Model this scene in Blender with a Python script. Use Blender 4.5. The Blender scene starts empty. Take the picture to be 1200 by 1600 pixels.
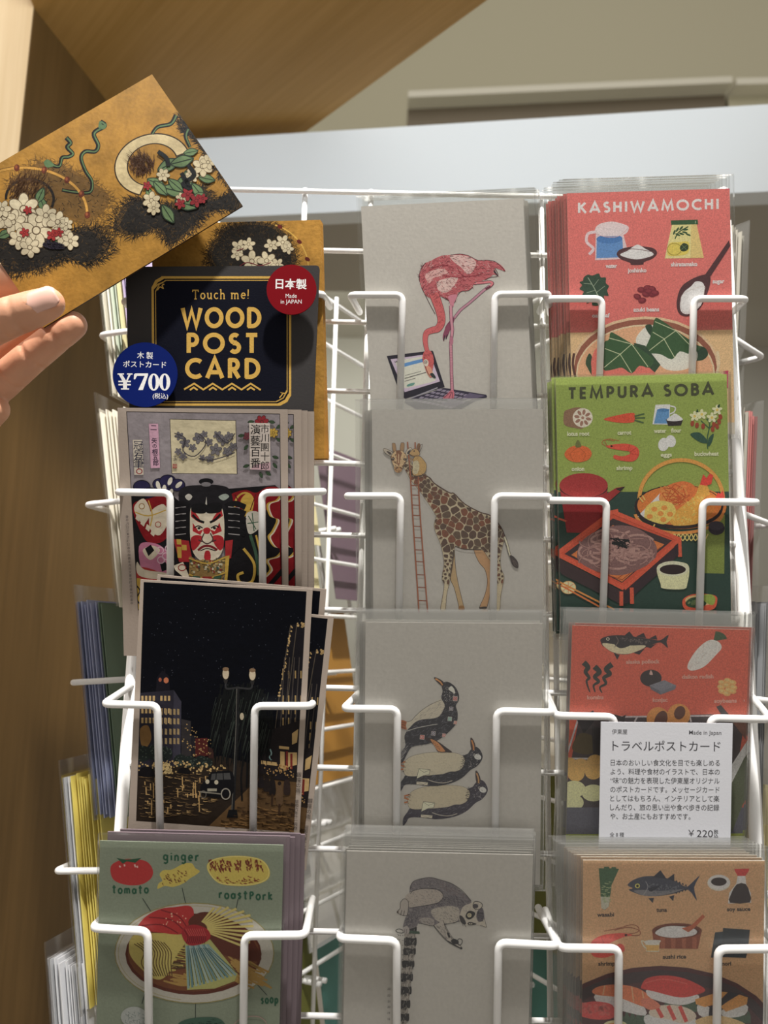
import bpy, bmesh, math, random
from mathutils import Vector, Matrix
random.seed(7)
C = bpy.context.scene.collection
SC = bpy.context.scene

# ------------------------------------------------------------------ camera, world, lamps, exposure
PITCH, ROLL, FPX = math.radians(9.0), 0.022, 1200.0
CAM = Vector((0.0, 0.0, 1.35))
_u0 = Vector((0, -math.sin(PITCH), math.cos(PITCH)))
FWD = Vector((0, math.cos(PITCH), math.sin(PITCH)))
RIGHT = math.cos(ROLL) * Vector((1, 0, 0)) + math.sin(ROLL) * _u0
UP = -math.sin(ROLL) * Vector((1, 0, 0)) + math.cos(ROLL) * _u0
cd = bpy.data.cameras.new('camera')
cd.sensor_fit = 'VERTICAL'; cd.sensor_height = 24.0; cd.sensor_width = 18.0
cd.lens = 24.0 * FPX / 1600.0
cd.clip_start = 0.02; cd.clip_end = 50
cd.dof.use_dof = True; cd.dof.focus_distance = 0.455; cd.dof.aperture_fstop = 5.2
camo = bpy.data.objects.new('camera', cd); C.objects.link(camo)
camo.matrix_world = Matrix(((RIGHT.x, UP.x, -FWD.x, CAM.x), (RIGHT.y, UP.y, -FWD.y, CAM.y), (RIGHT.z, UP.z, -FWD.z, CAM.z), (0, 0, 0, 1)))
SC.camera = camo
SC.view_settings.view_transform = 'Standard'; SC.view_settings.look = 'None'
SC.view_settings.gamma = 1.0; SC.view_settings.use_curve_mapping = False
SC.view_settings.exposure = 0.0
SC.cycles.transparent_max_bounces = 64
w = bpy.data.worlds.new('shop_ambience'); SC.world = w; w.use_nodes = True
w.node_tree.nodes['Background'].inputs[0].default_value = (1.0, 0.94, 0.85, 1)
w.node_tree.nodes['Background'].inputs[1].default_value = 0.37

def lamp(name, kind, loc, energy, color, size=0.1, target=None, spot=None, blend=0.5):
    l = bpy.data.lights.new(name, kind); l.energy = energy; l.color = color
    if kind == 'AREA': l.size = size
    else: l.shadow_soft_size = size
    if spot: l.spot_size = math.radians(spot); l.spot_blend = blend
    o = bpy.data.objects.new(name, l); C.objects.link(o); o.location = loc
    if target is not None:
        o.rotation_euler = (Vector(target) - Vector(loc)).to_track_quat('-Z', 'Y').to_euler()
    return o
lamp('ceiling_and_fill_spot', 'SPOT', (0.02, 0.015, 2.42), 88, (1.0, 0.96, 0.91), 0.022, (0.02, 0.47, 1.25), 62, 0.25)
lamp('ceiling_and_fill_spot', 'SPOT', (-0.75, -0.20, 2.70), 42, (1.0, 0.955, 0.90), 0.04, (-0.24, 0.55, 1.20), 20, 0.5)  # added fill, narrow cone on the left side stacks only
lamp('ceiling_and_fill_spot', 'SPOT', (-0.95, -0.20, 2.70), 14, (1.0, 0.955, 0.90), 0.05, (-0.62, 0.75, 1.95), 30, 0.6)  # added fill that lifts the pillar face
lamp('rear_fill_area', 'AREA', (0.5, -0.2, 3.9), 20, (1.0, 0.97, 0.93), 1.6, (0.4, 1.6, 2.2))  # added fill for the beige wall and fascia, no such fixture known
lamp('fascia_fill_spot', 'SPOT', (-0.22, -0.02, 1.93), 19, (0.88, 0.95, 1.0), 0.12, (-0.22, 0.95, 2.24), 96, 0.3)  # added lamp out of view, there to brighten the fascia
lamp('shelf_fill_area', 'AREA', (0.1, 1.22, 1.88), 5, (0.95, 1.0, 0.9), 0.8, (0.1, 1.5, 1.62))  # unseen lamp, widened to brighten the shelf strip

# ------------------------------------------------------------------ helpers
def ray(u, v):
    return (RIGHT * ((u - 600) / FPX) - UP * ((v - 800) / FPX) + FWD)
class Plane:
    def __init__(s, p, n): s.p = Vector(p); s.n = Vector(n).normalized()
    def at(s, u, v, off=0.0):          # off: metres towards the viewer
        d = ray(u, v); t = ((s.p + s.n * off) - CAM).dot(s.n) / d.dot(s.n)
        return CAM + d * t
    def moved(s, off): return Plane(s.p + s.n * off, s.n)
def yplane(Y): return Plane((0, Y, 0), (0, -1, 0))
def zplane(Z): return Plane((0, 0, Z), (0, 0, -1))
YC, YG = 0.435, 0.482
TILT = math.atan(0.176)
def tier_plane(vtop, off=0.0):
    p = yplane(YC).at(700, vtop)
    return Plane(p, (0, -math.cos(TILT), -math.sin(TILT))).moved(off)
TIER = {1: tier_plane(322), 2: tier_plane(640), 3: tier_plane(968), 4: tier_plane(1330)}

def lin(c):
    c /= 255.0
    return c / 12.92 if c <= 0.04045 else ((c + 0.055) / 1.055) ** 2.4
def rgb(*c):
    if len(c) == 1: c = c[0]
    return tuple(lin(x) for x in c)

class MB:
    """collects shapes, builds one mesh"""
    def __init__(s): s.v = []; s.f = []; s.c = []
    def face(s, pts, col=(1, 1, 1)):
        b = len(s.v); s.v += [Vector(p) for p in pts]; s.f.append(list(range(b, b + len(pts)))); s.c.append(col)
    def mesh(s, vs, fs, col=(1, 1, 1)):
        b = len(s.v); s.v += [Vector(p) for p in vs]
        for f in fs: s.f.append([b + i for i in f]); s.c.append(col)
    def prism(s, front, back, col=(1, 1, 1)):
        n = len(front)
        fs = [list(range(n)), list(range(2 * n - 1, n - 1, -1))] + [[i, n + i, n + (i + 1) % n, (i + 1) % n] for i in range(n)]
        s.mesh(list(front) + list(back), fs, col)
    def box(s, a, b):
        x0, y0, z0 = a; x1, y1, z1 = b
        s.prism([(x0, y0, z0), (x1, y0, z0), (x1, y0, z1), (x0, y0, z1)], [(x0, y1, z0), (x1, y1, z0), (x1, y1, z1), (x0, y1, z1)])
    def tube(s, pts, r, sides=10, cap=True):
        pts = [Vector(p) for p in pts]; rs = r if isinstance(r, (list, tuple)) else [r] * len(pts)
        vs = []; prev = None
        for i, p in enumerate(pts):
            t = (pts[min(i + 1, len(pts) - 1)] - pts[max(i - 1, 0)]).normalized()
            if prev is None:
                a = t.cross(Vector((0, 0, 1)))
                if a.length < 0.1: a = t.cross(Vector((1, 0, 0)))
            else: a = prev - t * prev.dot(t)
            a.normalize(); prev = a; b = t.cross(a)
            for k in range(sides):
                q = 2 * math.pi * k / sides
                vs.append(p + (a * math.cos(q) + b * math.sin(q)) * rs[i])
        fs = []
        for i in range(len(pts) - 1):
            for k in range(sides):
                k2 = (k + 1) % sides
                fs.append([i * sides + k, i * sides + k2, (i + 1) * sides + k2, (i + 1) * sides + k])
        if cap:
            fs.append(list(range(sides - 1, -1, -1))); fs.append([(len(pts) - 1) * sides + k for k in range(sides)])
        s.mesh(vs, fs)
    def build(s, name, mat, parent=None, origin=None, smooth=False, colors=False):
        org = Vector(origin) if origin is not None else (Vector(parent['_o']) if parent is not None and '_o' in parent else Vector((0, 0, 0)))
        me = bpy.data.meshes.new(name)
        me.from_pydata([tuple(v - org) for v in s.v], [], s.f)
        if colors:
            at = me.color_attributes.new('ink', 'FLOAT_COLOR', 'CORNER')
            buf = []
            for f, c in zip(s.f, s.c):
                buf += [c[0], c[1], c[2], 1.0] * len(f)
            at.data.foreach_set('color', buf)
        me.materials.append(mat)
        if smooth:
            for p in me.polygons: p.use_smooth = True
        o = bpy.data.objects.new(name, me); C.objects.link(o)
        if parent is not None: o.parent = parent
        else: o.location = org
        return o

def thing(name, label, cat, org, group=None):
    o = bpy.data.objects.new(name, None); C.objects.link(o); o.empty_display_size = 0.01
    o.location = org; o['_o'] = tuple(org)
    return tag(o, label, cat, group)
def tag(o, label=None, cat=None, group=None, kind=None):
    if label: o['label'] = label
    if cat: o['category'] = cat
    if group: o['group'] = group
    if kind: o['kind'] = kind
    return o
def dup(root, off, label, group, rot=0.0, cat=None, skip=()):
    r = root.copy(); C.objects.link(r); r.location = Vector(root.location) + Vector(off)
    r.rotation_euler = (0, rot, 0)
    r['label'] = label
    if group: r['group'] = group
    for ch in root.children:
        if ch.name.split('.')[0] in skip: continue
        c = ch.copy(); C.objects.link(c); c.parent = r
        for g in ch.children:
            d = g.copy(); C.objects.link(d); d.parent = c
    return r

# ------------------------------------------------------------------ materials
def mat(name, color, rough=0.5, bump=None, spec=0.5, metal=0.0, vary=None, coat=0.0, sss=0.0):
    m = bpy.data.materials.new(name); m.use_nodes = True
    nt = m.node_tree; b = nt.nodes['Principled BSDF']
    b.inputs['Base Color'].default_value = (*color, 1); b.inputs['Roughness'].default_value = rough
    b.inputs['Metallic'].default_value = metal; b.inputs['Specular IOR Level'].default_value = spec
    b.inputs['Coat Weight'].default_value = coat
    if sss:
        b.inputs['Subsurface Weight'].default_value = sss; b.inputs['Subsurface Radius'].default_value = (0.006, 0.002, 0.001)
        b.inputs['Subsurface Scale'].default_value = 0.6
    tc = nt.nodes.new('ShaderNodeTexCoord')
    if vary:
        sc, amt = vary
        n = nt.nodes.new('ShaderNodeTexNoise'); n.inputs['Scale'].default_value = sc; n.inputs['Detail'].default_value = 4
        nt.links.new(tc.outputs['Object'], n.inputs['Vector'])
        mr = nt.nodes.new('ShaderNodeMapRange'); mr.inputs['From Min'].default_value = 0.3; mr.inputs['From Max'].default_value = 0.7
        mr.inputs['To Min'].default_value = 1 - amt; mr.inputs['To Max'].default_value = 1 + amt
        nt.links.new(n.outputs['Fac'], mr.inputs['Value'])
        mx = nt.nodes.new('ShaderNodeVectorMath'); mx.operation = 'MULTIPLY'
        mx.inputs[0].default_value = color
        nt.links.new(mr.outputs['Result'], mx.inputs[1]); nt.links.new(mx.outputs['Vector'], b.inputs['Base Color'])
    if bump:
        sc, st = bump
        n = nt.nodes.new('ShaderNodeTexNoise'); n.inputs['Scale'].default_value = sc; n.inputs['Detail'].default_value = 3
        nt.links.new(tc.outputs['Object'], n.inputs['Vector'])
        bp = nt.nodes.new('ShaderNodeBump'); bp.inputs['Strength'].default_value = st; bp.inputs['Distance'].default_value = 0.0006
        nt.links.new(n.outputs['Fac'], bp.inputs['Height']); nt.links.new(bp.outputs['Normal'], b.inputs['Normal'])
    return m

def ink(name, rough=0.6, grain=0.0, spec=0.08, bump=0.15, gscale=900, blotch=0.0):
    """printing ink: the colour printed on each shape, over paper grain"""
    m = bpy.data.materials.new(name); m.use_nodes = True; nt = m.node_tree; b = nt.nodes['Principled BSDF']
    a = nt.nodes.new('ShaderNodeVertexColor'); a.layer_name = 'ink'
    tc = nt.nodes.new('ShaderNodeTexCoord')
    n = nt.nodes.new('ShaderNodeTexNoise'); n.inputs['Scale'].default_value = gscale; n.inputs['Detail'].default_value = 2
    nt.links.new(tc.outputs['Object'], n.inputs['Vector'])
    mr = nt.nodes.new('ShaderNodeMapRange'); mr.inputs['From Min'].default_value = 0.3; mr.inputs['From Max'].default_value = 0.7
    mr.inputs['To Min'].default_value = 1 - grain; mr.inputs['To Max'].default_value = 1 + grain
    nt.links.new(n.outputs['Fac'], mr.inputs['Value'])
    mx = nt.nodes.new('ShaderNodeVectorMath'); mx.operation = 'MULTIPLY'
    nt.links.new(a.outputs['Color'], mx.inputs[0]); nt.links.new(mr.outputs['Result'], mx.inputs[1])
    out = mx.outputs['Vector']
    if blotch:
        n2 = nt.nodes.new('ShaderNodeTexNoise'); n2.inputs['Scale'].default_value = 60; n2.inputs['Detail'].default_value = 6
        nt.links.new(tc.outputs['Object'], n2.inputs['Vector'])
        m2 = nt.nodes.new('ShaderNodeMapRange'); m2.inputs['From Min'].default_value = 0.3; m2.inputs['From Max'].default_value = 0.7
        m2.inputs['To Min'].default_value = 1 - blotch; m2.inputs['To Max'].default_value = 1 + blotch
        nt.links.new(n2.outputs['Fac'], m2.inputs['Value'])
        mz = nt.nodes.new('ShaderNodeVectorMath'); mz.operation = 'MULTIPLY'
        nt.links.new(out, mz.inputs[0]); nt.links.new(m2.outputs['Result'], mz.inputs[1]); out = mz.outputs['Vector']
    nt.links.new(out, b.inputs['Base Color'])
    b.inputs['Roughness'].default_value = rough; b.inputs['Specular IOR Level'].default_value = spec
    if bump:
        bp = nt.nodes.new('ShaderNodeBump'); bp.inputs['Strength'].default_value = bump; bp.inputs['Distance'].default_value = 0.0005
        nt.links.new(n.outputs['Fac'], bp.inputs['Height']); nt.links.new(bp.outputs['Normal'], b.inputs['Normal'])
    return m

def film(name, haze=0.05, gloss=0.5, tint=(0.97, 0.97, 0.965), rough=0.13):
    m = bpy.data.materials.new(name); m.use_nodes = True; nt = m.node_tree
    nt.nodes.remove(nt.nodes['Principled BSDF']); out = nt.nodes['Material Output']
    t = nt.nodes.new('ShaderNodeBsdfTransparent'); t.inputs[0].default_value = (*tint, 1)
    d = nt.nodes.new('ShaderNodeBsdfDiffuse'); d.inputs[0].default_value = (0.9, 0.9, 0.88, 1)
    g = nt.nodes.new('ShaderNodeBsdfGlossy'); g.inputs['Roughness'].default_value = rough
    tc = nt.nodes.new('ShaderNodeTexCoord'); n = nt.nodes.new('ShaderNodeTexNoise'); n.inputs['Scale'].default_value = 35
    nt.links.new(tc.outputs['Object'], n.inputs['Vector'])
    bp = nt.nodes.new('ShaderNodeBump'); bp.inputs['Strength'].default_value = 0.25; bp.inputs['Distance'].default_value = 0.002
    nt.links.new(n.outputs['Fac'], bp.inputs['Height']); nt.links.new(bp.outputs['Normal'], g.inputs['Normal'])
    m1 = nt.nodes.new('ShaderNodeMixShader'); m1.inputs[0].default_value = haze
    nt.links.new(t.outputs[0], m1.inputs[1]); nt.links.new(d.outputs[0], m1.inputs[2])
    fr = nt.nodes.new('ShaderNodeFresnel'); fr.inputs[0].default_value = 1.4
    mu = nt.nodes.new('ShaderNodeMath'); mu.operation = 'MULTIPLY'; mu.inputs[1].default_value = gloss
    nt.links.new(fr.outputs[0], mu.inputs[0])
    m2 = nt.nodes.new('ShaderNodeMixShader'); nt.links.new(mu.outputs[0], m2.inputs[0])
    nt.links.new(m1.outputs[0], m2.inputs[1]); nt.links.new(g.outputs[0], m2.inputs[2])
    nt.links.new(m2.outputs[0], out.inputs['Surface'])
    return m

def wood(name, c1, c2, direction, across=170, along=3.0, rough=0.45):
    """oak veneer; direction = grain direction (unit vector) in object space"""
    m = bpy.data.materials.new(name); m.use_nodes = True; nt = m.node_tree; b = nt.nodes['Principled BSDF']
    g = Vector(direction).normalized(); a = g.cross(Vector((0, 0, 1)))
    if a.length < 0.2: a = Vector((1, 0, 0))
    a.normalize(); c = g.cross(a)
    tc = nt.nodes.new('ShaderNodeTexCoord')
    cb = nt.nodes.new('ShaderNodeCombineXYZ')
    for i, (vec, sc) in enumerate(((g, along), (a, across), (c, across))):
        d = nt.nodes.new('ShaderNodeVectorMath'); d.operation = 'DOT_PRODUCT'; d.inputs[1].default_value = vec * sc
        nt.links.new(tc.outputs['Object'], d.inputs[0]); nt.links.new(d.outputs['Value'], cb.inputs[i])
    n = nt.nodes.new('ShaderNodeTexNoise'); n.inputs['Scale'].default_value = 1.0; n.inputs['Detail'].default_value = 5; n.inputs['Roughness'].default_value = 0.6
    nt.links.new(cb.outputs[0], n.inputs['Vector'])
    sc2 = nt.nodes.new('ShaderNodeVectorMath'); sc2.operation = 'MULTIPLY'; sc2.inputs[1].default_value = (0.5, 0.12, 0.12)
    nt.links.new(cb.outputs[0], sc2.inputs[0])
    n2 = nt.nodes.new('ShaderNodeTexNoise'); n2.inputs['Scale'].default_value = 1.0; n2.inputs['Detail'].default_value = 2; n2.inputs['Distortion'].default_value = 0.6
    nt.links.new(sc2.outputs[0], n2.inputs['Vector'])
    ad = nt.nodes.new('ShaderNodeMath'); ad.operation = 'ADD'
    nt.links.new(n.outputs['Fac'], ad.inputs[0]); nt.links.new(n2.outputs['Fac'], ad.inputs[1])
    rp = nt.nodes.new('ShaderNodeMapRange'); rp.inputs['From Min'].default_value = 0.7; rp.inputs['From Max'].default_value = 1.3
    nt.links.new(ad.outputs[0], rp.inputs['Value'])
    mx = nt.nodes.new('ShaderNodeMix'); mx.data_type = 'RGBA'
    mx.inputs[6].default_value = (*c1, 1); mx.inputs[7].default_value = (*c2, 1)
    nt.links.new(rp.outputs['Result'], mx.inputs[0]); nt.links.new(mx.outputs[2], b.inputs['Base Color'])
    b.inputs['Roughness'].default_value = rough; b.inputs['Specular IOR Level'].default_value = 0.3
    return m

M = {}
M['wire'] = mat('white_powder_coat', (0.93, 0.93, 0.92), 0.35, bump=(300, 0.05))
M['film'] = film('clear_plastic_film', 0.012, 0.5)
M['film_haze'] = film('hazy_plastic_film', 0.045, 0.65)  # plastic haze, raised a little to imitate reflections on sleeve tops
M['film_sheen'] = film('sheen_hazed_film', 0.055, 0.7)  # extra white haze stands in for the reflecting band above the cards
M['pearl'] = mat('pearl_paper', (0.635, 0.61, 0.56), 0.5, bump=(520, 0.14), vary=(500, 0.04))
M['paper'] = mat('white_paper', (0.84, 0.86, 0.93), 0.7, bump=(900, 0.08))
M['ink'] = ink('matte_ink', 0.65, 0.05)
M['ink_grain'] = ink('grainy_ink', 0.7, 0.16, gscale=1300, bump=0.05)
M['ink_wood'] = ink('lacquer_ink', 0.42, 0.08, spec=0.12, bump=0.35, gscale=260, blotch=0.12)
M['ink_gold'] = ink('gold_leaf_ink', 0.4, 0.1, spec=0.16, bump=0.3, gscale=500, blotch=0.28)
M['foil'] = mat('gold_foil', rgb(196, 160, 66), 0.38, metal=0.25)

# ------------------------------------------------------------------ flat printed art
def catmull(pts, n=6, closed=True):
    out = []; L = len(pts)
    rng = range(L if closed else L - 1)
    for i in rng:
        g = (lambda k: pts[k % L]) if closed else (lambda k: pts[min(max(k, 0), L - 1)])
        p0, p1, p2, p3 = g(i - 1), g(i), g(i + 1), g(i + 2)
        for k in range(n):
            t = k / n
            out.append(tuple(0.5 * (2 * p1[j] + (p2[j] - p0[j]) * t + (2 * p0[j] - 5 * p1[j] + 4 * p2[j] - p3[j]) * t * t + (3 * p1[j] - p0[j] - 3 * p2[j] + p3[j]) * t ** 3) for j in (0, 1)))
    if not closed: out.append(tuple(pts[-1]))
    return out
def inside(p, poly):
    x, y = p; r = False; j = len(poly) - 1
    for i in range(len(poly)):
        xi, yi = poly[i]; xj, yj = poly[j]
        if (yi > y) != (yj > y) and x < (xj - xi) * (y - yi) / (yj - yi + 1e-12) + xi: r = not r
        j = i
    return r
def project(p):
    d = Vector(p) - CAM; z = d.dot(FWD)
    return (600 + FPX * d.dot(RIGHT) / z, 800 - FPX * d.dot(UP) / z)
def clip_poly(P, Q):
    ar = sum(Q[i][0] * Q[(i + 1) % len(Q)][1] - Q[(i + 1) % len(Q)][0] * Q[i][1] for i in range(len(Q)))
    sg = 1 if ar > 0 else -1
    for i in range(len(Q)):
        a, b = Q[i], Q[(i + 1) % len(Q)]
        f = lambda p: sg * ((b[0] - a[0]) * (p[1] - a[1]) - (b[1] - a[1]) * (p[0] - a[0]))
        out = []
        for j in range(len(P)):
            p, q = P[j - 1], P[j]; fp, fq = f(p), f(q)
            if (fp >= 0) != (fq >= 0):
                t = fp / (fp - fq); out.append((p[0] + (q[0] - p[0]) * t, p[1] + (q[1] - p[1]) * t))
            if fq >= 0: out.append(q)
        P = out
        if len(P) < 3: return []
    return P
def fr(x0, y0, s): return lambda x, y: (x0 + x / s, y0 + y / s)
ID = lambda x, y: (x, y)
_tc = {}
def text_mesh(s, bold):
    k = (s, bold)
    if k not in _tc:
        cu = bpy.data.curves.new('lettering', 'FONT'); cu.body = s; cu.size = 1; cu.offset = bold; cu.resolution_u = 3
        o = bpy.data.objects.new('lettering', cu); C.objects.link(o)
        bpy.context.view_layer.update()
        ev = o.evaluated_get(bpy.context.evaluated_depsgraph_get()); me = ev.to_mesh()
        vs = [(v.co.x, v.co.y) for v in me.vertices]; fs = [list(p.vertices) for p in me.polygons]
        ev.to_mesh_clear(); bpy.data.objects.remove(o); bpy.data.curves.remove(cu)
        _tc[k] = (vs, fs)
    return _tc[k]

class Art(MB):
    """flat ink shapes on one card plane, drawn in the order given"""
    def __init__(s, plane, gain=1.0, base=0.00003):
        super().__init__(); s.pl = plane; s.k = 0; s.f0 = ID; s.gain = gain; s.base = base; s.clip = None; s.sc = 1
    def frame(s, x0=0, y0=0, sc=1): s.f0 = fr(x0, y0, sc); s.sc = sc; return s.f0
    def col(s, c):
        v = [lin(x) / s.gain for x in c]; y = 0.3 * v[0] + 0.6 * v[1] + 0.1 * v[2]
        return tuple(min(0.85, x * 0.92 + y * 0.08) for x in v)
    def off(s): s.k += 1; return s.base + s.k * 1.6e-6
    def _put(s, polys, c, raw=False):
        o = s.off(); c = s.col(c)
        for P in polys:
            P = [p if raw else s.f0(*p) for p in P]
            if s.clip: P = clip_poly(P, s.clip)
            if len(P) > 2: MB.face(s, [s.pl.at(*p, off=o) for p in P], c)
    def poly(s, pts, c): s._put([pts], c)
    def polys(s, L, c): s._put(L, c)
    def blob(s, pts, c, n=5): s._put([catmull(pts, n)], c)
    def ell(s, cx, cy, rx, ry, c, rot=0, n=28, a0=0, a1=360):
        s._put([ellp(cx, cy, rx, ry, rot, n, a0, a1)], c)
    def ring(s, cx, cy, rx, ry, w, c, rot=0, n=36, a0=0, a1=360, ix=None, iy=None):
        o = ellp(cx, cy, rx, ry, rot, n, a0, a1, True); i = ellp(cx, cy, ix or rx - w, iy or ry - w, rot, n, a0, a1, True)
        s._put([[o[k], o[k + 1], i[k + 1], i[k]] for k in range(len(o) - 1)], c)
    def line(s, pts, w, c, smooth=False, w2=None):
        s._put(ribbon(catmull(pts, 6, False) if smooth else pts, w, w2), c)
    def lines(s, L, w, c, smooth=False, w2=None):
        n = len(L); g = min(n, 8)
        for k in range(g):
            q = []
            for p in L[k::g]: q += ribbon(catmull(p, 4, False) if smooth else p, w, w2)
            s._put(q, c)
    def rect(s, x0, y0, x1, y1, c): s.poly([(x0, y0), (x1, y0), (x1, y1), (x0, y1)], c)
    def outline(s, pts, w, c, smooth=True):
        P = catmull(pts, 5) if smooth else list(pts)
        s._put(ribbon(P + [P[0]], w), c)
    def text(s, t, x, y, h, c, bold=0.0, rot=0.0, anchor='c', width=None, cjk=False):
        vs, fs = text_mesh(t, bold); xs = [v[0] for v in vs]
        k = h / (0.86 if cjk else 0.72); x0, x1 = min(xs), max(xs); kx = k
        if width: kx = width / (x1 - x0)
        ax = {'c': (x0 + x1) / 2, 'l': x0, 'r': x1}[anchor]; cr, sr = math.cos(rot), math.sin(rot)
        o = s.off(); cc = s.col(c); out = []
        for a, b in vs:
            dx, dy = (a - ax) * kx, -(b - (0.38 if cjk else 0.36)) * k
            out.append(s.pl.at(*s.f0(x + dx * cr - dy * sr, y + dx * sr + dy * cr), off=o))
        MB.mesh(s, out, fs, cc)
    def letters(s, t, x0, x1, y, h, th, c, rise=0.0, glyphs=None, jitter=0.0):
        """geometric stroke capitals between x0 and x1, baseline y"""
        G = glyphs or GLYPH; gap = 0.16 + max(0, th / h - 0.14) * 1.7
        tot = sum(G[ch][0] + gap for ch in t) - gap; kx = (x1 - x0) / (tot + th / h * 0); x = x0
        for ch in t:
            wd, st = G[ch]; yy = y + rise * (x - x0) / (x1 - x0) + random.uniform(-1, 1) * jitter
            for p in st:
                s._put(ribbon([(x + a * kx, yy - b * h) for a, b in p], th), c)
            x += (wd + gap) * kx
    def hatch(s, poly, n, ln, w, c, ang, spread=0.4, w2=0.2):
        """n short pen strokes inside poly; ang may be a function of position"""
        xs = [p[0] for p in poly]; ys = [p[1] for p in poly]; q = []; tries = 0
        while n > 0 and tries < 20000:
            tries += 1
            p = (random.uniform(min(xs), max(xs)), random.uniform(min(ys), max(ys)))
            if not inside(p, poly): continue
            a = (ang(*p) if callable(ang) else ang) + random.uniform(-spread, spread); l = ln * random.uniform(0.6, 1.3)
            e = (p[0] + math.cos(a) * l, p[1] + math.sin(a) * l); m = ((p[0] + e[0]) / 2 - math.sin(a) * l * 0.08, (p[1] + e[1]) / 2 + math.cos(a) * l * 0.08)
            q += ribbon([p, m, e], w, w2 * w); n -= 1
        s._put(q, c)
    def dots(s, poly, n, r, c, sides=5):
        xs = [p[0] for p in poly]; ys = [p[1] for p in poly]; q = []; tries = 0
        while n > 0 and tries < 20000:
            tries += 1
            p = (random.uniform(min(xs), max(xs)), random.uniform(min(ys), max(ys)))
            if not inside(p, poly): continue
            rr = r * random.uniform(0.5, 1.3); q.append(ellp(p[0], p[1], rr, rr, random.random(), sides)); n -= 1
        s._put(q, c)
def ellp(cx, cy, rx, ry, rot=0, n=28, a0=0, a1=360, close=False):
    a0, a1 = math.radians(a0), math.radians(a1); full = abs(a1 - a0) > 6.28; m = n if (full and not close) else n
    N = n if (full and not close) else n + 1
    c, s_ = math.cos(rot), math.sin(rot); out = []
    for i in range(N):
        a = a0 + (a1 - a0) * i / n; x, y = rx * math.cos(a), ry * math.sin(a)
        out.append((cx + x * c - y * s_, cy + x * s_ + y * c))
    return out
def ribbon(pts, w, w2=None):
    P = [pts[0]]
    for p in pts[1:]:
        if abs(p[0] - P[-1][0]) + abs(p[1] - P[-1][1]) > 1e-6: P.append(p)
    n = len(P)
    if n < 2: return []
    closed = n > 3 and abs(P[0][0] - P[-1][0]) + abs(P[0][1] - P[-1][1]) < 1e-4
    Lf, R = [], []
    def nrm(a, b):
        dx, dy = b[0] - a[0], b[1] - a[1]; l = math.hypot(dx, dy); return (-dy / l, dx / l)
    for i in range(n):
        ww = (w if w2 is None else w + (w2 - w) * i / (n - 1)) / 2
        if closed and i in (0, n - 1): a, b = nrm(P[n - 2], P[0]), nrm(P[0], P[1])
        else: a = nrm(P[max(i - 1, 0)], P[max(i, 1)]); b = nrm(P[min(i, n - 2)], P[min(i + 1, n - 1)])
        m = (a[0] + b[0], a[1] + b[1]); l = math.hypot(*m)
        if l < 1e-3: m = a; k = 1.0
        else:
            m = (m[0] / l, m[1] / l); k = min(1.0 / max(m[0] * a[0] + m[1] * a[1], 0.3), 2.2)
        Lf.append((P[i][0] + m[0] * ww * k, P[i][1] + m[1] * ww * k)); R.append((P[i][0] - m[0] * ww * k, P[i][1] - m[1] * ww * k))
    return [[Lf[i], Lf[i + 1], R[i + 1], R[i]] for i in range(n - 1)]
def arc(cx, cy, rx, ry, a0, a1, n=14):
    return [(cx + rx * math.cos(math.radians(a0 + (a1 - a0) * i / n)), cy + ry * math.sin(math.radians(a0 + (a1 - a0) * i / n))) for i in range(n + 1)]
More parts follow.
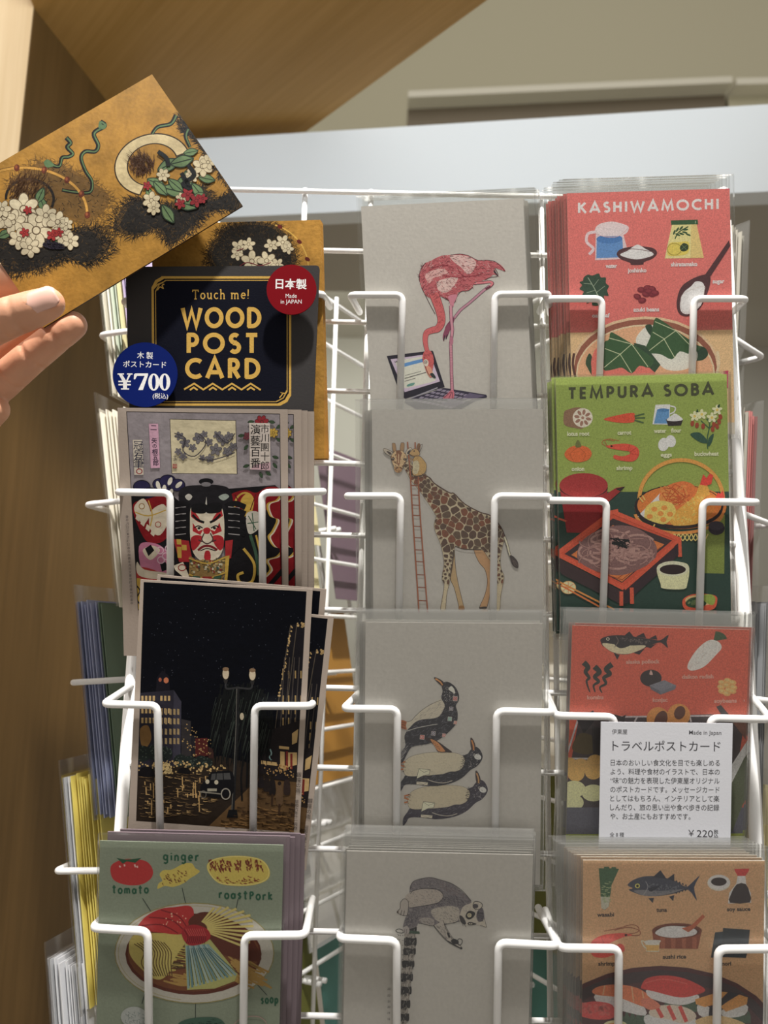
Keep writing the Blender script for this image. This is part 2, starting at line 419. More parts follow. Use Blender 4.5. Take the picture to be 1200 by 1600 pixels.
GLYPH = {
    'A': (0.86, [[(0.03, 0), (0.43, 1), (0.83, 0)], [(0.18, 0.3), (0.68, 0.3)]]),
    'B': (0.55, [[(0.07, 0), (0.07, 1)], [(0.0, 0.94)] + arc(0.27, 0.745, 0.2, 0.2, 90, -90) + [(0.07, 0.545)], [(0.07, 0.545)] + arc(0.29, 0.3, 0.22, 0.245, 90, -90) + [(0.0, 0.06)]]),
    'C': (0.78, [arc(0.5, 0.5, 0.44, 0.44, 50, 310, 22)]),
    'D': (0.74, [[(0.07, 0), (0.07, 1)], [(0.0, 0.94)] + arc(0.24, 0.5, 0.44, 0.44, 90, -90, 18) + [(0.0, 0.06)]]),
    'E': (0.46, [[(0.07, 0), (0.07, 1)], [(0.0, 0.93), (0.46, 0.93)], [(0.0, 0.5), (0.43, 0.5)], [(0.0, 0.07), (0.46, 0.07)]]),
    'H': (0.66, [[(0.07, 0), (0.07, 1)], [(0.59, 0), (0.59, 1)], [(0.07, 0.52), (0.59, 0.52)]]),
    'I': (0.16, [[(0.08, 0), (0.08, 1)]]),
    'K': (0.66, [[(0.07, 0), (0.07, 1)], [(0.6, 1), (0.1, 0.47)], [(0.2, 0.6), (0.64, 0)]]),
    'M': (0.98, [[(0.05, 0), (0.17, 0.98), (0.49, 0.1), (0.81, 0.98), (0.93, 0)]]),
    'O': (0.96, [arc(0.48, 0.5, 0.44, 0.44, 0, 360, 32)]),
    'P': (0.54, [[(0.07, 0), (0.07, 1)], [(0.0, 0.94)] + arc(0.26, 0.68, 0.22, 0.26, 90, -90) + [(0.07, 0.42)]]),
    'R': (0.58, [[(0.07, 0), (0.07, 1)], [(0.0, 0.94)] + arc(0.26, 0.7, 0.22, 0.24, 90, -90) + [(0.07, 0.46)], [(0.26, 0.46), (0.54, 0)]]),
    'S': (0.52, [arc(0.26, 0.735, 0.19, 0.2, 40, 270, 14) + arc(0.26, 0.28, 0.21, 0.225, 90, -145, 14)]),
    'T': (0.56, [[(0.28, 0), (0.28, 1)], [(0.0, 0.93), (0.56, 0.93)]]),
    'U': (0.64, [[(0.07, 1)] + arc(0.32, 0.31, 0.25, 0.25, 180, 360) + [(0.57, 1)]]),
    'W': (1.14, [[(0.03, 1), (0.3, 0.03), (0.57, 0.9), (0.84, 0.03), (1.11, 1)]]),
    ' ': (0.2, []),
}
HAND = {
    't': (0.4, [[(0.18, 0.95), (0.18, 0.1), (0.3, 0.0)], [(0.0, 0.68), (0.38, 0.68)]]),
    'o': (0.46, [arc(0.23, 0.3, 0.2, 0.29, 0, 360, 14)]),
    'm': (0.66, [[(0.04, 0), (0.06, 0.6)], [(0.06, 0.45)] + arc(0.18, 0.4, 0.12, 0.18, 150, 0, 6) + [(0.3, 0)], [(0.3, 0.4)] + arc(0.44, 0.4, 0.13, 0.18, 160, 0, 6) + [(0.58, 0)]]),
    'a': (0.46, [arc(0.2, 0.28, 0.18, 0.27, 0, 360, 12), [(0.4, 0.58), (0.4, 0)]]),
    'g': (0.46, [arc(0.2, 0.32, 0.18, 0.25, 0, 360, 12), [(0.39, 0.6), (0.38, -0.2), (0.22, -0.32), (0.04, -0.24)]]),
    'i': (0.16, [[(0.08, 0.55), (0.08, 0)], [(0.08, 0.8), (0.08, 0.7)]]),
    'n': (0.44, [[(0.05, 0), (0.05, 0.6)], [(0.05, 0.42)] + arc(0.2, 0.38, 0.15, 0.2, 150, 0, 6) + [(0.36, 0)]]),
    'e': (0.44, [[(0.05, 0.3), (0.38, 0.33)] + arc(0.21, 0.3, 0.18, 0.28, 10, 310, 12)]),
    'r': (0.36, [[(0.06, 0), (0.06, 0.6)], [(0.06, 0.4), (0.16, 0.55), (0.34, 0.56)]]),
    's': (0.38, [[(0.34, 0.52), (0.18, 0.6), (0.06, 0.46), (0.3, 0.2), (0.2, 0.02), (0.03, 0.06)]]),
    'P': (0.44, [[(0.06, 0), (0.06, 0.85)], [(0.06, 0.84), (0.3, 0.8), (0.38, 0.62), (0.28, 0.46), (0.06, 0.42)]]),
    'p': (0.46, [[(0.06, -0.32), (0.06, 0.6)], arc(0.24, 0.3, 0.18, 0.27, 0, 360, 12)]),
    'k': (0.44, [[(0.06, 0), (0.06, 0.85)], [(0.36, 0.6), (0.08, 0.28), (0.4, 0.0)]]),
}
SERIF = {
    'T': (0.62, [[(0.3, 0), (0.3, 0.92)], [(0.02, 0.74), (0.04, 0.92), (0.56, 0.92), (0.58, 0.74)], [(0.18, 0.0), (0.42, 0.0)]]),
    'o': (0.48, [arc(0.24, 0.3, 0.2, 0.29, 0, 360, 16)]),
    'u': (0.54, [[(0.0, 0.58), (0.1, 0.58), (0.1, 0.14), (0.2, 0.01), (0.34, 0.06), (0.42, 0.2)], [(0.32, 0.58), (0.42, 0.58), (0.42, 0.0), (0.52, 0.0)]]),
    'c': (0.42, [arc(0.24, 0.3, 0.2, 0.29, 50, 320, 14)]),
    'h': (0.54, [[(0.0, 0.96), (0.1, 0.96), (0.1, 0.0)], [(0.02, 0), (0.18, 0)], [(0.1, 0.42), (0.2, 0.57), (0.34, 0.56), (0.41, 0.42), (0.41, 0.0)], [(0.33, 0), (0.5, 0)]]),
    'm': (0.84, [[(0.0, 0.58), (0.1, 0.58), (0.1, 0.0)], [(0.02, 0), (0.18, 0)], [(0.1, 0.42), (0.2, 0.57), (0.33, 0.56), (0.39, 0.42), (0.39, 0.0)], [(0.31, 0), (0.47, 0)], [(0.39, 0.42), (0.5, 0.57), (0.63, 0.56), (0.69, 0.42), (0.69, 0)], [(0.61, 0), (0.78, 0)]]),
    'e': (0.44, [[(0.05, 0.33), (0.4, 0.33)] + arc(0.23, 0.3, 0.19, 0.29, 10, 315, 14)]),
    '!': (0.2, [[(0.11, 0.95), (0.09, 0.25)], [(0.085, 0.07), (0.085, -0.02)]]),
    ' ': (0.22, []),
}

# ------------------------------------------------------------------ structure
def slab(mb, quad, thick_vec):
    mb.prism(quad, [Vector(p) + Vector(thick_vec) for p in quad])
E1 = Vector((1, 0, 0))
zs = 1.35 + 0.68
zp = zplane(zs)
# oak canopy overhead
a1 = zp.at(54, 14); a2 = zp.at(228, 234); a3 = zp.at(478, 206); a4 = zp.at(775, -10); a5 = zp.at(1000, -180); a6 = zp.at(-60, -250)
gdir = (a4 - a3); gdir.normalize()
M['oak_canopy'] = wood('oak_canopy_veneer', rgb(160, 122, 62), rgb(182, 142, 82), gdir, 150, 4)
m = MB(); slab(m, [a1, a2, a3, a4, a5, a6], (0, 0, 0.05))
tag(m.build('trim_canopy', M['oak_canopy']), 'oak veneer canopy panel sloping across the top left corner', kind='structure')
# left oak wall panel going back, and the paler pillar face in front of it
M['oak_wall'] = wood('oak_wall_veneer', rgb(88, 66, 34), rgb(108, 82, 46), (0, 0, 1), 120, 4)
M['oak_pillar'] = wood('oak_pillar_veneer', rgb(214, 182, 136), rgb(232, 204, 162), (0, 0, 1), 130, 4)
bdir = (a2 - a1); bdir.z = 0; bdir.normalize()
b1 = a1.copy(); b2 = a1 + bdir * 0.75
m = MB(); nrm = Vector((-bdir.y, bdir.x, 0))
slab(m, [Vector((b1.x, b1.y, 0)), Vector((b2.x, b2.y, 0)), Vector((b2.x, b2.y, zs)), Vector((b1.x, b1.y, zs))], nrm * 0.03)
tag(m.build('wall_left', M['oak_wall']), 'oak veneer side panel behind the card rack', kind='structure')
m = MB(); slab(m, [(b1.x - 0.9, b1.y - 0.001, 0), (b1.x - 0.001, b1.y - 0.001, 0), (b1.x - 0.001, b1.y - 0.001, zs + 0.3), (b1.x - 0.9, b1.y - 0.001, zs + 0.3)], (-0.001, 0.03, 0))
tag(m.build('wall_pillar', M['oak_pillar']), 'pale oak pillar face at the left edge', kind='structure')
# white fascia above the shelf recess
M['fascia'] = mat('white_laminate', (0.82, 0.86, 0.88), 0.35)
zf = zplane(1.35 + 0.665)
f1 = zf.at(250, 221); f2 = zf.at(1230, 161)
fd = (f2 - f1).normalized(); f1 = f1 - fd * 0.1; f2 = f2 + fd * 0.5
fn = Vector((-fd.y, fd.x, 0)); fpl = Plane(f1, -fn)
q1 = fpl.at(420, 335); q2 = fpl.at(1150, 303)
zb = (q1.z + q2.z) / 2
m = MB(); slab(m, [(f1.x, f1.y, zb), (f2.x, f2.y, zb), f2, f1], fn * 0.03)
tag(m.build('trim_fascia', M['fascia']), 'white laminate fascia board above the shelf recess', kind='structure')
M['recess'] = mat('grey_recess_paint', rgb(176, 170, 158), 0.6)
m = MB(); slab(m, [(f1.x, f1.y + 0.036, zb + 0.05), (f2.x, f2.y + 0.036, zb + 0.05), (f2.x, f2.y + 0.85, zb + 0.05), (f1.x, f1.y + 0.8, zb + 0.05)], (0, 0, 0.02))
tag(m.build('ceiling_recess', M['recess']), 'grey underside of the shelf recess', kind='structure')
m = MB(); m.box((-0.62, 1.72, 0.0), (1.7, 1.76, 1.35 + 0.66))
tag(m.build('wall_recess', M['recess']), 'grey back wall of the shelf recess', kind='structure')
M['beige'] = mat('beige_wall_paint', rgb(194, 187, 160), 0.75)
m = MB(); m.box((-2.6, 2.6, 0), (3.4, 2.64, 4.2)); tag(m.build('wall_back', M['beige']), 'beige shop wall high behind the fixture', kind='structure')
M['floor'] = mat('grey_shop_floor', (0.5, 0.47, 0.43), 0.5)
m = MB(); m.box((-2.6, -1.6, -0.05), (3.4, 2.64, 0.0)); tag(m.build('floor', M['floor']), 'grey shop floor', kind='structure')
# boards along the top of the fixture (beige, seen from below)
py = yplane(1.95)
M['taupe'] = mat('shade_dark_panel', rgb(120, 108, 90), 0.7)  # dark tone carries the shade of the recess below the pale edge
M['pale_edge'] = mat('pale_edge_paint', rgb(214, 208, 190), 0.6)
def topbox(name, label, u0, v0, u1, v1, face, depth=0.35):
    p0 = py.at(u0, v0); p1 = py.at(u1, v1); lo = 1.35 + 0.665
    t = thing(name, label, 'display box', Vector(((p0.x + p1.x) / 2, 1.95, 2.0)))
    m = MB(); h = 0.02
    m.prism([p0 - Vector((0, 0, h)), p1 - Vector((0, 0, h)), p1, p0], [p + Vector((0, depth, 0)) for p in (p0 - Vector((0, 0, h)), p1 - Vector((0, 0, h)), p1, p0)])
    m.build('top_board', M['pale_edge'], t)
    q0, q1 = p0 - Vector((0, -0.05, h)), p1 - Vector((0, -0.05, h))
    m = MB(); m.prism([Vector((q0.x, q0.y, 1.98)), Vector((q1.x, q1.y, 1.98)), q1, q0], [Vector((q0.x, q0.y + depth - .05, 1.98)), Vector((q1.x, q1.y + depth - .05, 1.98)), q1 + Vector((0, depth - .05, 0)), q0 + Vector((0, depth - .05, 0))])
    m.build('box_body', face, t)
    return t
topbox('display_box', 'long box with a shade-darkened taupe front and a pale top board above the white fascia', 638, 142, 1144, 119, M['taupe'])
topbox('display_box', 'pale beige box at the right edge above the white fascia', 1150, 122, 1330, 117, M['beige'])
# lit shelf seen through the rack, and the shelf below
M['shelfboard'] = mat('pale_shelf_board', rgb(226, 228, 208), 0.6)
ps = yplane(1.45); s1 = ps.at(470, 455); s2 = ps.at(1400, 515)
t = thing('display_shelf', 'pale lit display shelf board glimpsed behind the wire rack', 'shelf', Vector((0.5, 1.45, s2.z)))
m = MB(); m.box((-0.55, 1.45, s2.z), (1.65, 1.72, s1.z)); m.build('shelf_board', M['shelfboard'], t)
M['shelfback'] = mat('grey_shelf_body', rgb(160, 154, 144), 0.6)
m = MB(); m.box((-0.55, 1.5, 0), (1.65, 1.7, s2.z)); m.build('shelf_body', M['shelfback'], t)

# ------------------------------------------------------------------ wire rack (three-sided spinner)
rack = thing('wire_card_rack', 'white coated wire spinner rack holding all the postcards', 'card rack', Vector((0.03, YG + 0.14, 0.0)))
GP = yplane(YG)
RG = 0.0018; RP = 0.00215
FL = GP.at(205, 1060); FRt = GP.at(1152, 760); FL.z = FRt.z = 0
W = (FRt - FL).length
def frame_of(o, ang):            # local frame of one face: origin, along, outward
    U = Vector((math.cos(ang), math.sin(ang), 0)); N = Vector((math.sin(ang), -math.cos(ang), 0))
    return (o, U, N)
F_front = frame_of(FL, 0.0)
F_left = (FL, Vector((0.5, 0.866, 0)), Vector((-0.866, 0.5, 0)))
F_right = (FRt, Vector((-0.5, 0.866, 0)), Vector((0.866, 0.5, 0)))
def L(F, u, n, z): o, U, N = F; return Vector((o.x, o.y, 0)) + U * u + N * n + Vector((0, 0, z))
rows = [300, 392, 503, 611, 724, 836, 953, 1075, 1200, 1327, 1456, 1588, 1725]
zr = [GP.at(525, y).z for y in rows]
ztop, zbot = zr[0] + 0.004, zr[-1] - 0.05
for F in (F_front, F_left, F_right):
    for z in zr:
        m = MB(); m.tube([L(F, -0.003, 0, z), L(F, W + 0.003, 0, z)], RG, 8); m.build('horizontal_wire', M['wire'], rack, smooth=True)
    if F is F_front: us = [(GP.at(u, v).x - FL.x) for u, v in ((475, 320), (561, 1000), (853, 800), (868, 800))]
    else: us = [0.065, 0.125, 0.205, 0.265, 0.325]
    for u in us:
        m = MB(); m.tube([L(F, u, -0.0036, zbot), L(F, u, -0.0036, ztop)], RG, 8); m.build('vertical_wire', M['wire'], rack, smooth=True)
ap = L(F_left, W, 0, 0)
for p in (FL, FRt, ap):
    m = MB(); m.tube([(p.x, p.y, 0.06), (p.x, p.y, ztop + 0.004)], 0.0036, 12); m.build('frame_post', M['wire'], rack, smooth=True)
m = MB(); cxr = (FL + FRt + ap) / 3
m.tube([(cxr.x, cxr.y, 0.0), (cxr.x, cxr.y, 0.02)], 0.26, 40); m.tube([(cxr.x, cxr.y, 0.02), (cxr.x, cxr.y, 0.3)], 0.016, 16)
m.build('base', M['wire'], rack)
for p in (FL, FRt, ap):
    m = MB(); m.tube([(cxr.x, cxr.y, 0.28), (p.x, p.y, 0.07)], 0.005, 8); m.build('base_strut', M['wire'], rack)
m = MB(); x0 = FRt.x
m.box((x0 - 0.004, YG + 0.006, GP.at(1140, 960).z), (x0 + 0.007, YG + 0.009, GP.at(1140, 640).z)); m.build('frame_strip', M['wire'], rack)
def fillet(pts, r=0.0045, n=5):
    out = [pts[0]]
    for i in range(1, len(pts) - 1):
        a, b, c = pts[i - 1], pts[i], pts[i + 1]; da, dc = (a - b), (c - b)
        k = min(r, da.length * 0.45, dc.length * 0.45); p = b + da.normalized() * k; q = b + dc.normalized() * k
        for j in range(n + 1):
            t = j / n; out.append(p * (1 - t) ** 2 + b * 2 * t * (1 - t) + q * t * t)
    out.append(pts[-1]); return out
WOFF = 0.0039
def pocket(t, back, corner, bend, foot, z=None):
    pl = TIER[t].moved(WOFF)
    B = GP.at(*back); c = pl.at(*corner); b = pl.at(*bend); f = pl.at(*foot)
    m = MB(); m.tube(fillet([B, c, b, f]), RP, 12); m.build('pocket_wire', M['wire'], rack, smooth=True)
PK = [
    (1, (215, 492), (193, 470), (268, 466), (266, 640)), (1, (516, 480), (503, 459), (417, 461), (415, 640)),
    (1, (562, 488), (547, 461), (629, 461), (625, 640)), (1, (843, 487), (858, 459), (773, 460), (771, 640)),
    (1, (860, 490), (857, 467), (941, 467), (935, 640)), (1, (1140, 492), (1166, 467), (1084, 467), (1080, 640)),
    (2, (207, 769), (183, 769), (266, 770), (266, 960)), (2, (497, 768), (506, 768), (409, 770), (411, 960)),
    (2, (563, 776), (541, 775), (626, 775), (623, 985)), (2, (845, 777), (858, 776), (773, 775), (770, 985)),
    (2, (862, 780), (859, 782), (948, 783), (941, 985)), (2, (1150, 782), (1184, 785), (1098, 784), (1092, 985)),
    (3, (206, 1071), (162, 1100), (246, 1102), (251, 1330)), (3, (497, 1073), (487, 1103), (398, 1103), (395, 1330)),
    (3, (566, 1078), (537, 1107), (621, 1108), (619, 1350)), (3, (849, 1083), (864, 1113), (776, 1111), (773, 1350)),
    (3, (856, 1088), (868, 1118), (960, 1120), (958, 1350)), (3, (1172, 1085), (1204, 1124), (1110, 1122), (1108, 1350)),
    (4, (187, 1408), (144, 1450), (231, 1455), (234, 1700)), (4, (488, 1404), (477, 1461), (382, 1462), (379, 1700)),
    (4, (552, 1422), (529, 1466), (620, 1470), (620, 1700)), (4, (841, 1418), (872, 1478), (779, 1473), (775, 1700)),
    (4, (852, 1422), (874, 1481), (967, 1482), (965, 1700)), (4, (1168, 1420), (1216, 1482), (1122, 1483), (1118, 1700)),
]
for p in PK: pocket(*p)
# side pockets: loops and leaning stacks
OL = yplane(0.535).at(205, 1060); OR = yplane(0.515).at(1155, 700); OL.z = OR.z = 0
S_left = (OL, Vector((0.25, 0.968, 0)), Vector((-0.968, 0.25, 0)))
S_right = (OR, Vector((-0.66, 0.75, 0)), Vector((0.75, 0.66, 0)))
dzl = GP.at(700, 477).z - GP.at(700, 777).z
ZT = [GP.at(700, y).z for y in (340, 640, 968, 1330)]; ZT += [ZT[3] - dzl]
YS = yplane(0.55)
SL_L = [YS.at(*p).z for p in ((155, 527), (133, 790), (110, 1066), (88, 1358))]; SL_L += [2 * SL_L[3] - SL_L[2]]
ST_L = [YS.at(*p).z for p in ((180, 338), (155, 640), (110, 940), (92, 1212), (72, 1505))]
SL_R = [YS.at(*p).z for p in ((1192, 562), (1200, 822), (1205, 1096), (1210, 1385))]; SL_R += [2 * SL_R[3] - SL_R[2]]
ST_R = [YS.at(*p).z for p in ((1165, 372), (1185, 648), (1195, 945), (1195, 1228), (1195, 1530))]
LEAN = 0.20
def side_loop(F, u0, u1, zl):
    for a, b in ((u0, u0 + 0.032), (u1, u1 - 0.032)):
        pts = [L(F, a, 0, zl + 0.004), L(F, a - (0.003 if b > a else -0.003), 0.046, zl), L(F, b, 0.046, zl), L(F, b, 0.031, zl - 0.07)]
        m = MB(); m.tube(fillet(pts), RP, 10); m.build('pocket_wire', M['wire'], rack, smooth=True)
for F, ZZ, P0 in ((S_left, SL_L, FL), (S_right, SL_R, FRt)):
    for z in ZZ: side_loop(F, 0.002, 0.106, z)
    for u in (0.0, 0.108):
        m = MB(); m.tube([L(F, u, 0, zbot), L(F, u, 0, ztop)], 0.0026, 8); m.build('frame_post', M['wire'], rack, smooth=True)
    for z in zr[::2]:
        m = MB(); m.tube([(P0.x, P0.y, z), L(F, 0, 0, z), L(F, 0.108, 0, z)], RG, 8); m.build('horizontal_wire', M['wire'], rack, smooth=True)
for F, ZZ in ((F_left, SL_L), (F_right, SL_R)):
    for z in ZZ[1:]:
        for c_ in (1, 2): side_loop(F, 0.004 + 0.112 * c_, 0.108 + 0.112 * c_, z)

def flat_mat(name, c, rough=0.6): return mat(name, rgb(*c), rough, bump=(500, 0.1))
def envelope(F, u0, zt, n0, h, wd, col, name, label, cat, group, film_m=None, lean=LEAN, twist=0.0, top=0.012):
    """a card or envelope standing on a side face: n0 = distance of its top from the grid"""
    up = (Vector((0, 0, 1)) + F[2] * lean).normalized(); Nf = (F[2] - Vector((0, 0, lean))).normalized()
    tl = L(F, u0, n0, zt); uu = F[1]
    o = tl - up * h + uu * (wd / 2)
    t = thing(name, label, cat, o, group)
    def box(mb, a, b, c, d, e0, e1):
        q = [tl + uu * a - up * d, tl + uu * b - up * d, tl + uu * b - up * c, tl + uu * a - up * c]
        mb.prism([p + Nf * e1 for p in q], [p + Nf * e0 for p in q])
    m = MB(); box(m, 0, wd, 0, h, -0.0007, 0.0); m.build('paper_body', col, t)
    if film_m:
        m = MB(); box(m, -0.004, wd + 0.004, -top, h + 0.003, -0.001, 0.0004); m.build('plastic_sleeve', film_m, t)
    return t
P_white = flat_mat('ivory_paper_edge', (235, 230, 215)); P_purple = flat_mat('mauve_paper', (186, 172, 200)); P_sage = flat_mat('pale_sage_paper', (200, 208, 190))
P_lime = flat_mat('pale_lime_paper', (214, 208, 160)); P_blue = flat_mat('periwinkle_paper', (160, 168, 200)); P_dgreen = flat_mat('deep_green_paper', (104, 124, 106))
P_yellow = flat_mat('yellow_paper', (232, 216, 116)); P_cool = flat_mat('cool_white_paper', (220, 222, 226)); P_pink = flat_mat('dusty_pink_paper', (170, 104, 100))
P_grey = flat_mat('grey_paper', (128, 130, 132)); P_clear = flat_mat('clear_grey_paper', (150, 146, 134)); P_kraft = flat_mat('kraft_paper', (160, 116, 48))
P_mauve = flat_mat('dark_mauve_paper', (104, 86, 96)); P_cream = flat_mat('cream_paper', (214, 204, 160)); P_olive = flat_mat('olive_paper', (110, 112, 50)); P_teal = flat_mat('teal_paper', (90, 140, 132))
def side_stack(F, k, n, cols, step, name, label, group, film_m, start=0.040, u0=0.006, ztoff=0.0, seed=0, top=0.012, h=0.146):
    rnd = random.Random(seed)
    for i in range(n):
        c = cols[min(i * len(cols) // n, len(cols) - 1)]
        envelope(F, u0 + rnd.uniform(-0.0015, 0.0015), (ST_L if F is S_left else ST_R)[k] + ztoff + rnd.uniform(-0.002, 0.002), start - i * step, h, 0.1, c, name, label, 'envelope' if 'envelope' in name else 'card', group, film_m if i == 0 else None, top=top)
side_stack(S_left, 0, 8, [P_white, P_sage, P_lime, P_purple, P_purple], 0.0034, 'sleeved_card', 'edge-on sleeved card in the mauve and green stack beside the blue price badge', 'mauve and green side stack', M['film'], 0.064, seed=1)
side_stack(S_left, 1, 11, [P_white], 0.003, 'sleeved_card', 'edge-on ivory card in the white stack left of the kabuki card', 'ivory side stack', M['film'], 0.048, seed=2)
side_stack(S_left, 2, 8, [P_blue, P_blue, P_dgreen], 0.0026, 'sleeved_envelope', 'edge-on periwinkle and green envelope left of the night street card', 'periwinkle side stack', M['film'], 0.051, seed=3)
side_stack(S_left, 3, 10, [P_cool, P_yellow, P_yellow, P_yellow, P_yellow], 0.0027, 'sleeved_envelope', 'edge-on yellow envelope in the stack left of the ramen card', 'yellow side stack', M['film'], 0.050, seed=4)
side_stack(S_left, 4, 10, [P_cool], 0.0028, 'sleeved_card', 'edge-on white card in the lowest stack at bottom left', 'white lowest side stack', M['film'], 0.050, seed=5)
side_stack(S_right, 0, 8, [P_clear], 0.0042, 'sleeved_card', 'edge-on pale grey card in a clear sleeve right of the pink recipe card', 'pale grey side stack', M['film_haze'], 0.044, seed=6)
side_stack(S_right, 1, 10, [P_pink, P_pink, P_clear, P_pink], 0.0034, 'sleeved_card', 'edge-on dusty pink card in the stack right of the green recipe card', 'dusty pink side stack', M['film_haze'], 0.047, seed=7)
side_stack(S_right, 2, 10, [P_grey], 0.0034, 'sleeved_card', 'edge-on grey card in the stack right of the red oden card', 'grey side stack', M['film_haze'], 0.046, seed=8)
side_stack(S_right, 3, 8, [P_cream], 0.003, 'sleeved_card', 'edge-on cream card in the stack at the lower right edge', 'cream side stack', M['film'], 0.040, seed=9)
# cards on the far faces, seen from behind through the gaps
M['label'] = mat('barcode_label_paper', (0.85, 0.85, 0.84), 0.6); M['barcode'] = mat('barcode_ink', (0.03, 0.03, 0.03), 0.6)
def far_card(F, u0, k, col, label, name='greeting_card', film_m=None, barcode=False, zt=0.0, n0=0.012, h=0.148, wd=0.09):
    t = envelope(F, u0, ZT[k] + zt, n0 + 0.022, h, wd, col, name, label, 'card', None, film_m)
    if barcode:
        up = (Vector((0, 0, 1)) + F[2] * LEAN).normalized(); Nf = (F[2] - Vector((0, 0, LEAN))).normalized(); tl = L(F, u0, n0 + 0.022, ZT[k] + zt)
        def q(a, b, c, d, e):
            return [tl + F[1] * a - up * d - Nf * e, tl + F[1] * b - up * d - Nf * e, tl + F[1] * b - up * c - Nf * e, tl + F[1] * a - up * c - Nf * e]
        m = MB(); m.prism(q(wd - 0.05, wd - 0.01, h - 0.045, h - 0.01, 0.0013), q(wd - 0.05, wd - 0.01, h - 0.045, h - 0.01, 0.0011)); lb = m.build('barcode_label', M['label'], t)
        m = MB(); x = wd - 0.045; r = random.Random(k)
        while x < wd - 0.017:
            b = r.choice((0.0006, 0.0011, 0.0016)); m.face(q(x, x + b, h - 0.038, h - 0.024, 0.00135)); x += b + r.choice((0.0006, 0.001))
        m.face(q(wd - 0.045, wd - 0.02, h - 0.02, h - 0.0185, 0.00135)); m.face(q(wd - 0.045, wd - 0.025, h - 0.0165, h - 0.015, 0.00135))
        m.build('barcode', M['barcode'], lb)
    return t
far_card(F_left, 0.115, 0, P_cream, 'cream card glimpsed through the gap beside the wood sign', zt=-0.06)
far_card(F_left, 0.118, 1, P_cream, 'cream card with a barcode label seen from behind in the upper gap', barcode=True, zt=0.03)
far_card(F_left, 0.232, 1, P_mauve, 'dark mauve card seen from behind in the upper gap', zt=0.03)
far_card(F_left, 0.118, 2, P_clear, 'pale card with a barcode label seen behind the left gap', barcode=True, zt=0.055)
far_card(F_left, 0.2, 2, P_kraft, 'kraft brown card seen from behind in the left gap', zt=0.01)
far_card(F_left, 0.118, 3, P_clear, 'clear grey card with a barcode label behind the lower left gap', barcode=True, film_m=M['film'], zt=0.075)
far_card(F_left, 0.212, 3, P_white, 'ivory sleeved card seen from behind in the lower left gap', film_m=M['film_haze'], zt=0.02)
far_card(F_left, 0.15, 4, P_olive, 'olive card seen from behind at the bottom left gap', zt=0.04)
far_card(F_left, 0.25, 4, P_teal, 'pale teal card seen from behind at the bottom left gap', zt=0.03)
far_card(F_right, 0.12, 1, P_clear, 'pale grey card seen from behind in the upper right gap', zt=0.02)
far_card(F_right, 0.215, 1, P_sage, 'sage card seen from behind in the upper right gap', zt=0.02)
far_card(F_right, 0.16, 2, P_white, 'ivory card seen from behind in the middle right gap', zt=0.03)
far_card(F_right, 0.16, 3, P_olive, 'olive card seen from behind in the lower right gap', zt=0.03)
far_card(F_right, 0.16, 4, P_teal, 'teal card seen from behind at the bottom right gap', zt=0.05)

# ------------------------------------------------------------------ cards in the front pockets
class Card: pass
def card(name, label, t, TL, TR, h, body, thick=0.0005, cat='postcard', group=None, off=0.0, sleeve=None, sl=(8, 8, 0.018), art_ink=None, gain=0.6, plane=None):
    """sleeve: film material; sl: (left px, right px, metres above)"""
    pl = plane or (TIER[t].moved(off) if off else TIER[t])
    tl = pl.at(*TL); tr = pl.at(*TR); ux = (tr - tl).normalized(); dn = ux.cross(pl.n); 
    if dn.z > 0: dn = -dn
    bl, br = tl + dn * h, tr + dn * h
    root = thing(name, label, cat, (bl + br) / 2, group)
    m = MB(); n = pl.n
    m.prism([bl, br, tr, tl], [p - n * thick for p in (bl, br, tr, tl)]); m.build('card_body', body, root)
    if sleeve:
        k = (tr - tl).length / math.dist(TL, TR); a, b, c = sl
        q = [bl - ux * a * k + dn * 0.003, br + ux * b * k + dn * 0.003, tr + ux * b * k - dn * c, tl - ux * a * k - dn * c]
        m = MB(); m.prism([p + n * 0.0013 for p in q], [p - n * (thick + 0.0004) for p in q]); m.build('plastic_sleeve', sleeve, root)
    cd_ = Card(); cd_.root = root; cd_.pl = pl; cd_.q = (tl, tr, br, bl); cd_.A = Art(pl, gain); cd_.A.clip = [project(p) for p in cd_.q]; cd_.ink = art_ink
    return cd_
def printed(c, name='printed_picture', label=None):
    o = c.A.build(name, c.ink or M['ink'], c.root, colors=True); return tag(o, label)
def stack(c, n, label, group, dx, step=0.0016, jit=(0.0015, 0.0015), seed=1, skip=()):
    """n copies of the card behind the front one; dx = sideways shift in metres of the last one"""
    r = random.Random(seed); ux = (c.q[1] - c.q[0]).normalized(); up = (c.q[0] - c.q[3]).normalized()
    for i in range(1, n + 1):
        s = dx * i / n + r.uniform(-jit[0], jit[0]); z = r.uniform(-jit[1], jit[1])
        dup(c.root, -c.pl.n * step * i + ux * s + up * z, label, group, skip=skip)

# ================================================================== animal cards, middle column
# ---- flamingo
c = card('animal_postcard', 'pearl postcard of a pink flamingo leaning over a laptop', 1, (564, 322.5), (817.5, 310), 0.148, M['pearl'], sleeve=M['film'], sl=(7, 18, 0.006), gain=0.66)
A = c.A
f1 = fr(640, 380, 7.5); f2 = fr(590, 500, 6.667)
DK = (36, 32, 44)
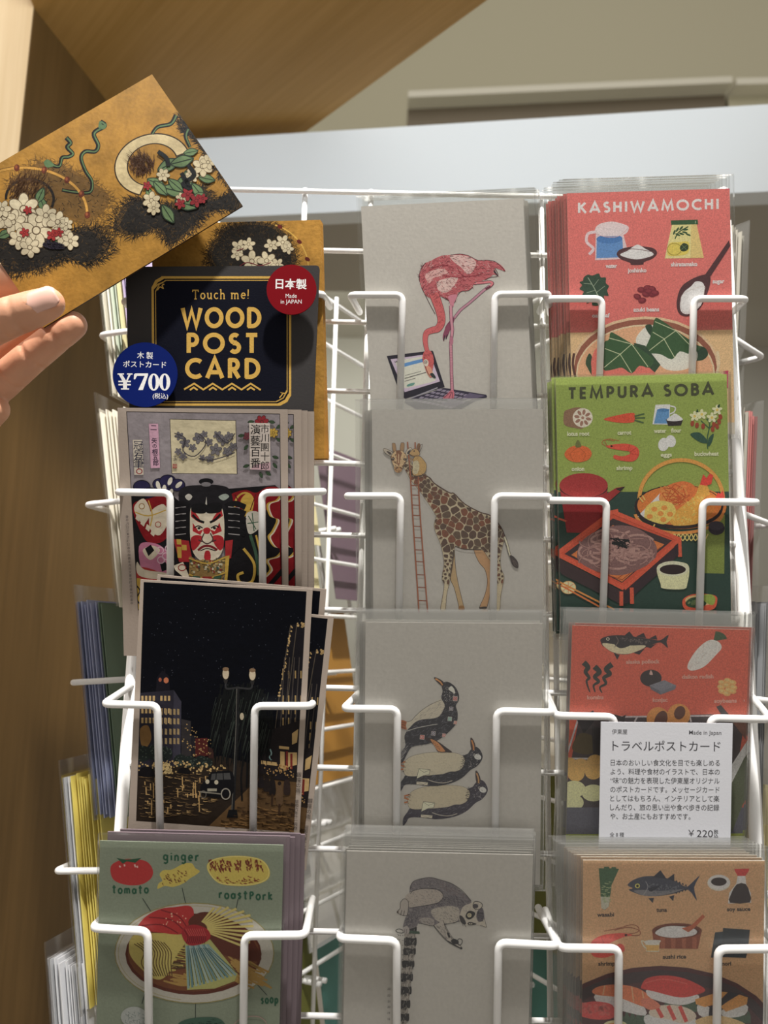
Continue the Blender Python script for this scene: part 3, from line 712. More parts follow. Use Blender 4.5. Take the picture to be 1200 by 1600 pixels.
# laptop
A.f0 = f2
A.poly([(95, 375), (570, 318), (580, 330), (700, 700), (285, 822), (228, 760)], (40, 38, 50))
A.poly([(135, 410), (470, 362), (545, 352), (650, 640), (282, 752)], (188, 172, 192))
A.poly([(185, 440), (215, 420), (460, 380), (530, 375), (606, 628), (560, 648), (290, 712), (262, 690)], (216, 206, 184))
A.blob([(205, 490), (235, 466), (350, 432), (480, 404), (485, 432), (350, 468), (225, 505), (210, 503)], (84, 134, 188))
A.lines([[(290 + i * 15, 580 - i * 4), (299 + i * 15, 574 - i * 4)] for i in range(11)], 7, (64, 58, 58))
A.lines([[(285 + i * 14, 612 - i * 4), (294 + i * 14, 602 - i * 4)] for i in range(16)], 8, (56, 50, 52))
A.lines([[(285 + i * 14, 640 - i * 4), (294 + i * 14, 632 - i * 4)] for i in range(8)], 6, (70, 62, 60))
A.blob([(305, 680), (330, 664), (385, 652), (375, 678), (340, 688), (310, 692)], (92, 140, 130))
A.lines([[(175, 432), (190, 442), (196, 428), (212, 446)]], 5, (60, 50, 60))
A.poly([(290, 820), (345, 818), (690, 706), (1130, 778), (1142, 795), (1135, 808), (1010, 850), (880, 925), (760, 950), (500, 960), (390, 925), (280, 862)], (52, 48, 66))
A.line([(345, 815), (625, 705)], 12, (150, 146, 158))
q = []
for r in range(5):
    for k in range(9):
        x = 640 + k * 46 - r * 62; y = 716 + k * 9 + r * 27
        if x + 40 < 1060 - r * 60: q.append([(x, y), (x + 36, y + 7), (x + 8, y + 25), (x - 28, y + 18)])
A.polys(q, (134, 126, 146))
A.poly([(880, 806), (960, 760), (1120, 790), (1010, 822)], (96, 88, 112))
A.poly([(640, 880), (760, 838), (900, 858), (800, 908)], (96, 88, 112))
# folded leg behind
A.f0 = f1
A.lines([[(520, 880), (600, 780), (700, 700), (860, 560), (940, 500)]], 34, (60, 36, 52), True); A.lines([[(520, 880), (600, 780), (700, 700), (860, 560), (940, 500)]], 25, (172, 122, 140), True)
A.lines([[(740, 470), (860, 462), (940, 452), (975, 470), (950, 505), (890, 540)]], 36, (96, 44, 58), True, 26)
A.lines([[(740, 470), (860, 462), (940, 452), (970, 470), (945, 500)]], 22, (196, 112, 120), True)
A.blob([(520, 870), (470, 910), (420, 980), (410, 1040), (420, 1090), (440, 1100), (470, 1030), (500, 970), (525, 900)], (112, 52, 78))
A.f0 = f2
A.blob([(765, 20), (715, 70), (688, 130), (678, 180), (690, 222), (704, 180), (718, 190), (735, 140), (770, 80)], (128, 64, 88)); A.lines([[(690, 215), (700, 160)], [(712, 200), (726, 150)]], 10, (40, 36, 44))
# body
A.f0 = f1
B = [(118, 440), (112, 380), (130, 310), (180, 235), (235, 215), (300, 178), (380, 146), (480, 138), (590, 128), (680, 145), (800, 200), (900, 200), (1010, 222), (1080, 265), (1122, 328), (1060, 308), (1000, 290), (1005, 330), (1038, 382), (985, 366), (940, 400), (880, 430), (760, 470), (738, 515), (690, 552), (600, 566), (565, 590), (545, 640), (522, 695), (470, 685), (425, 650), (375, 625), (330, 640), (240, 640), (180, 600), (140, 520)]
A.blob(B, (174, 90, 96)); BB = catmull(B, 4)
A.f0 = f2
N = [(660, -20), (668, 40), (655, 85), (610, 108), (550, 112), (505, 140), (488, 190), (490, 245), (505, 300), (522, 345)]
A.f0 = f1
neck = [(285, 590), (318, 680), (352, 780), (372, 870), (368, 940), (330, 1000), (270, 1018), (205, 1045), (185, 1100), (186, 1170), (200, 1240), (225, 1310)]
A.line(neck, 118, (80, 36, 44), True, 46); A.line(neck, 108, (190, 92, 94), True, 40)
wings = [(430, 330), (480, 300), (560, 420), (480, 520), (400, 540), (330, 460), (360, 390)]
A.blob([(470, 150), (600, 140), (720, 170), (780, 230), (740, 330), (680, 360), (600, 280), (520, 220)], (214, 168, 164))
A.blob([(180, 380), (260, 320), (380, 300), (450, 340), (380, 380), (280, 410), (230, 470)], (212, 158, 154))
A.blob([(330, 450), (440, 410), (560, 400), (540, 470), (460, 560), (400, 580), (330, 540)], (216, 172, 166))
A.hatch(BB, 460, 36, 4.2, (140, 50, 60), lambda x, y: math.atan2(y - 650, x - 900) + math.pi / 2 + 0.6 if x < 350 else 0.45 + (y - 350) * 0.002, 0.5)
A.hatch(BB, 300, 34, 4.6, (58, 26, 36), lambda x, y: 2.3 if x < 220 else 2.6 + (x - 400) * 0.001, 0.4)
A.hatch(BB, 150, 26, 3.8, (228, 184, 178), lambda x, y: 0.5 if x > 300 else 1.9, 0.5)
A.lines([[(118, 450), (112, 380), (135, 300), (185, 230)], [(140, 520), (190, 620), (240, 720), (300, 830)], [(480, 138), (590, 126), (690, 146), (800, 200), (900, 198), (1010, 220), (1122, 328)], [(1000, 290), (1038, 382), (940, 402), (880, 432)], [(740, 515), (690, 554), (600, 568), (545, 640), (522, 697), (425, 652), (375, 626)]], 6, (58, 30, 38), True)
A.lines([[(230, 320), (330, 270), (440, 262), (520, 300)], [(380, 380), (480, 392), (580, 400), (700, 390)], [(560, 290), (600, 360), (660, 390), (760, 380), (860, 350)]], 9, (128, 44, 56), True)
A.hatch(BB[:12], 14, 46, 5, (90, 40, 50), 3.9, 0.3)
A.poly([(985, 300), (1005, 330), (1040, 384), (1030, 386), (985, 340)], (56, 40, 48)); A.poly([(1080, 268), (1124, 330), (1105, 325)], (120, 36, 48))
nb = catmull(neck, 6, False)
A.hatch([(x + 38, y) for x, y in nb[:44]] + [(x - 36, y) for x, y in nb[:44]][::-1], 170, 12, 3, (120, 44, 50), 1.2, 0.8)
# leg down
A.blob([(455, 620), (555, 600), (545, 650), (522, 700), (512, 745), (484, 745), (468, 690)], (186, 118, 134))
A.f0 = f2
Lg = [(762, -150), (770, 20), (778, 100), (768, 200), (762, 260), (768, 420), (770, 560), (778, 740)]
A.line(Lg, 36, (72, 40, 60), True); A.line(Lg, 26, (190, 130, 146), True); A.lines([[(752, y), (784, y)] for y in range(270, 720, 17)], 3, (130, 78, 96))
A.ell(768, 215, 20, 50, (166, 104, 124))
A.blob([(765, 730), (790, 735), (800, 780), (785, 822), (740, 822), (680, 815), (720, 775)], (186, 104, 118)); A.lines([[(765, 745), (690, 812)], [(772, 750), (740, 820)], [(780, 750), (782, 820)]], 6, (96, 44, 60))
# head
H = [(486, 330), (530, 312), (568, 345), (586, 420), (578, 490), (566, 540), (560, 600), (530, 580), (505, 530), (486, 470), (466, 400)]
A.blob(H, (188, 88, 88)); A.hatch(catmull(H, 4), 60, 20, 4, (110, 40, 46), 1.3, 0.5)
A.blob([(478, 425), (510, 410), (530, 440), (520, 480), (495, 480)], (214, 190, 176)); A.ring(500, 438, 17, 18, 5, (60, 40, 44)); A.ell(502, 438, 6, 6, (40, 30, 36))
A.blob([(500, 490), (530, 480), (560, 505), (572, 560), (545, 590), (520, 560)], (214, 140, 116)); A.line([(498, 482), (520, 545), (548, 585)], 6, (70, 40, 40), True)
A.blob([(545, 562), (575, 552), (605, 592), (598, 608), (565, 592)], (44, 52, 52))
printed(c)
stack(c, 4, 'sleeved animal postcard behind the flamingo card in its stack', 'flamingo postcard stack', 0.005, 0.0018, (0.0008, 0.001), 11)

# ---- giraffe
c = card('animal_postcard', 'pearl postcard of a giraffe with a small brown animal on a ladder', 2, (581, 640.5), (848, 639), 0.148, M['pearl'], sleeve=M['film_haze'], sl=(15, 3, 0.0062), gain=0.68)
A = c.A; f3 = fr(590, 670, 8.571); f4 = fr(660, 760, 7.06); f7 = fr(540, 610, 3.53)
A.f0 = ID
def mix(*L): return [f(x, y) for f, x, y in L]
TAN = (196, 170, 132); CRM = (192, 178, 146); BR = (98, 58, 36); DB = (62, 44, 34)
far_leg = mix((f4, 350, 700), (f4, 362, 850), (f4, 375, 960), (f4, 402, 1100), (f4, 455, 1320), (f4, 460, 1358), (f4, 402, 1358), (f4, 398, 1310), (f4, 350, 1120), (f4, 308, 1020), (f4, 310, 880))
A.blob(far_leg, (176, 148, 104)); A.outline(far_leg, 0.7, DB)
hind = mix((f4, 570, 690), (f4, 620, 830), (f4, 690, 920), (f4, 716, 1050), (f4, 690, 1190), (f4, 630, 1335), (f4, 660, 1350), (f4, 705, 1345), (f4, 745, 1190), (f4, 765, 1000), (f4, 770, 820), (f4, 680, 690))
A.blob(hind, (184, 142, 96)); A.outline(hind, 0.7, DB); A.f0 = f4
A.blob([(632, 1332), (700, 1325), (708, 1346), (660, 1352), (628, 1346)], (60, 50, 44)); A.blob([(405, 1320), (455, 1318), (460, 1358), (405, 1358)], (150, 106, 50))
A.f0 = ID
Bd = mix((f3, 345, 500), (f3, 400, 600), (f3, 440, 680), (f3, 560, 830), (f3, 700, 1030), (f3, 785, 1175), (f4, 148, 345), (f4, 128, 430), (f4, 150, 520), (f4, 200, 640), (f4, 228, 760), (f4, 238, 850), (f4, 222, 960), (f4, 218, 1030), (f4, 240, 1080), (f4, 225, 1200), (f4, 200, 1362), (f4, 252, 1362), (f4, 268, 1200), (f4, 300, 1050), (f4, 318, 900), (f4, 350, 760), (f4, 362, 670), (f4, 450, 692), (f4, 570, 698), (f4, 660, 700), (f4, 720, 780), (f4, 770, 860), (f4, 812, 1000), (f4, 818, 1180), (f4, 800, 1362), (f4, 852, 1362), (f4, 866, 1200), (f4, 895, 1050), (f4, 900, 985), (f4, 868, 900), (f4, 862, 780), (f4, 890, 640), (f4, 915, 560), (f4, 870, 460), (f4, 820, 380), (f4, 750, 325), (f4, 640, 288), (f4, 560, 250), (f4, 470, 198), (f4, 400, 140), (f4, 350, 82), (f3, 960, 860), (f3, 860, 810), (f3, 760, 735), (f3, 690, 660), (f3, 620, 590), (f3, 540, 600), (f3, 430, 430))
A.blob(Bd, CRM, 4); BdC = catmull(Bd, 3)
# patches: cells around scattered centres, shrunk and kept inside the coat
rnd = random.Random(4); pts = []
xs = [p[0] for p in BdC]; ys = [p[1] for p in BdC]
for k in range(6000):
    p = (rnd.uniform(min(xs), max(xs)), rnd.uniform(min(ys), 908)); dmin = 8.5 if p[1] < 868 and 684 < p[0] < 766 else 6.6
    if p[1] > 868: dmin = 5.0
    if inside(p, BdC) and all(math.dist(p, q) > dmin for q in pts): pts.append(p)
cells = []
for p in pts:
    cell = [(p[0] + 9 * math.cos(a * math.pi / 6), p[1] + 9 * math.sin(a * math.pi / 6)) for a in range(12)]
    for q in pts:
        if q is p or math.dist(p, q) > 18: continue
        mx, my = (p[0] + q[0]) / 2, (p[1] + q[1]) / 2; nx, ny = p[0] - q[0], p[1] - q[1]; out = []
        for j in range(len(cell)):
            a, b = cell[j - 1], cell[j]; fa = (a[0] - mx) * nx + (a[1] - my) * ny; fb = (b[0] - mx) * nx + (b[1] - my) * ny
            if (fa >= 0) != (fb >= 0): t = fa / (fa - fb); out.append((a[0] + (b[0] - a[0]) * t, a[1] + (b[1] - a[1]) * t))
            if fb >= 0: out.append(b)
        cell = out
        if len(cell) < 3: break
    if len(cell) < 3: continue
    k = 0.82 if p[1] < 868 else 0.55; res = []
    for a in cell:
        t = k
        while t > 0.1 and not inside((p[0] + (a[0] - p[0]) * (t + .08), p[1] + (a[1] - p[1]) * (t + .08)), BdC): t -= 0.08
        res.append((p[0] + (a[0] - p[0]) * t, p[1] + (a[1] - p[1]) * t))
    cells.append(res)
for i, ce in enumerate(cells):
    A._put([catmull(ce, 3) if len(ce) > 4 else ce], ((104, 62, 38), (84, 58, 42), (122, 66, 34), (92, 70, 50))[i % 4])
for ce in cells: A.dots(ce, 9, 0.42, (52, 38, 32)); 
A.hatch(BdC, 260, 2.4, 0.35, (96, 78, 58), 0.6, 0.6)
A.outline(Bd, 0.55, (84, 66, 48))
A.lines([mix((f3, 540, 600), (f3, 690, 650), (f3, 760, 730), (f3, 960, 855), (f4, 350, 80), (f4, 470, 196), (f4, 640, 286), (f4, 750, 322), (f4, 860, 440), (f4, 912, 555))], 1.6, (72, 42, 30), True)
A.lines([mix((f4, 360, 660), (f4, 450, 690), (f4, 570, 698), (f4, 650, 698)), mix((f4, 345, 700), (f4, 330, 860), (f4, 305, 1000))], 1.5, (64, 44, 30), True)
# tail
A.f0 = f4
A.line([(905, 555), (935, 640), (955, 720), (975, 780)], 30, DB, True, 22); A.line([(905, 555), (935, 640), (955, 720), (975, 780)], 20, (206, 196, 170), True, 14)
A.blob([(965, 765), (1000, 770), (1048, 825), (1060, 880), (1050, 903), (1015, 890), (985, 850)], (52, 40, 40)); A.hatch([(970, 780), (1040, 830), (1050, 890), (1000, 860)], 20, 30, 4, (96, 80, 74), 1.0)
# ladder
A.f0 = ID
rail = [f3(400, 175), f3(425, 450), f3(445, 720), f3(470, 1150), f7(405, 1225)]; rail2 = [f3(545, 640), f3(555, 900), f3(580, 1300), f7(453, 1225)]
A.lines([rail, rail2, [f3(502, 180), f3(504, 262)]], 2.1, (150, 82, 46), True)
rg = []
for y in (525, 578, 633, 690, 750, 813, 880, 945, 1017, 1087, 1160):
    Y = f7(0, y)[1]
    g = lambda R: next(a[0] + (b[0] - a[0]) * (Y - a[1]) / (b[1] - a[1]) for a, b in zip(R, R[1:]) if a[1] <= Y <= b[1])
    rg.append([(g(rail), Y - .3), (g(rail2), Y + .3)])
A.lines(rg, 1.5, (128, 66, 38))
# giraffe head
A.f0 = f3
for q in ([(195, 205), (215, 190), (238, 205), (250, 285), (240, 320), (212, 310)], [(312, 195), (335, 186), (357, 198), (350, 290), (318, 310), (300, 275)]):
    A.blob(q, (158, 124, 84)); A.outline(q, 4, DB)
ear = [(75, 285), (90, 262), (130, 275), (180, 300), (205, 335), (170, 362), (110, 330)]
A.blob(ear, (176, 166, 150)); A.outline(ear, 5, DB); A.blob([(120, 300), (165, 310), (190, 340), (160, 345)], (70, 56, 50))
ear = [(375, 330), (395, 280), (440, 250), (460, 280), (420, 340), (390, 365)]; A.blob(ear, (186, 176, 156)); A.outline(ear, 5, DB); A.blob([(395, 330), (410, 300), (445, 280), (420, 335)], (60, 50, 50))
hd = [(178, 380), (205, 330), (245, 295), (310, 290), (350, 310), (392, 372), (380, 430), (345, 490), (325, 550), (290, 585), (245, 575), (220, 510), (196, 450)]
A.blob(hd, (198, 170, 126)); A.outline(hd, 5, DB)
A.blob([(250, 300), (300, 292), (318, 330), (300, 430), (290, 480), (262, 470), (258, 380)], (134, 84, 50)); A.line([(282, 330), (280, 460)], 12, (206, 178, 140))
A.blob([(222, 520), (290, 505), (325, 520), (322, 560), (285, 586), (240, 574)], (180, 138, 86)); A.ell(252, 528, 14, 8, (70, 44, 30), -0.3); A.ell(306, 522, 14, 8, (70, 44, 30), 0.3); A.line([(245, 560), (285, 568), (315, 548)], 5, DB, True)
A.ell(206, 402, 24, 18, (60, 46, 40), -0.3); A.ell(366, 408, 22, 18, (60, 46, 40), 0.3); A.ell(206, 398, 7, 5, (190, 186, 170)); A.ell(366, 404, 7, 5, (190, 186, 170))
A.dots(hd, 60, 8, (110, 74, 46)); A.hatch(catmull(hd, 3), 50, 16, 3, (80, 58, 42), 1.4, 0.4)
# small passenger
by = [(475, 430), (500, 370), (560, 365), (610, 410), (650, 470), (652, 540), (620, 600), (540, 630), (480, 620), (460, 560), (480, 500)]
A.blob(by, (184, 150, 88)); A.outline(by, 5, DB); A.blob([(480, 440), (540, 430), (560, 520), (530, 600), (480, 600), (470, 520)], (190, 182, 150)); A.hatch(catmull(by, 3), 110, 18, 3, (110, 84, 48), 1.2, 0.7)
h2 = [(425, 330), (460, 285), (500, 265), (545, 285), (565, 330), (550, 360), (510, 372), (460, 365)]
A.blob(h2, (180, 146, 92)); A.outline(h2, 5, DB); A.blob([(520, 270), (535, 205), (560, 195), (575, 225), (560, 290)], (124, 90, 60)); A.outline([(545, 280), (570, 225), (600, 210), (580, 280), (560, 310)], 5, DB)
A.ell(490, 298, 10, 9, (40, 30, 28)); A.line([(430, 340), (480, 362), (540, 352)], 5, DB, True); A.lines([[(480, 400), (450, 440), (430, 380)], [(480, 410), (440, 400)]], 8, (150, 116, 70))
printed(c)
stack(c, 4, 'sleeved animal postcard behind the giraffe card in its stack', 'giraffe postcard stack', -0.004, 0.0018, (0.001, 0.001), 12)

# ---- penguins
c = card('animal_postcard', 'pearl postcard of three stacked penguins carrying envelopes and stamps', 3, (571, 972), (848, 974), 0.148, M['pearl'], sleeve=M['film_haze'], sl=(9, 9, 0.0065), gain=0.60)
A = c.A; A.frame(610, 1040, 6.4)
BK = (38, 38, 46); WH = (176, 169, 152)
def dark(p, n, b=BK):
    A.blob(p, b); P = catmull(p, 3); A.hatch(P, n, 26, 3.2, (104, 104, 112), 2.6, 0.5); A.hatch(P, n, 24, 3, (18, 18, 24), 2.6, 0.5)
# lowest bird
def lying(dx, dy, sx, sy, grey):
    g = lambda L: [(dx + x * sx, dy + y * sy) for x, y in L]
    d = (52, 48, 60) if grey else BK
    dark(g([(730, 905), (775, 880), (800, 845), (850, 812), (895, 840), (922, 905), (905, 960), (860, 1010), (800, 1045), (720, 1120), (620, 1172), (500, 1200), (380, 1205), (260, 1190), (150, 1192), (115, 1240), (85, 1270), (85, 1200), (130, 1130), (160, 1095), (280, 1105), (400, 1098), (500, 1086), (560, 1068), (640, 1058), (710, 1030), (742, 960)]), 90, d)
    bl = g([(128, 1010), (150, 950), (230, 900), (400, 868), (600, 868), (700, 890), (742, 930), (738, 985), (705, 1035), (640, 1062), (520, 1085), (300, 1105), (155, 1098)])
    A.blob(bl, (176, 168, 146) if not grey else (172, 162, 138)); A.hatch(catmull(bl, 3), 130, 16, 2.2, (130, 122, 104), 0.1, 0.5); A.outline(bl, 2.5, (80, 72, 66))
    A.hatch(g([(715, 880), (745, 900), (735, 1000), (690, 1040)]), 40, 22, 4, (30, 28, 34), 0.2, 0.5)
    wg = g([(330, 1120), (420, 1095), (520, 1085), (600, 1060), (660, 1070), (600, 1130), (520, 1165), (420, 1150)]); dark(wg, 30, d)
    A.line(g([(370, 1140), (450, 1165), (540, 1172), (620, 1150)]), 6, (176, 168, 154), True)
    A.blob(g([(840, 900), (870, 882), (905, 905), (902, 935), (870, 940), (845, 925)]), (200, 196, 184))
    A.ring(*g([(838, 892)])[0], 12, 12, 4, (170, 166, 156)); A.dots(g([(790, 880), (850, 830), (910, 900), (860, 1000), (780, 1030)]), 40, 4, (150, 146, 146))
    bk = g([(800, 728), (815, 724), (838, 760), (852, 815), (835, 850), (815, 850), (802, 800)]); A.blob(bk, (58, 44, 44)); A.line(g([(812, 745), (830, 800), (832, 845)]), 14, (176, 112, 52) if not grey else (170, 126, 76), True)
    e = g([(285, 1030), (398, 1042), (388, 1090), (330, 1100), (262, 1132)]); A.poly(e, (196, 188, 164)); A.outline(e, 4, (60, 56, 58), False); A.line(g([(288, 1036), (335, 1068), (394, 1046)]), 3, (60, 56, 58))
    A.poly(g([(262, 1160), (375, 1168), (370, 1196), (260, 1186)]), (188, 180, 160)); A.line(g([(265, 1165), (330, 1188), (370, 1170)]), 3, (70, 66, 66))
    A.lines(g([(110, 1000), (150, 975)]) and [g([(95, 975), (150, 960)]), g([(95, 990), (140, 1010)]), g([(95, 1040), (130, 1035)])], 16, (160, 96, 50)); A.hatch(g([(95, 960), (160, 950), (150, 1060), (95, 1060)]), 16, 24, 4, (60, 40, 34), 0.1, 0.5)
lying(42, 330, 1.01, 1.0, True); lying(0, 0, 1, 1, False)
# top bird
A.blob([(515, 335), (548, 385), (540, 430), (500, 500), (400, 535), (290, 545), (205, 610), (160, 640), (110, 560), (200, 555), (250, 505), (310, 450), (400, 390)], WH); A.lines([[(505, 345), (400, 390), (310, 450), (250, 505), (200, 555), (110, 560)]], 4, (60, 56, 58), True)
A.hatch([(500, 360), (540, 400), (480, 500), (300, 530), (240, 540), (320, 460)], 60, 30, 2.4, (120, 114, 108), 2.5, 0.2)
dark([(515, 205), (540, 165), (590, 168), (650, 215), (685, 290), (682, 350), (655, 400), (672, 470), (668, 550), (640, 605), (560, 685), (480, 742), (380, 782), (240, 805), (190, 842), (125, 965), (98, 955), (98, 880), (150, 800), (142, 700), (200, 612), (290, 545), (470, 518), (535, 430), (540, 385), (510, 325), (522, 255)], 240)
A.line([(165, 655), (260, 625), (380, 600), (470, 585)], 7, (160, 158, 152), True); A.hatch([(180, 800), (150, 780), (100, 880), (110, 950), (180, 840)], 24, 60, 4, (150, 148, 146), 2.2, 0.15)
A.blob([(580, 235), (610, 205), (640, 240), (645, 280), (610, 260)], (196, 192, 180)); A.ring(568, 228, 16, 16, 5, (120, 116, 112)); A.dots([(530, 250), (640, 280), (650, 380), (550, 380)], 50, 3.5, (150, 148, 146))
A.blob([(436, 125), (460, 120), (520, 152), (542, 185), (524, 208), (480, 178)], (46, 38, 40)); A.line([(450, 130), (495, 160), (522, 195)], 17, (186, 126, 66), True, 12)
A.blob([(330, 725), (395, 722), (480, 762), (560, 820), (618, 866), (560, 868), (478, 862), (430, 790)], (46, 34, 36)); A.blob([(400, 735), (470, 765), (530, 830), (545, 858), (482, 856), (440, 800)], (176, 118, 68)); A.dots([(420, 750), (520, 830), (500, 850), (440, 800)], 25, 4, (110, 66, 40))
for (x, y, r, cc) in ((648, 330, 24, (160, 52, 56)), (608, 432, 20, (60, 60, 96)), (594, 533, 22, (96, 150, 140)), (650, 570, 18, (176, 90, 76)), (430, 678, 22, (76, 72, 104)), (318, 716, 24, (176, 62, 60)), (535, 696, 18, (176, 62, 64))):
    sq = lambda k: [(x + k * math.cos(a), y + k * math.sin(a)) for a in (0.9, 2.47, 4.04, 5.61)]
    A.poly(sq(r * 1.35), (196, 180, 172)); A.poly(sq(r * 1.1), cc); A.outline(sq(r * 0.5), 4, (200, 186, 176), False)
A.blob([(98, 548), (160, 560), (155, 600), (160, 640), (98, 615)], (150, 86, 46)); A.lines([[(98, 565), (155, 575)], [(98, 585), (155, 600)], [(98, 605), (150, 630)]], 5, (70, 44, 34))
printed(c)
stack(c, 5, 'sleeved animal postcard behind the penguin card in its stack', 'penguin postcard stack', -0.003, 0.0019, (0.0012, 0.001), 13)

# ---- lemur
c = card('animal_postcard', 'pearl postcard of a ring-tailed lemur perched on a branch', 4, (542, 1329.5), (833, 1336), 0.148, M['pearl'], sleeve=M['film_sheen'], sl=(8, 3, 0.0085), gain=0.60)
A = c.A; A.gain = 0.78; A.frame(600, 1350, 6.4)
GR = (118, 112, 116); INK = (20, 18, 26)
# tail first
tp = [(262, 640), (262, 780), (250, 900), (235, 1040), (220, 1180), (205, 1330), (192, 1470), (180, 1620)]
tw = catmull(tp, 8, False)
A.line(tp, 118, (168, 160, 150), True, 92)
edge = [(x - 55, y) for x, y in tw] + [(x + 55, y) for x, y in tw][::-1]
A.hatch(edge, 220, 30, 3.2, (74, 70, 74), 1.7, 0.3)
for y0, y1 in ((620, 680), (735, 815), (840, 905), (965, 1030), (1095, 1170), (1225, 1300), (1360, 1440), (1495, 1570)):
    q = [p for p in edge if y0 <= p[1] <= y1]
    xs = [x for x, y in tw if y0 - 20 <= y <= y1 + 20]; xm = sum(xs) / len(xs)
    A.blob([(xm - 58, y0 + 8), (xm - 20, y0), (xm + 30, y0 + 10), (xm + 62, y0 + 2), (xm + 60, y1), (xm + 20, y1 - 8), (xm - 25, y1 + 6), (xm - 56, y1)], (22, 20, 28))
    A.hatch([(xm - 55, y0 - 18), (xm + 58, y0 - 18), (xm + 58, y1 + 10), (xm - 55, y1 + 10)], 70, 34, 4, INK, 1.7, 0.25)
A.hatch(edge, 120, 24, 2.6, (190, 184, 174), 1.7, 0.3)
A.poly([(195, 660), (355, 675), (358, 700), (190, 690)], (44, 74, 56)); A.outline([(118, 665), (150, 650), (190, 665), (185, 690), (140, 685)], 7, INK)
# body
body = [(255, 262), (262, 220), (290, 180), (380, 148), (470, 138), (560, 160), (680, 200), (780, 275), (872, 372), (840, 430), (790, 480), (750, 570), (640, 602), (500, 622), (420, 605), (345, 590), (325, 625), (230, 655), (190, 640), (205, 560), (240, 480), (250, 400)]
A.blob(body, GR); P = catmull(body, 3)
A.blob([(470, 470), (560, 430), (680, 420), (750, 450), (740, 560), (640, 598), (520, 560)], (180, 172, 160))
A.blob([(350, 560), (420, 535), (500, 560), (490, 620), (420, 610)], (160, 152, 146))
A.hatch(P, 520, 22, 2.8, (66, 62, 76), lambda x, y: 0.5 + (x - 500) * 0.0012, 0.7); A.hatch(P, 260, 20, 2.6, (36, 34, 42), 0.6, 0.7); A.hatch(P, 200, 18, 2.6, (184, 176, 168), 0.5, 0.7)
A.hatch([(560, 160), (780, 270), (860, 370), (700, 330), (560, 220)], 80, 16, 2.6, (116, 84, 80), 0.8, 0.6)
A.hatch([(560, 330), (720, 300), (830, 400), (760, 440), (600, 400), (420, 460), (300, 470), (280, 440)], 170, 26, 4, (58, 54, 68), 0.4, 0.6)
th = [(215, 320), (300, 268), (420, 248), (540, 265), (590, 318), (545, 380), (420, 412), (270, 435), (215, 400)]
A.blob(th, (176, 166, 156)); A.hatch(catmull(th, 3), 170, 20, 2.4, (104, 96, 98), 0.3, 0.6); A.lines([[(262, 300), (300, 264), (420, 244), (545, 258), (592, 318), (548, 384), (420, 414), (262, 438)]], 5, INK, True)
ft = [(165, 385), (200, 348), (240, 370), (245, 430), (232, 510), (205, 515), (180, 512), (130, 482), (160, 445)]
A.blob(ft, (172, 164, 156)); A.outline(ft, 5, INK); A.lines([[(150, 455), (128, 485)], [(180, 460), (165, 510)], [(205, 465), (195, 515)]], 6, INK); A.dots([(120, 460), (140, 470), (140, 490), (120, 480)], 6, 7, (80, 60, 50))
A.hatch([(235, 480), (400, 460), (300, 600), (200, 640)], 130, 24, 3, (60, 58, 70), 1.8, 0.4)
A.blob([(190, 640), (230, 620), (255, 660), (240, 698), (200, 690)], (168, 160, 156)); A.lines([[(205, 650), (205, 690)], [(225, 650), (225, 695)]], 4, INK)
# arm
am = [(545, 590), (590, 660), (650, 740), (720, 800), (778, 846)]
A.line(am, 110, INK, True, 20); A.line(am, 100, (180, 172, 162), True, 12); A.lines([[(490, 610), (550, 690), (640, 780), (770, 850)], [(600, 600), (640, 690), (690, 760)]], 5, INK, True); A.hatch([(510, 600), (610, 610), (690, 770), (650, 790)], 60, 24, 3, (70, 66, 72), 1.0, 0.3)
A.blob([(630, 690), (650, 690), (660, 730), (645, 735)], INK); A.blob([(668, 770), (700, 748), (745, 770), (740, 800), (700, 800)], INK); A.outline([(735, 770), (752, 748), (782, 762), (775, 800), (745, 810)], 7, INK); A.line([(640, 770), (780, 850)], 8, INK); A.ell(772, 842, 14, 9, INK, 0.6)
# head
hd = [(770, 470), (800, 420), (860, 395), (900, 375), (960, 385), (990, 440), (1000, 520), (1025, 632), (960, 612), (900, 600), (840, 610), (790, 600), (752, 560)]
A.blob(hd, (190, 182, 168)); A.hatch(catmull(hd, 3), 130, 16, 2.4, (110, 104, 102), 1.0, 0.8)
A.blob([(935, 470), (985, 440), (1002, 540), (960, 580), (925, 540)], (92, 86, 96)); A.hatch([(935, 470), (985, 440), (1000, 560), (930, 580)], 70, 22, 4, INK, 1.3, 0.4)
A.outline([(890, 420), (905, 378), (955, 380), (985, 410), (960, 450), (910, 450)], 6, INK); A.blob([(890, 440), (900, 400), (935, 405), (940, 435)], (58, 54, 62))
A.blob([(815, 525), (835, 478), (870, 468), (912, 490), (895, 530), (850, 556)], INK); A.ring(854, 512, 21, 21, 9, (206, 196, 160)); A.ell(854, 512, 8, 8, (206, 196, 160))
A.blob([(755, 515), (790, 530), (820, 590), (800, 605), (765, 575)], (40, 38, 44)); A.blob([(835, 590), (870, 580), (925, 600), (880, 612), (845, 608)], (30, 28, 32)); A.ell(866, 597, 18, 7, (196, 188, 170)); A.ell(866, 597, 6, 5, INK)
A.lines([[(960, 612), (1026, 634)], [(1000, 530), (1026, 632)], [(800, 600), (822, 632)], [(785, 596), (790, 620)]], 4, INK)
A.lines([[(262, 250), (290, 178), (380, 146), (470, 136), (560, 158), (680, 198), (790, 275), (872, 370)], [(345, 592), (420, 606), (490, 622)], [(600, 606), (690, 590), (760, 570)]], 5, INK, True)
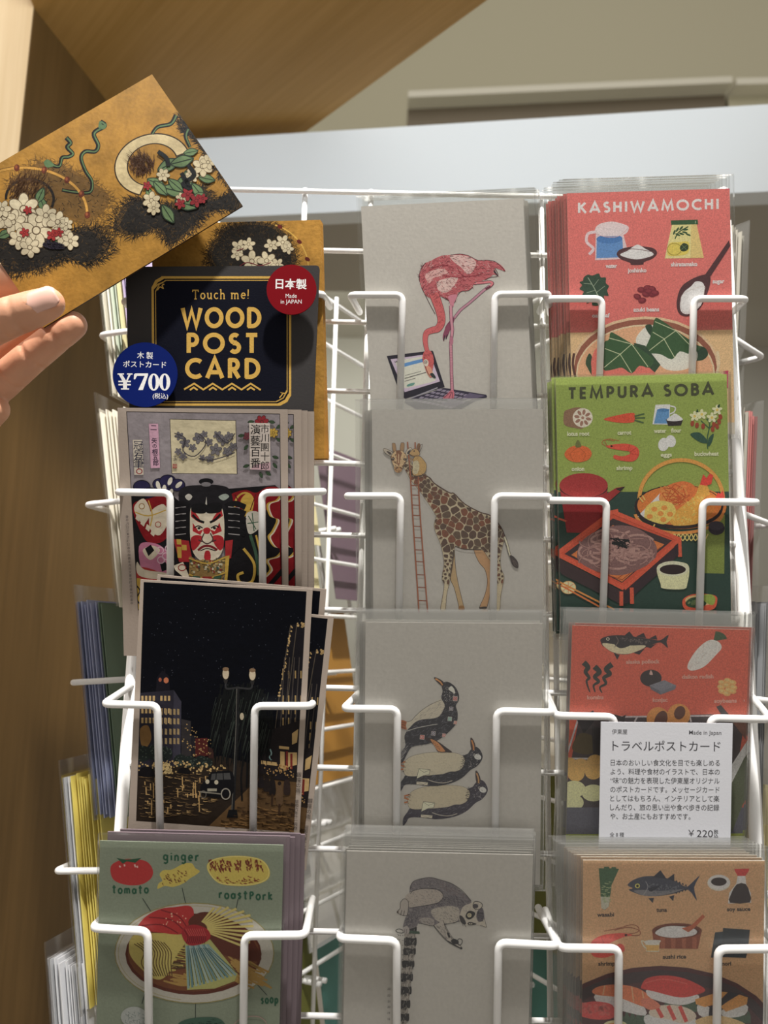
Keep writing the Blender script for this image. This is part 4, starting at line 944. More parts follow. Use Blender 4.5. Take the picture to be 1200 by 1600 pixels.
A.lines([[(180, y), (195, y + 2)] for y in range(715, 1600, 48)], 4, (60, 56, 60)); A.lines([[(132, 700), (150, 712), (138, 720)], [(160, 705), (166, 722)], [(128, 755), (145, 748)], [(150, 760), (162, 752)]], 4, (60, 56, 60))
for y, s in ((1375, '21'), (1430, '20'), (1490, '19'), (1550, '18'), (1315, '22'), (1250, '23')): A.text(s, 48, y, 22, (54, 50, 56), 0.0, 0.1)
printed(c)
stack(c, 7, 'sleeved animal postcard behind the lemur card in its stack', 'lemur postcard stack', 0.002, 0.0019, (0.0012, 0.0012), 14)

# ================================================================== recipe cards, right column
def caption(A, L, c, h=22):
    for s, x, y, w in L: A.text(s, x, y, h, c, 0.034, -0.015, width=w)
M['tan_card'] = mat('uncoated_card_edge', (0.72, 0.66, 0.55), 0.7)
# ---- pink card
c = card('recipe_postcard', 'pink recipe postcard titled KASHIWAMOCHI in a clear sleeve', 1, (885.5, 302), (1140, 294.5), 0.150, M['tan_card'], sleeve=M['film'], sl=(6, 6, 0.0082), art_ink=M['ink_grain'], gain=0.82)
A = c.A; A.frame(840, 270, 3.333)
PK = (216, 116, 110); SAND = (222, 186, 138); WHT = (232, 222, 216); DG = (58, 84, 62); MAR = (84, 54, 58)
A.poly([(100, 60), (1050, 60), (1050, 1300), (100, 1300)], PK)
A.poly([(100, 834), (1050, 816), (1050, 1300), (100, 1300)], SAND)
A.poly([(978, 78), (1002, 76), (1002, 86), (978, 87)], (196, 50, 96))
A.letters('KASHIWAMOCHI', 212, 942, 209, 53, 12.5, WHT, rise=-21)
# jug
A.line([(300, 308), (262, 318), (256, 360), (290, 395), (268, 425)], 15, (226, 200, 204), True)
A.poly([(303, 320), (300, 455), (458, 449), (468, 400), (446, 320), (440, 300)], (226, 196, 198)); A.poly([(308, 345), (306, 445), (448, 440), (442, 345)], (96, 144, 200)); A.ell(374, 344, 68, 24, (74, 124, 184), -0.03)
A.blob([(298, 300), (320, 268), (380, 254), (430, 262), (474, 282), (458, 318), (400, 330), (320, 326)], (228, 204, 206)); A.line([(302, 318), (360, 334), (420, 330), (470, 290)], 3, (206, 168, 170), True)
# bowl of rice flour
A.blob([(412, 420), (440, 395), (520, 382), (600, 392), (622, 418), (600, 446), (555, 465), (548, 478), (490, 480), (480, 468), (430, 448)], MAR, 5); A.blob([(430, 428), (470, 405), (518, 374), (560, 395), (605, 424), (560, 444), (500, 450)], (232, 230, 228)); A.line([(424, 425), (470, 400), (518, 398), (610, 414)], 3, (110, 76, 78), True)
# bag
A.poly([(700, 268), (828, 266), (866, 443), (662, 446)], (228, 210, 142)); A.poly([(828, 266), (866, 443), (796, 444), (800, 268)], (214, 192, 122)); A.poly([(694, 248), (834, 244), (836, 268), (696, 271)], (56, 92, 60)); A.line([(822, 250), (822, 264)], 3, (170, 190, 160))
A.line([(715, 345), (735, 310), (785, 280)], 6, (52, 84, 54), True)
for x, y, r in ((712, 310, -1.2), (728, 296, -1.0), (748, 288, -0.8), (750, 318, 0.3), (766, 310, 0.2), (784, 322, 0.4), (770, 296, -0.1), (730, 322, 0.4)): A.ell(x, y, 14, 5, (52, 84, 54), r)
A.blob([(676, 400), (690, 366), (730, 362), (780, 358), (790, 380), (780, 420), (730, 432), (682, 430)], (214, 196, 84)); A.ring(712, 398, 38, 32, 3, (150, 132, 50)); A.blob([(742, 385), (760, 366), (784, 376), (782, 400), (760, 410), (744, 402)], (48, 66, 44)); A.lines([[(750, 375), (778, 402)], [(778, 376), (748, 400)]], 3, (98, 120, 80))
# leaf
lf = [(240, 545), (262, 530), (285, 535), (318, 524), (330, 545), (355, 545), (356, 575), (372, 590), (362, 612), (370, 640), (345, 640), (350, 668), (325, 660), (318, 690), (285, 690), (282, 672), (255, 680), (258, 650), (232, 640), (240, 618), (218, 605), (232, 585), (218, 570), (236, 562)]
A.blob(lf, (54, 78, 62), 3); A.line([(262, 545), (300, 610), (335, 690)], 4, (150, 166, 142), True); A.lines([[(282, 580), (240, 575)], [(300, 612), (255, 625)], [(318, 645), (275, 668)], [(292, 590), (318, 555)], [(308, 622), (350, 590)]], 2.5, (150, 166, 142))
# beans
for x, y, r in ((520, 645, 0.4), (545, 665, -0.2), (540, 610, 0.1), (570, 600, -0.3), (565, 632, 0.2), (597, 605, 0.3), (600, 632, -0.2), (580, 618, 0.1), (612, 625, 0.2)):
    A.ell(x, y, 21, 15, (120, 42, 54), r); A.ell(x - 3, y - 3, 14, 8, (142, 56, 66), r)
# spoon
A.poly([(996, 352), (1004, 380), (900, 540), (860, 548)], MAR); A.blob([(870, 530), (900, 545), (890, 610), (850, 700), (790, 745), (740, 735), (724, 680), (745, 600), (800, 555)], MAR); A.blob([(865, 580), (868, 620), (850, 690), (790, 735), (750, 725), (742, 680), (760, 625), (800, 590), (820, 568), (845, 566)], (230, 226, 222), 4)
A.outline([(862, 590), (866, 620), (845, 690), (790, 730), (755, 722), (746, 680), (762, 628)], 3, (206, 200, 196))
caption(A, [('water', 384, 484, 60), ('joshinko', 518, 507, 98), ('shiratamako', 763, 475, 138), ('sugar', 942, 564, 62), ('azuki beans', 566, 711, 134), ('oak leaf', 330, 742, 92)], (240, 222, 216))
# tray with two mochi
A.ell(562, 1010, 384, 262, (232, 190, 152)); A.ell(562, 1012, 372, 250, (150, 92, 74)); A.ell(562, 1048, 362, 258, (226, 170, 130)); A.ring(562, 1048, 362, 258, 8, (238, 198, 162)); 
A.line([(190, 940), (184, 1000), (200, 1080)], 12, (90, 60, 54), True); A.line([(936, 930), (944, 990), (930, 1060)], 14, (238, 198, 162), True)
A.blob([(272, 940), (250, 985), (262, 1020), (290, 1062), (330, 1062), (300, 1000)], (56, 82, 60))
A.blob([(290, 940), (320, 905), (400, 890), (560, 960), (600, 1020), (590, 1080), (320, 1090), (280, 1010)], (226, 120, 108))
A.blob([(830, 905), (870, 910), (888, 945), (860, 975), (810, 975), (800, 940)], (50, 74, 56))
A.blob([(512, 880), (525, 840), (570, 800), (640, 800), (760, 860), (830, 930), (815, 1000), (740, 1030), (660, 1020), (600, 960), (540, 935)], (228, 220, 208))
A.blob([(560, 800), (590, 790), (600, 820), (590, 850)], (50, 74, 56))
A.poly(catmull([(612, 758), (640, 765), (720, 820), (820, 890), (850, 910), (800, 945), (740, 930), (700, 972), (640, 945), (580, 940), (555, 930), (585, 860), (600, 800)], 3), (62, 96, 62)); A.lines([[(612, 775), (720, 822), (640, 880), (570, 935)], [(720, 822), (800, 905)], [(660, 868), (715, 965)], [(600, 830), (662, 866)]], 4, (190, 200, 160))
A.poly([(500, 885), (560, 900), (640, 1000), (610, 1040), (520, 960)], (54, 80, 60))
A.poly(catmull([(380, 832), (410, 842), (490, 890), (560, 935), (606, 975), (580, 1015), (530, 1005), (490, 1045), (440, 1015), (390, 1025), (340, 1020), (345, 890), (370, 870)], 3), (62, 96, 62)); A.lines([[(370, 860), (490, 892), (430, 945), (345, 1015)], [(430, 945), (350, 915)], [(430, 945), (490, 1042)], [(490, 892), (575, 1010)]], 4, (190, 200, 160))
A.poly([(966, 1033), (994, 1030), (992, 1120), (984, 1120)], (196, 50, 96))
printed(c)
stack(c, 7, 'pink recipe postcard in a sleeve behind the front KASHIWAMOCHI card', 'pink recipe card stack', -0.010, 0.0019, (0.0006, 0.0012), 21)

# ---- green card
c = card('recipe_postcard', 'green recipe postcard titled TEMPURA SOBA in a clear sleeve', 2, (868, 591.5), (1135.5, 584.5), 0.150, M['tan_card'], sleeve=M['film'], sl=(2, 5, 0.001), art_ink=M['ink_grain'], gain=0.74)
A = c.A; A.frame(840, 570, 3.333)
GRN = (140, 158, 74); DKG = (46, 70, 62); RED = (152, 46, 46); ORG = (212, 96, 56); CAP = (206, 212, 176)
A.poly([(60, 40), (1020, 20), (1020, 1400), (60, 1400)], GRN); A.poly([(60, 662), (1020, 660), (1020, 1400), (60, 1400)], DKG); A.poly([(842, 780), (975, 780), (972, 1088), (868, 1085)], (126, 140, 62))
A.letters('TEMPURA SOBA', 162, 916, 178, 58, 14.5, (70, 74, 52), rise=-24)
A.blob([(136, 262), (150, 236), (230, 226), (240, 325), (190, 328), (140, 312)], (136, 104, 82)); A.ell(235, 276, 52, 50, (226, 200, 184))
for k in range(8): a = k * math.pi / 4 + 0.2; A.ell(235 + 31 * math.cos(a), 276 + 30 * math.sin(a), 14, 8, (150, 112, 96), a)
A.ell(235, 276, 8, 8, (160, 122, 104))
A.blob([(344, 284), (420, 262), (495, 250), (508, 270), (500, 298), (430, 302)], (204, 78, 50)); A.lines([[(504, 268), (556, 255)], [(506, 278), (560, 276)], [(504, 288), (552, 302)]], 8, (74, 98, 62)); A.lines([[(400, 272), (404, 284)], [(440, 262), (446, 276)], [(470, 280), (474, 292)]], 2, (160, 50, 36))
A.poly([(614, 208), (690, 206), (688, 312), (598, 310)], (226, 224, 214)); A.line([(690, 214), (716, 222), (712, 244), (690, 256)], 7, (224, 222, 206), True); A.poly([(622, 234), (686, 230), (684, 306), (606, 306)], (92, 142, 190)); A.ell(654, 236, 32, 9, (72, 122, 172))
A.poly([(668, 284), (758, 284), (746, 316), (680, 318)], (52, 44, 46)); A.blob([(672, 288), (700, 262), (715, 254), (735, 264), (756, 286), (715, 294)], (230, 226, 220))
A.ell(694, 398, 26, 32, (214, 214, 208), -0.2); A.ell(656, 415, 28, 35, (236, 234, 228), 0.2)
A.blob([(140, 465), (165, 432), (210, 420), (260, 430), (282, 462), (262, 495), (210, 508), (160, 495)], (206, 100, 46)); A.blob([(196, 425), (205, 395), (216, 396), (228, 424), (210, 432)], (106, 110, 60)); A.lines([[(208, 430), (170, 465), (190, 503)], [(214, 430), (250, 465), (232, 503)]], 2, (170, 78, 34), True)
A.blob([(356, 425), (400, 414), (470, 412), (520, 432), (528, 470), (500, 502), (440, 500), (398, 488), (400, 470), (440, 476), (478, 466), (478, 452), (440, 446), (390, 438)], (206, 78, 58)); A.lines([[(362, 424), (335, 410), (350, 390), (400, 396)], [(365, 424), (350, 395), (380, 386), (425, 396)]], 2.5, (180, 80, 50), True); A.ell(385, 424, 6, 5, (40, 30, 30)); A.lines([[(480, 415), (470, 450)], [(515, 432), (480, 456)], [(526, 470), (480, 462)]], 3, (176, 56, 44))
# buckwheat
A.line([(886, 438), (884, 380), (896, 310), (880, 280)], 6, (58, 92, 62), True); A.line([(895, 330), (935, 290)], 5, (58, 92, 62)); A.line([(893, 330), (850, 290)], 5, (58, 92, 62))
A.blob([(795, 362), (840, 352), (878, 385), (880, 408), (840, 400)], (50, 84, 70)); A.blob([(918, 362), (905, 365), (888, 390), (890, 425), (906, 405)], (50, 84, 70))
for x, y, r in ((806, 305, 0.2), (830, 315, 0.1), (862, 320, 0), (912, 335, 0), (935, 320, -0.2), (952, 270, -0.3), (945, 295, -0.2), (918, 310, 0)): A.ell(x, y, 10, 15, (150, 66, 44), r)
for x, y in ((818, 268), (855, 258), (908, 275), (935, 235)):
    for k in range(5): a = k * 1.256 - 1.57; A.ell(x + 15 * math.cos(a), y + 15 * math.sin(a), 13, 8, (238, 226, 166), a)
    A.ell(x, y, 7, 7, (206, 180, 84))
A.blob([(936, 215), (950, 205), (945, 225)], (40, 70, 50)); A.blob([(826, 245), (832, 230), (838, 246)], (40, 70, 50))
caption(A, [('lotus root', 212, 358, 116), ('carrot', 452, 352, 72), ('water', 638, 343, 66), ('flour', 722, 341, 54), ('eggs', 670, 467, 58), ('buckwheat', 880, 462, 126), ('onion', 210, 541, 66), ('shrimp', 452, 536, 84)], CAP)
# red pot
A.poly([(330, 690), (410, 640), (456, 634), (430, 660), (345, 735)], RED); A.poly([(405, 645), (456, 634), (432, 660)], (52, 40, 42)); A.poly([(115, 640), (152, 874), (330, 876), (366, 640)], (146, 40, 44)); A.ell(240, 640, 126, 52, (40, 34, 38)); A.ell(240, 628, 126, 64, (158, 50, 50)); A.line([(95, 795), (150, 815)], 10, (196, 90, 66))
# basket
A.ring(748, 700, 228, 214, 20, (222, 150, 66), a0=176, a1=360)
A.ell(744, 740, 240, 116, (206, 124, 54)); A.ell(736, 738, 232, 114, (46, 40, 42)); A.ell(738, 732, 220, 104, (206, 120, 50))
A.poly([(520, 790), (666, 640), (700, 650), (600, 800), (545, 800)], (232, 226, 214))
A.blob([(632, 700), (660, 640), (740, 608), (800, 618), (830, 660), (810, 720), (740, 750), (680, 740)], (216, 116, 54)); rr = random.Random(5)
A.lines([[(rr.uniform(640, 780), rr.uniform(630, 730)) for _ in range(3)] for _ in range(26)], 7, (232, 140, 66), True); A.lines([[(rr.uniform(650, 800), rr.uniform(625, 735)) for _ in range(3)] for _ in range(14)], 4, (186, 84, 40), True)
A.blob([(690, 820), (700, 780), (760, 730), (820, 680), (845, 620), (880, 620), (900, 700), (880, 790), (800, 840), (730, 845)], (228, 160, 62), 4); A.dots([(700, 800), (760, 740), (840, 650), (890, 720), (860, 800), (740, 835)], 60, 6, (238, 182, 86))
A.poly([(845, 625), (862, 570), (880, 590), (896, 566), (915, 575), (905, 620), (880, 630)], (212, 66, 54)); A.poly([(926, 690), (940, 665), (950, 672), (965, 655), (975, 690), (950, 702)], (212, 66, 54))
A.ell(884, 740, 40, 66, (200, 126, 52), 0.4)
A.blob([(556, 780), (565, 740), (600, 715), (650, 708), (700, 722), (720, 760), (700, 800), (660, 830), (600, 825), (560, 810)], (232, 190, 96), 4)
for x, y in ((608, 752), (660, 745), (584, 790), (690, 778), (655, 806), (640, 775)): A.ell(x, y, 16, 13, (216, 140, 60))
A.ring(736, 748, 228, 106, 16, (46, 40, 42), a0=5, a1=175); A.ring(736, 762, 238, 122, 16, (214, 140, 64), a0=8, a1=172)
A.lines([[(640, 870 + (i % 2) * 20), (665 + i * 0, 890)] for i in range(2)], 6, (226, 180, 100)); A.lines([[(670 + i * 22, 880), (690 + i * 22, 915), (712 + i * 22, 880)] for i in range(9)], 6, (230, 190, 110), True)
A.lines([[(530, 690), (550, 715)], [(545, 680), (560, 705)], [(600, 850), (610, 830)]], 7, (226, 180, 96))
# tray of noodles
A.poly([(98, 1000), (440, 1180), (440, 1250), (125, 1090), (100, 1040)], (66, 52, 54)); A.poly([(440, 1180), (740, 930), (742, 985), (470, 1230)], (60, 46, 52))
A.poly([(100, 985), (390, 765), (740, 910), (450, 1165)], (196, 80, 54)); A.poly([(140, 985), (392, 800), (700, 915), (440, 1135)], (64, 54, 56)); A.poly([(175, 990), (392, 835), (660, 935), (440, 1130)], (206, 118, 58))
A.lines([[(300, 1075), (440, 1120), (640, 950)], [(420, 1110), (520, 1040)]], 4, (150, 70, 40))
A.blob([(205, 1000), (230, 920), (300, 870), (400, 838), (500, 845), (580, 890), (620, 950), (610, 1010), (540, 1060), (440, 1095), (340, 1085), (250, 1050)], (128, 96, 94))
L2 = []; L3 = []
for i in range(70):
    x, y, a = rr.uniform(270, 570), rr.uniform(900, 1040), rr.uniform(0, 360); rx, ry = rr.uniform(30, 90), rr.uniform(20, 55)
    x = min(max(x, 215 + rx), 610 - rx); y = min(max(y, 850 + ry), 1085 - ry)
    (L2 if i % 2 else L3).append(arc(x, y, rx, ry, a, a + rr.uniform(90, 200), 10))
A.lines(L2, 10, (98, 70, 72)); A.lines(L3, 11, (172, 136, 128)); A.lines(L2, 7, (156, 120, 114)); 
A.lines([[(430 + rr.uniform(-50, 50), 928 + rr.uniform(-25, 25)), (430 + rr.uniform(-55, 55), 928 + rr.uniform(-30, 30))] for _ in range(26)], 6, (34, 36, 38))
for q in ([(100, 985), (390, 765)], [(390, 765), (740, 910)], [(740, 910), (450, 1165)], [(450, 1165), (100, 985)]): A.line(q, 22, (206, 88, 60))
for q in ([(380, 770), (420, 760)], [(96, 995), (100, 1075)], [(738, 900), (742, 1000)], [(436, 1180), (436, 1255)], [(490, 1160), (492, 1245)], [(100, 975), (125, 965)]): A.line(q, 20, (206, 88, 60))
A.poly([(448, 1190), (480, 1165), (480, 1235), (448, 1250)], (52, 42, 48)); A.poly([(712, 945), (732, 928), (734, 990), (714, 1000)], (52, 42, 48))
# cup, pods, chopsticks
A.blob([(620, 1060), (640, 1140), (655, 1165), (760, 1168), (780, 1140), (790, 1060), (760, 1030), (660, 1030)], (230, 214, 164), 4); A.ell(704, 1062, 84, 40, (238, 224, 178)); A.ell(704, 1066, 68, 26, (50, 38, 40))
A.ell(932, 852, 42, 34, (52, 46, 56)); A.ell(930, 838, 40, 24, (66, 60, 70))
A.ell(160, 1160, 40, 34, (230, 206, 160)); A.ring(160, 1160, 40, 34, 4, (206, 168, 110)); A.lines([[(160, 1130), (160, 1190)], [(125, 1150), (195, 1172)], [(130, 1178), (190, 1140)]], 3, (206, 120, 90))
A.line([(112, 1130), (400, 1275)], 9, (220, 140, 66)); A.line([(120, 1148), (360, 1280)], 9, (206, 116, 56))
A.blob([(754, 1230), (790, 1200), (850, 1192), (920, 1200), (936, 1225), (910, 1275), (780, 1280)], (216, 90, 60)); A.ell(846, 1226, 78, 28, (232, 176, 120)); A.blob([(770, 1240), (800, 1214), (850, 1212), (880, 1240), (850, 1264), (790, 1262)], (50, 80, 56)); A.blob([(850, 1205), (900, 1195), (925, 1215), (915, 1250), (880, 1240)], (146, 166, 70)); A.dots([(780, 1240), (830, 1220), (870, 1240), (830, 1258)], 40, 5, (120, 140, 90))
printed(c)
stack(c, 6, 'green recipe postcard in a sleeve behind the front TEMPURA SOBA card', 'green recipe card stack', -0.003, 0.0019, (0.0006, 0.0012), 22)

# ---- red oden card
c = card('recipe_postcard', 'red recipe postcard with a pollock and a daikon radish in a clear sleeve', 3, (894, 977), (1171, 984), 0.149, M['tan_card'], sleeve=M['film_haze'], sl=(14, 4, 0.0088), art_ink=M['ink_grain'], gain=0.66)
A = c.A; A.frame(840, 930, 3.333)
RD = (192, 88, 66); CP = (206, 152, 136)
A.poly([(60, 100), (1200, 100), (1200, 1400), (60, 1400)], RD)
fish = [(326, 232), (370, 212), (440, 208), (520, 218), (600, 230), (640, 234), (682, 206), (672, 242), (678, 276), (640, 246), (590, 262), (540, 282), (470, 308), (400, 302), (350, 270)]
A.blob(fish, (48, 42, 46), 3); A.blob([(340, 250), (400, 255), (480, 262), (560, 262), (540, 282), (470, 306), (400, 300), (352, 272)], (206, 190, 156)); A.blob([(400, 250), (470, 240), (480, 262), (430, 276)], (44, 40, 44))
A.polys([[(450, 212), (478, 188), (500, 216)], [(512, 216), (552, 196), (566, 224)], [(580, 226), (616, 208), (624, 232)], [(396, 300), (428, 312), (414, 336)], [(498, 300), (560, 276), (530, 310)], [(566, 270), (620, 252), (590, 276)]], (42, 38, 42))
A.ell(366, 228, 9, 8, (200, 190, 170)); A.ell(366, 228, 5, 5, (30, 28, 30)); A.line([(408, 214), (420, 240), (400, 272)], 3, (120, 104, 96), True); A.lines([[(330, 236), (352, 246)], [(332, 250), (344, 270)]], 3, (60, 50, 50)); A.dots([(420, 220), (600, 235), (560, 255), (440, 235)], 40, 4, (98, 88, 84))
A.lines([[(920, 235), (920 + 66 * math.cos(a), 235 - 4 - 44 * math.sin(a))] for a in [0.15 + k * 0.14 for k in range(10)]], 7, (62, 84, 56))
A.blob([(905, 232), (945, 245), (958, 275), (930, 310), (870, 370), (815, 392), (784, 385), (784, 355), (820, 295), (865, 250)], (214, 202, 192)); A.hatch([(870, 260), (940, 270), (860, 360), (800, 370)], 14, 30, 2, (180, 166, 156), 2.4, 0.2)
for x, pts in ((0, [(240, 350), (262, 375), (250, 400), (268, 430), (255, 450), (272, 505)]), (1, [(296, 372), (322, 400), (298, 425), (318, 450), (292, 470), (300, 505)]), (2, [(388, 360), (358, 385), (376, 410), (345, 430), (356, 460), (325, 480), (335, 508)])):
    A.line(pts, 30, (46, 52, 48), True, 6)
A.ell(590, 432, 56, 44, (52, 44, 46)); A.blob([(582, 412), (590, 390), (600, 414)], (190, 160, 150)); A.poly([(582, 470), (660, 442), (722, 470), (640, 500)], (120, 122, 132)); A.poly([(582, 470), (640, 500), (640, 518), (590, 490)], (96, 98, 108)); A.poly([(640, 500), (722, 470), (716, 490), (640, 518)], (108, 110, 120))
for x, y in ((960, 455), (990, 445), (1015, 455), (955, 478), (985, 470), (1020, 480), (960, 500), (995, 495), (985, 512), (1015, 500)): A.ell(x, y, 20, 14, (206, 158, 92), 0.2); A.ell(x - 3, y - 3, 12, 7, (220, 176, 112), 0.2)
caption(A, [('alaska pollock', 548, 345, 176), ('daikon radish', 834, 423, 164), ('konjac', 638, 544, 78), ('kombu', 300, 531, 84), ('soybeans', 978, 549, 118)], CP, 21); A.text('s', 1076, 546, 14, CP, 0.02)
# oden pot compartments
A.poly([(215, 640), (900, 620), (1080, 640), (1010, 1100), (130, 1110)], (70, 62, 64)); A.lines([[(215, 632), (150, 840)], [(215, 636), (1060, 626)], [(520, 630), (505, 660)], [(790, 625), (800, 660)], [(150, 850), (330, 852)]], 9, (186, 180, 182))
A.ell(628, 645, 60, 62, (208, 138, 66), -0.3); A.ell(642, 650, 32, 50, (92, 56, 44), 0.4); A.ell(735, 625, 60, 60, (208, 138, 66), 0.3); A.ell(740, 612, 28, 36, (92, 56, 44), 0.4)
A.poly([(930, 580), (955, 572), (1000, 626), (960, 628)], (62, 58, 60)); A.poly([(240, 625), (290, 600), (300, 628)], (48, 44, 46)); A.poly([(365, 625), (370, 612), (440, 632), (460, 622), (450, 660)], (48, 44, 46))
A.poly([(200, 640), (300, 650), (260, 700), (240, 720)], (50, 46, 50)); A.blob([(220, 720), (300, 740), (330, 800), (250, 830), (180, 800)], (88, 76, 50)); A.poly([(280, 680), (330, 690), (330, 860), (290, 850)], (60, 56, 58))
for x, y in ((165, 885), (225, 890), (300, 870), (290, 920), (200, 930)): A.ell(x, y, 44, 40, (222, 160, 84))
for x, y in ((190, 1010), (290, 1030), (180, 1080)): A.ell(x, y, 60, 44, (232, 206, 150))
A.poly([(60, 1105), (1200, 1105), (1200, 1240), (60, 1245)], (88, 88, 100)); A.poly([(60, 1245), (1200, 1240), (1200, 1400), (60, 1400)], (140, 150, 52))
A.poly([(1000, 640), (1200, 640), (1200, 960), (1090, 760)], (108, 74, 62)); A.poly([(1000, 900), (1090, 760), (1090, 820), (1010, 1000)], (206, 204, 196)); A.poly([(1000, 1000), (1090, 820), (1120, 960), (1010, 1240)], (84, 92, 66))
A.poly([(1040, 160), (1075, 157), (1078, 172), (1044, 172)], (206, 60, 110))
printed(c)
stack(c, 6, 'red recipe postcard in a sleeve behind the front pollock and daikon card', 'red recipe card stack', 0.002, 0.0019, (0.002, 0.0012), 23)

# ---- sushi card
c = card('recipe_postcard', 'tan recipe postcard with a tuna and sushi in a clear sleeve', 4, (911, 1344), (1195, 1345), 0.150, M['tan_card'], sleeve=M['film_sheen'], sl=(25, 8, 0.0062), art_ink=M['ink_grain'], gain=0.66)
A = c.A; A.frame(840, 1290, 3.333)
TN = (190, 152, 112); INKB = (50, 42, 42)
A.poly([(100, 100), (1300, 100), (1300, 1700), (100, 1700)], TN)
A.poly([(318, 222), (345, 222), (346, 214), (372, 214), (374, 222), (384, 222), (386, 216), (408, 216), (410, 224), (424, 226), (385, 310), (372, 420), (350, 440), (332, 430), (326, 320)], (58, 92, 62)); A.poly([(328, 370), (378, 372), (370, 422), (350, 438), (332, 430)], (176, 176, 160)); A.hatch([(330, 290), (380, 290), (372, 400), (332, 400)], 34, 14, 5, (150, 164, 120), 0.0, 0.1)
tuna = [(468, 310), (500, 282), (560, 264), (640, 266), (720, 290), (780, 318), (845, 258), (815, 322), (830, 392), (785, 335), (720, 352), (640, 366), (560, 366), (510, 352), (474, 334), (496, 326)]
A.poly(catmull(tuna, 3), (62, 66, 82)); A.blob([(500, 340), (560, 335), (640, 340), (720, 335), (760, 330), (700, 352), (620, 366), (550, 364)], (116, 116, 122)); A.dots([(580, 300), (740, 315), (720, 345), (580, 355)], 90, 4, (96, 100, 112), 4)
A.polys([[(600, 268), (640, 232), (672, 278)], [(676, 276), (712, 250), (712, 292)], [(576, 378), (606, 376), (600, 404)], [(684, 370), (712, 362), (706, 394)]], (40, 44, 60)); A.polys([[(716 + i * 16, 290 + i * 7), (726 + i * 16, 284 + i * 7), (730 + i * 16, 298 + i * 7)] for i in range(4)] + [[(716 + i * 16, 348 - i * 5), (722 + i * 16, 358 - i * 5), (730 + i * 16, 344 - i * 5)] for i in range(4)], (40, 44, 60))
A.blob([(580, 328), (640, 312), (620, 328), (590, 344)], (40, 44, 60)); A.line([(562, 290), (574, 320), (552, 360)], 3, (150, 150, 156), True); A.ell(520, 314, 13, 12, (206, 190, 90)); A.ell(520, 314, 7, 7, (30, 30, 34))
A.poly([(782, 318), (845, 258), (812, 322), (830, 392)], (46, 54, 78))
A.ell(944, 298, 60, 42, (206, 196, 186)); A.ell(944, 294, 56, 38, (226, 220, 214)); A.ell(944, 292, 41, 22, (48, 38, 40))
A.poly([(1024, 226), (1102, 224), (1100, 236), (1082, 262), (1042, 262), (1028, 238)], (186, 56, 54)); A.poly([(1042, 262), (1082, 262), (1086, 304), (1110, 350), (1112, 402), (992, 406), (998, 350), (1034, 304)], (228, 220, 212)); A.poly(catmull([(1036, 306), (1084, 304), (1104, 350), (1106, 400), (1002, 402), (1006, 360)], 2), (52, 42, 46))
caption(A, [('wasabi', 354, 463, 88), ('tuna', 646, 438, 56), ('soy sauce', 1047, 434, 122), ('shrimp', 360, 718, 88), ('sushi rice', 713, 682, 122), ('nori', 984, 718, 48)], INKB, 21)
A.lines([[(470, 565), (520, 555), (525, 530), (490, 516), (420, 535), (345, 550)], [(480, 572), (530, 570), (528, 545), (470, 530), (400, 545)]], 4, (140, 80, 56), True)
A.blob([(495, 570), (440, 560), (350, 568), (290, 595), (272, 635), (290, 680), (350, 688), (400, 670), (450, 655), (448, 625), (425, 615), (400, 630), (350, 632), (380, 610), (450, 580)], (198, 76, 66)); A.lines([[(330, 575), (350, 625)], [(295, 605), (335, 640)], [(285, 650), (330, 650)]], 3, (166, 54, 50)); A.ell(460, 570, 7, 6, (36, 28, 30)); A.dots([(340, 620), (400, 615), (410, 640), (350, 645)], 12, 8, (216, 150, 120))
A.poly([(596, 545), (608, 640), (835, 642), (855, 545)], (134, 72, 50)); A.polys([[(640 + i * 55, 580), (664 + i * 55, 584), (662 + i * 55, 640), (642 + i * 55, 640)] for i in range(4)], (158, 92, 66)); A.ell(726, 548, 130, 40, (112, 60, 44)); A.ell(726, 550, 116, 32, (90, 50, 38)); A.blob([(612, 560), (640, 535), (680, 524), (740, 524), (800, 532), (830, 550), (810, 572), (720, 584), (650, 578)], (228, 222, 216), 4)
A.poly([(750, 535), (800, 520), (860, 462), (872, 475), (815, 535), (785, 556)], (172, 92, 60))
A.poly([(560, 604), (636, 604), (632, 658), (566, 656)], (222, 206, 176)); A.poly([(562, 622), (634, 622), (631, 652), (568, 652)], (206, 160, 88)); A.blob([(555, 605), (580, 596), (620, 596), (642, 600), (620, 620), (570, 618)], (226, 214, 190)); A.line([(562, 606), (542, 600), (550, 625), (566, 640)], 6, (222, 206, 176), True)
A.poly([(924, 556), (1000, 548), (990, 684), (902, 688)], (48, 58, 66)); A.poly([(966, 533), (1106, 543), (1096, 645), (1085, 690), (955, 684)], (42, 50, 58))
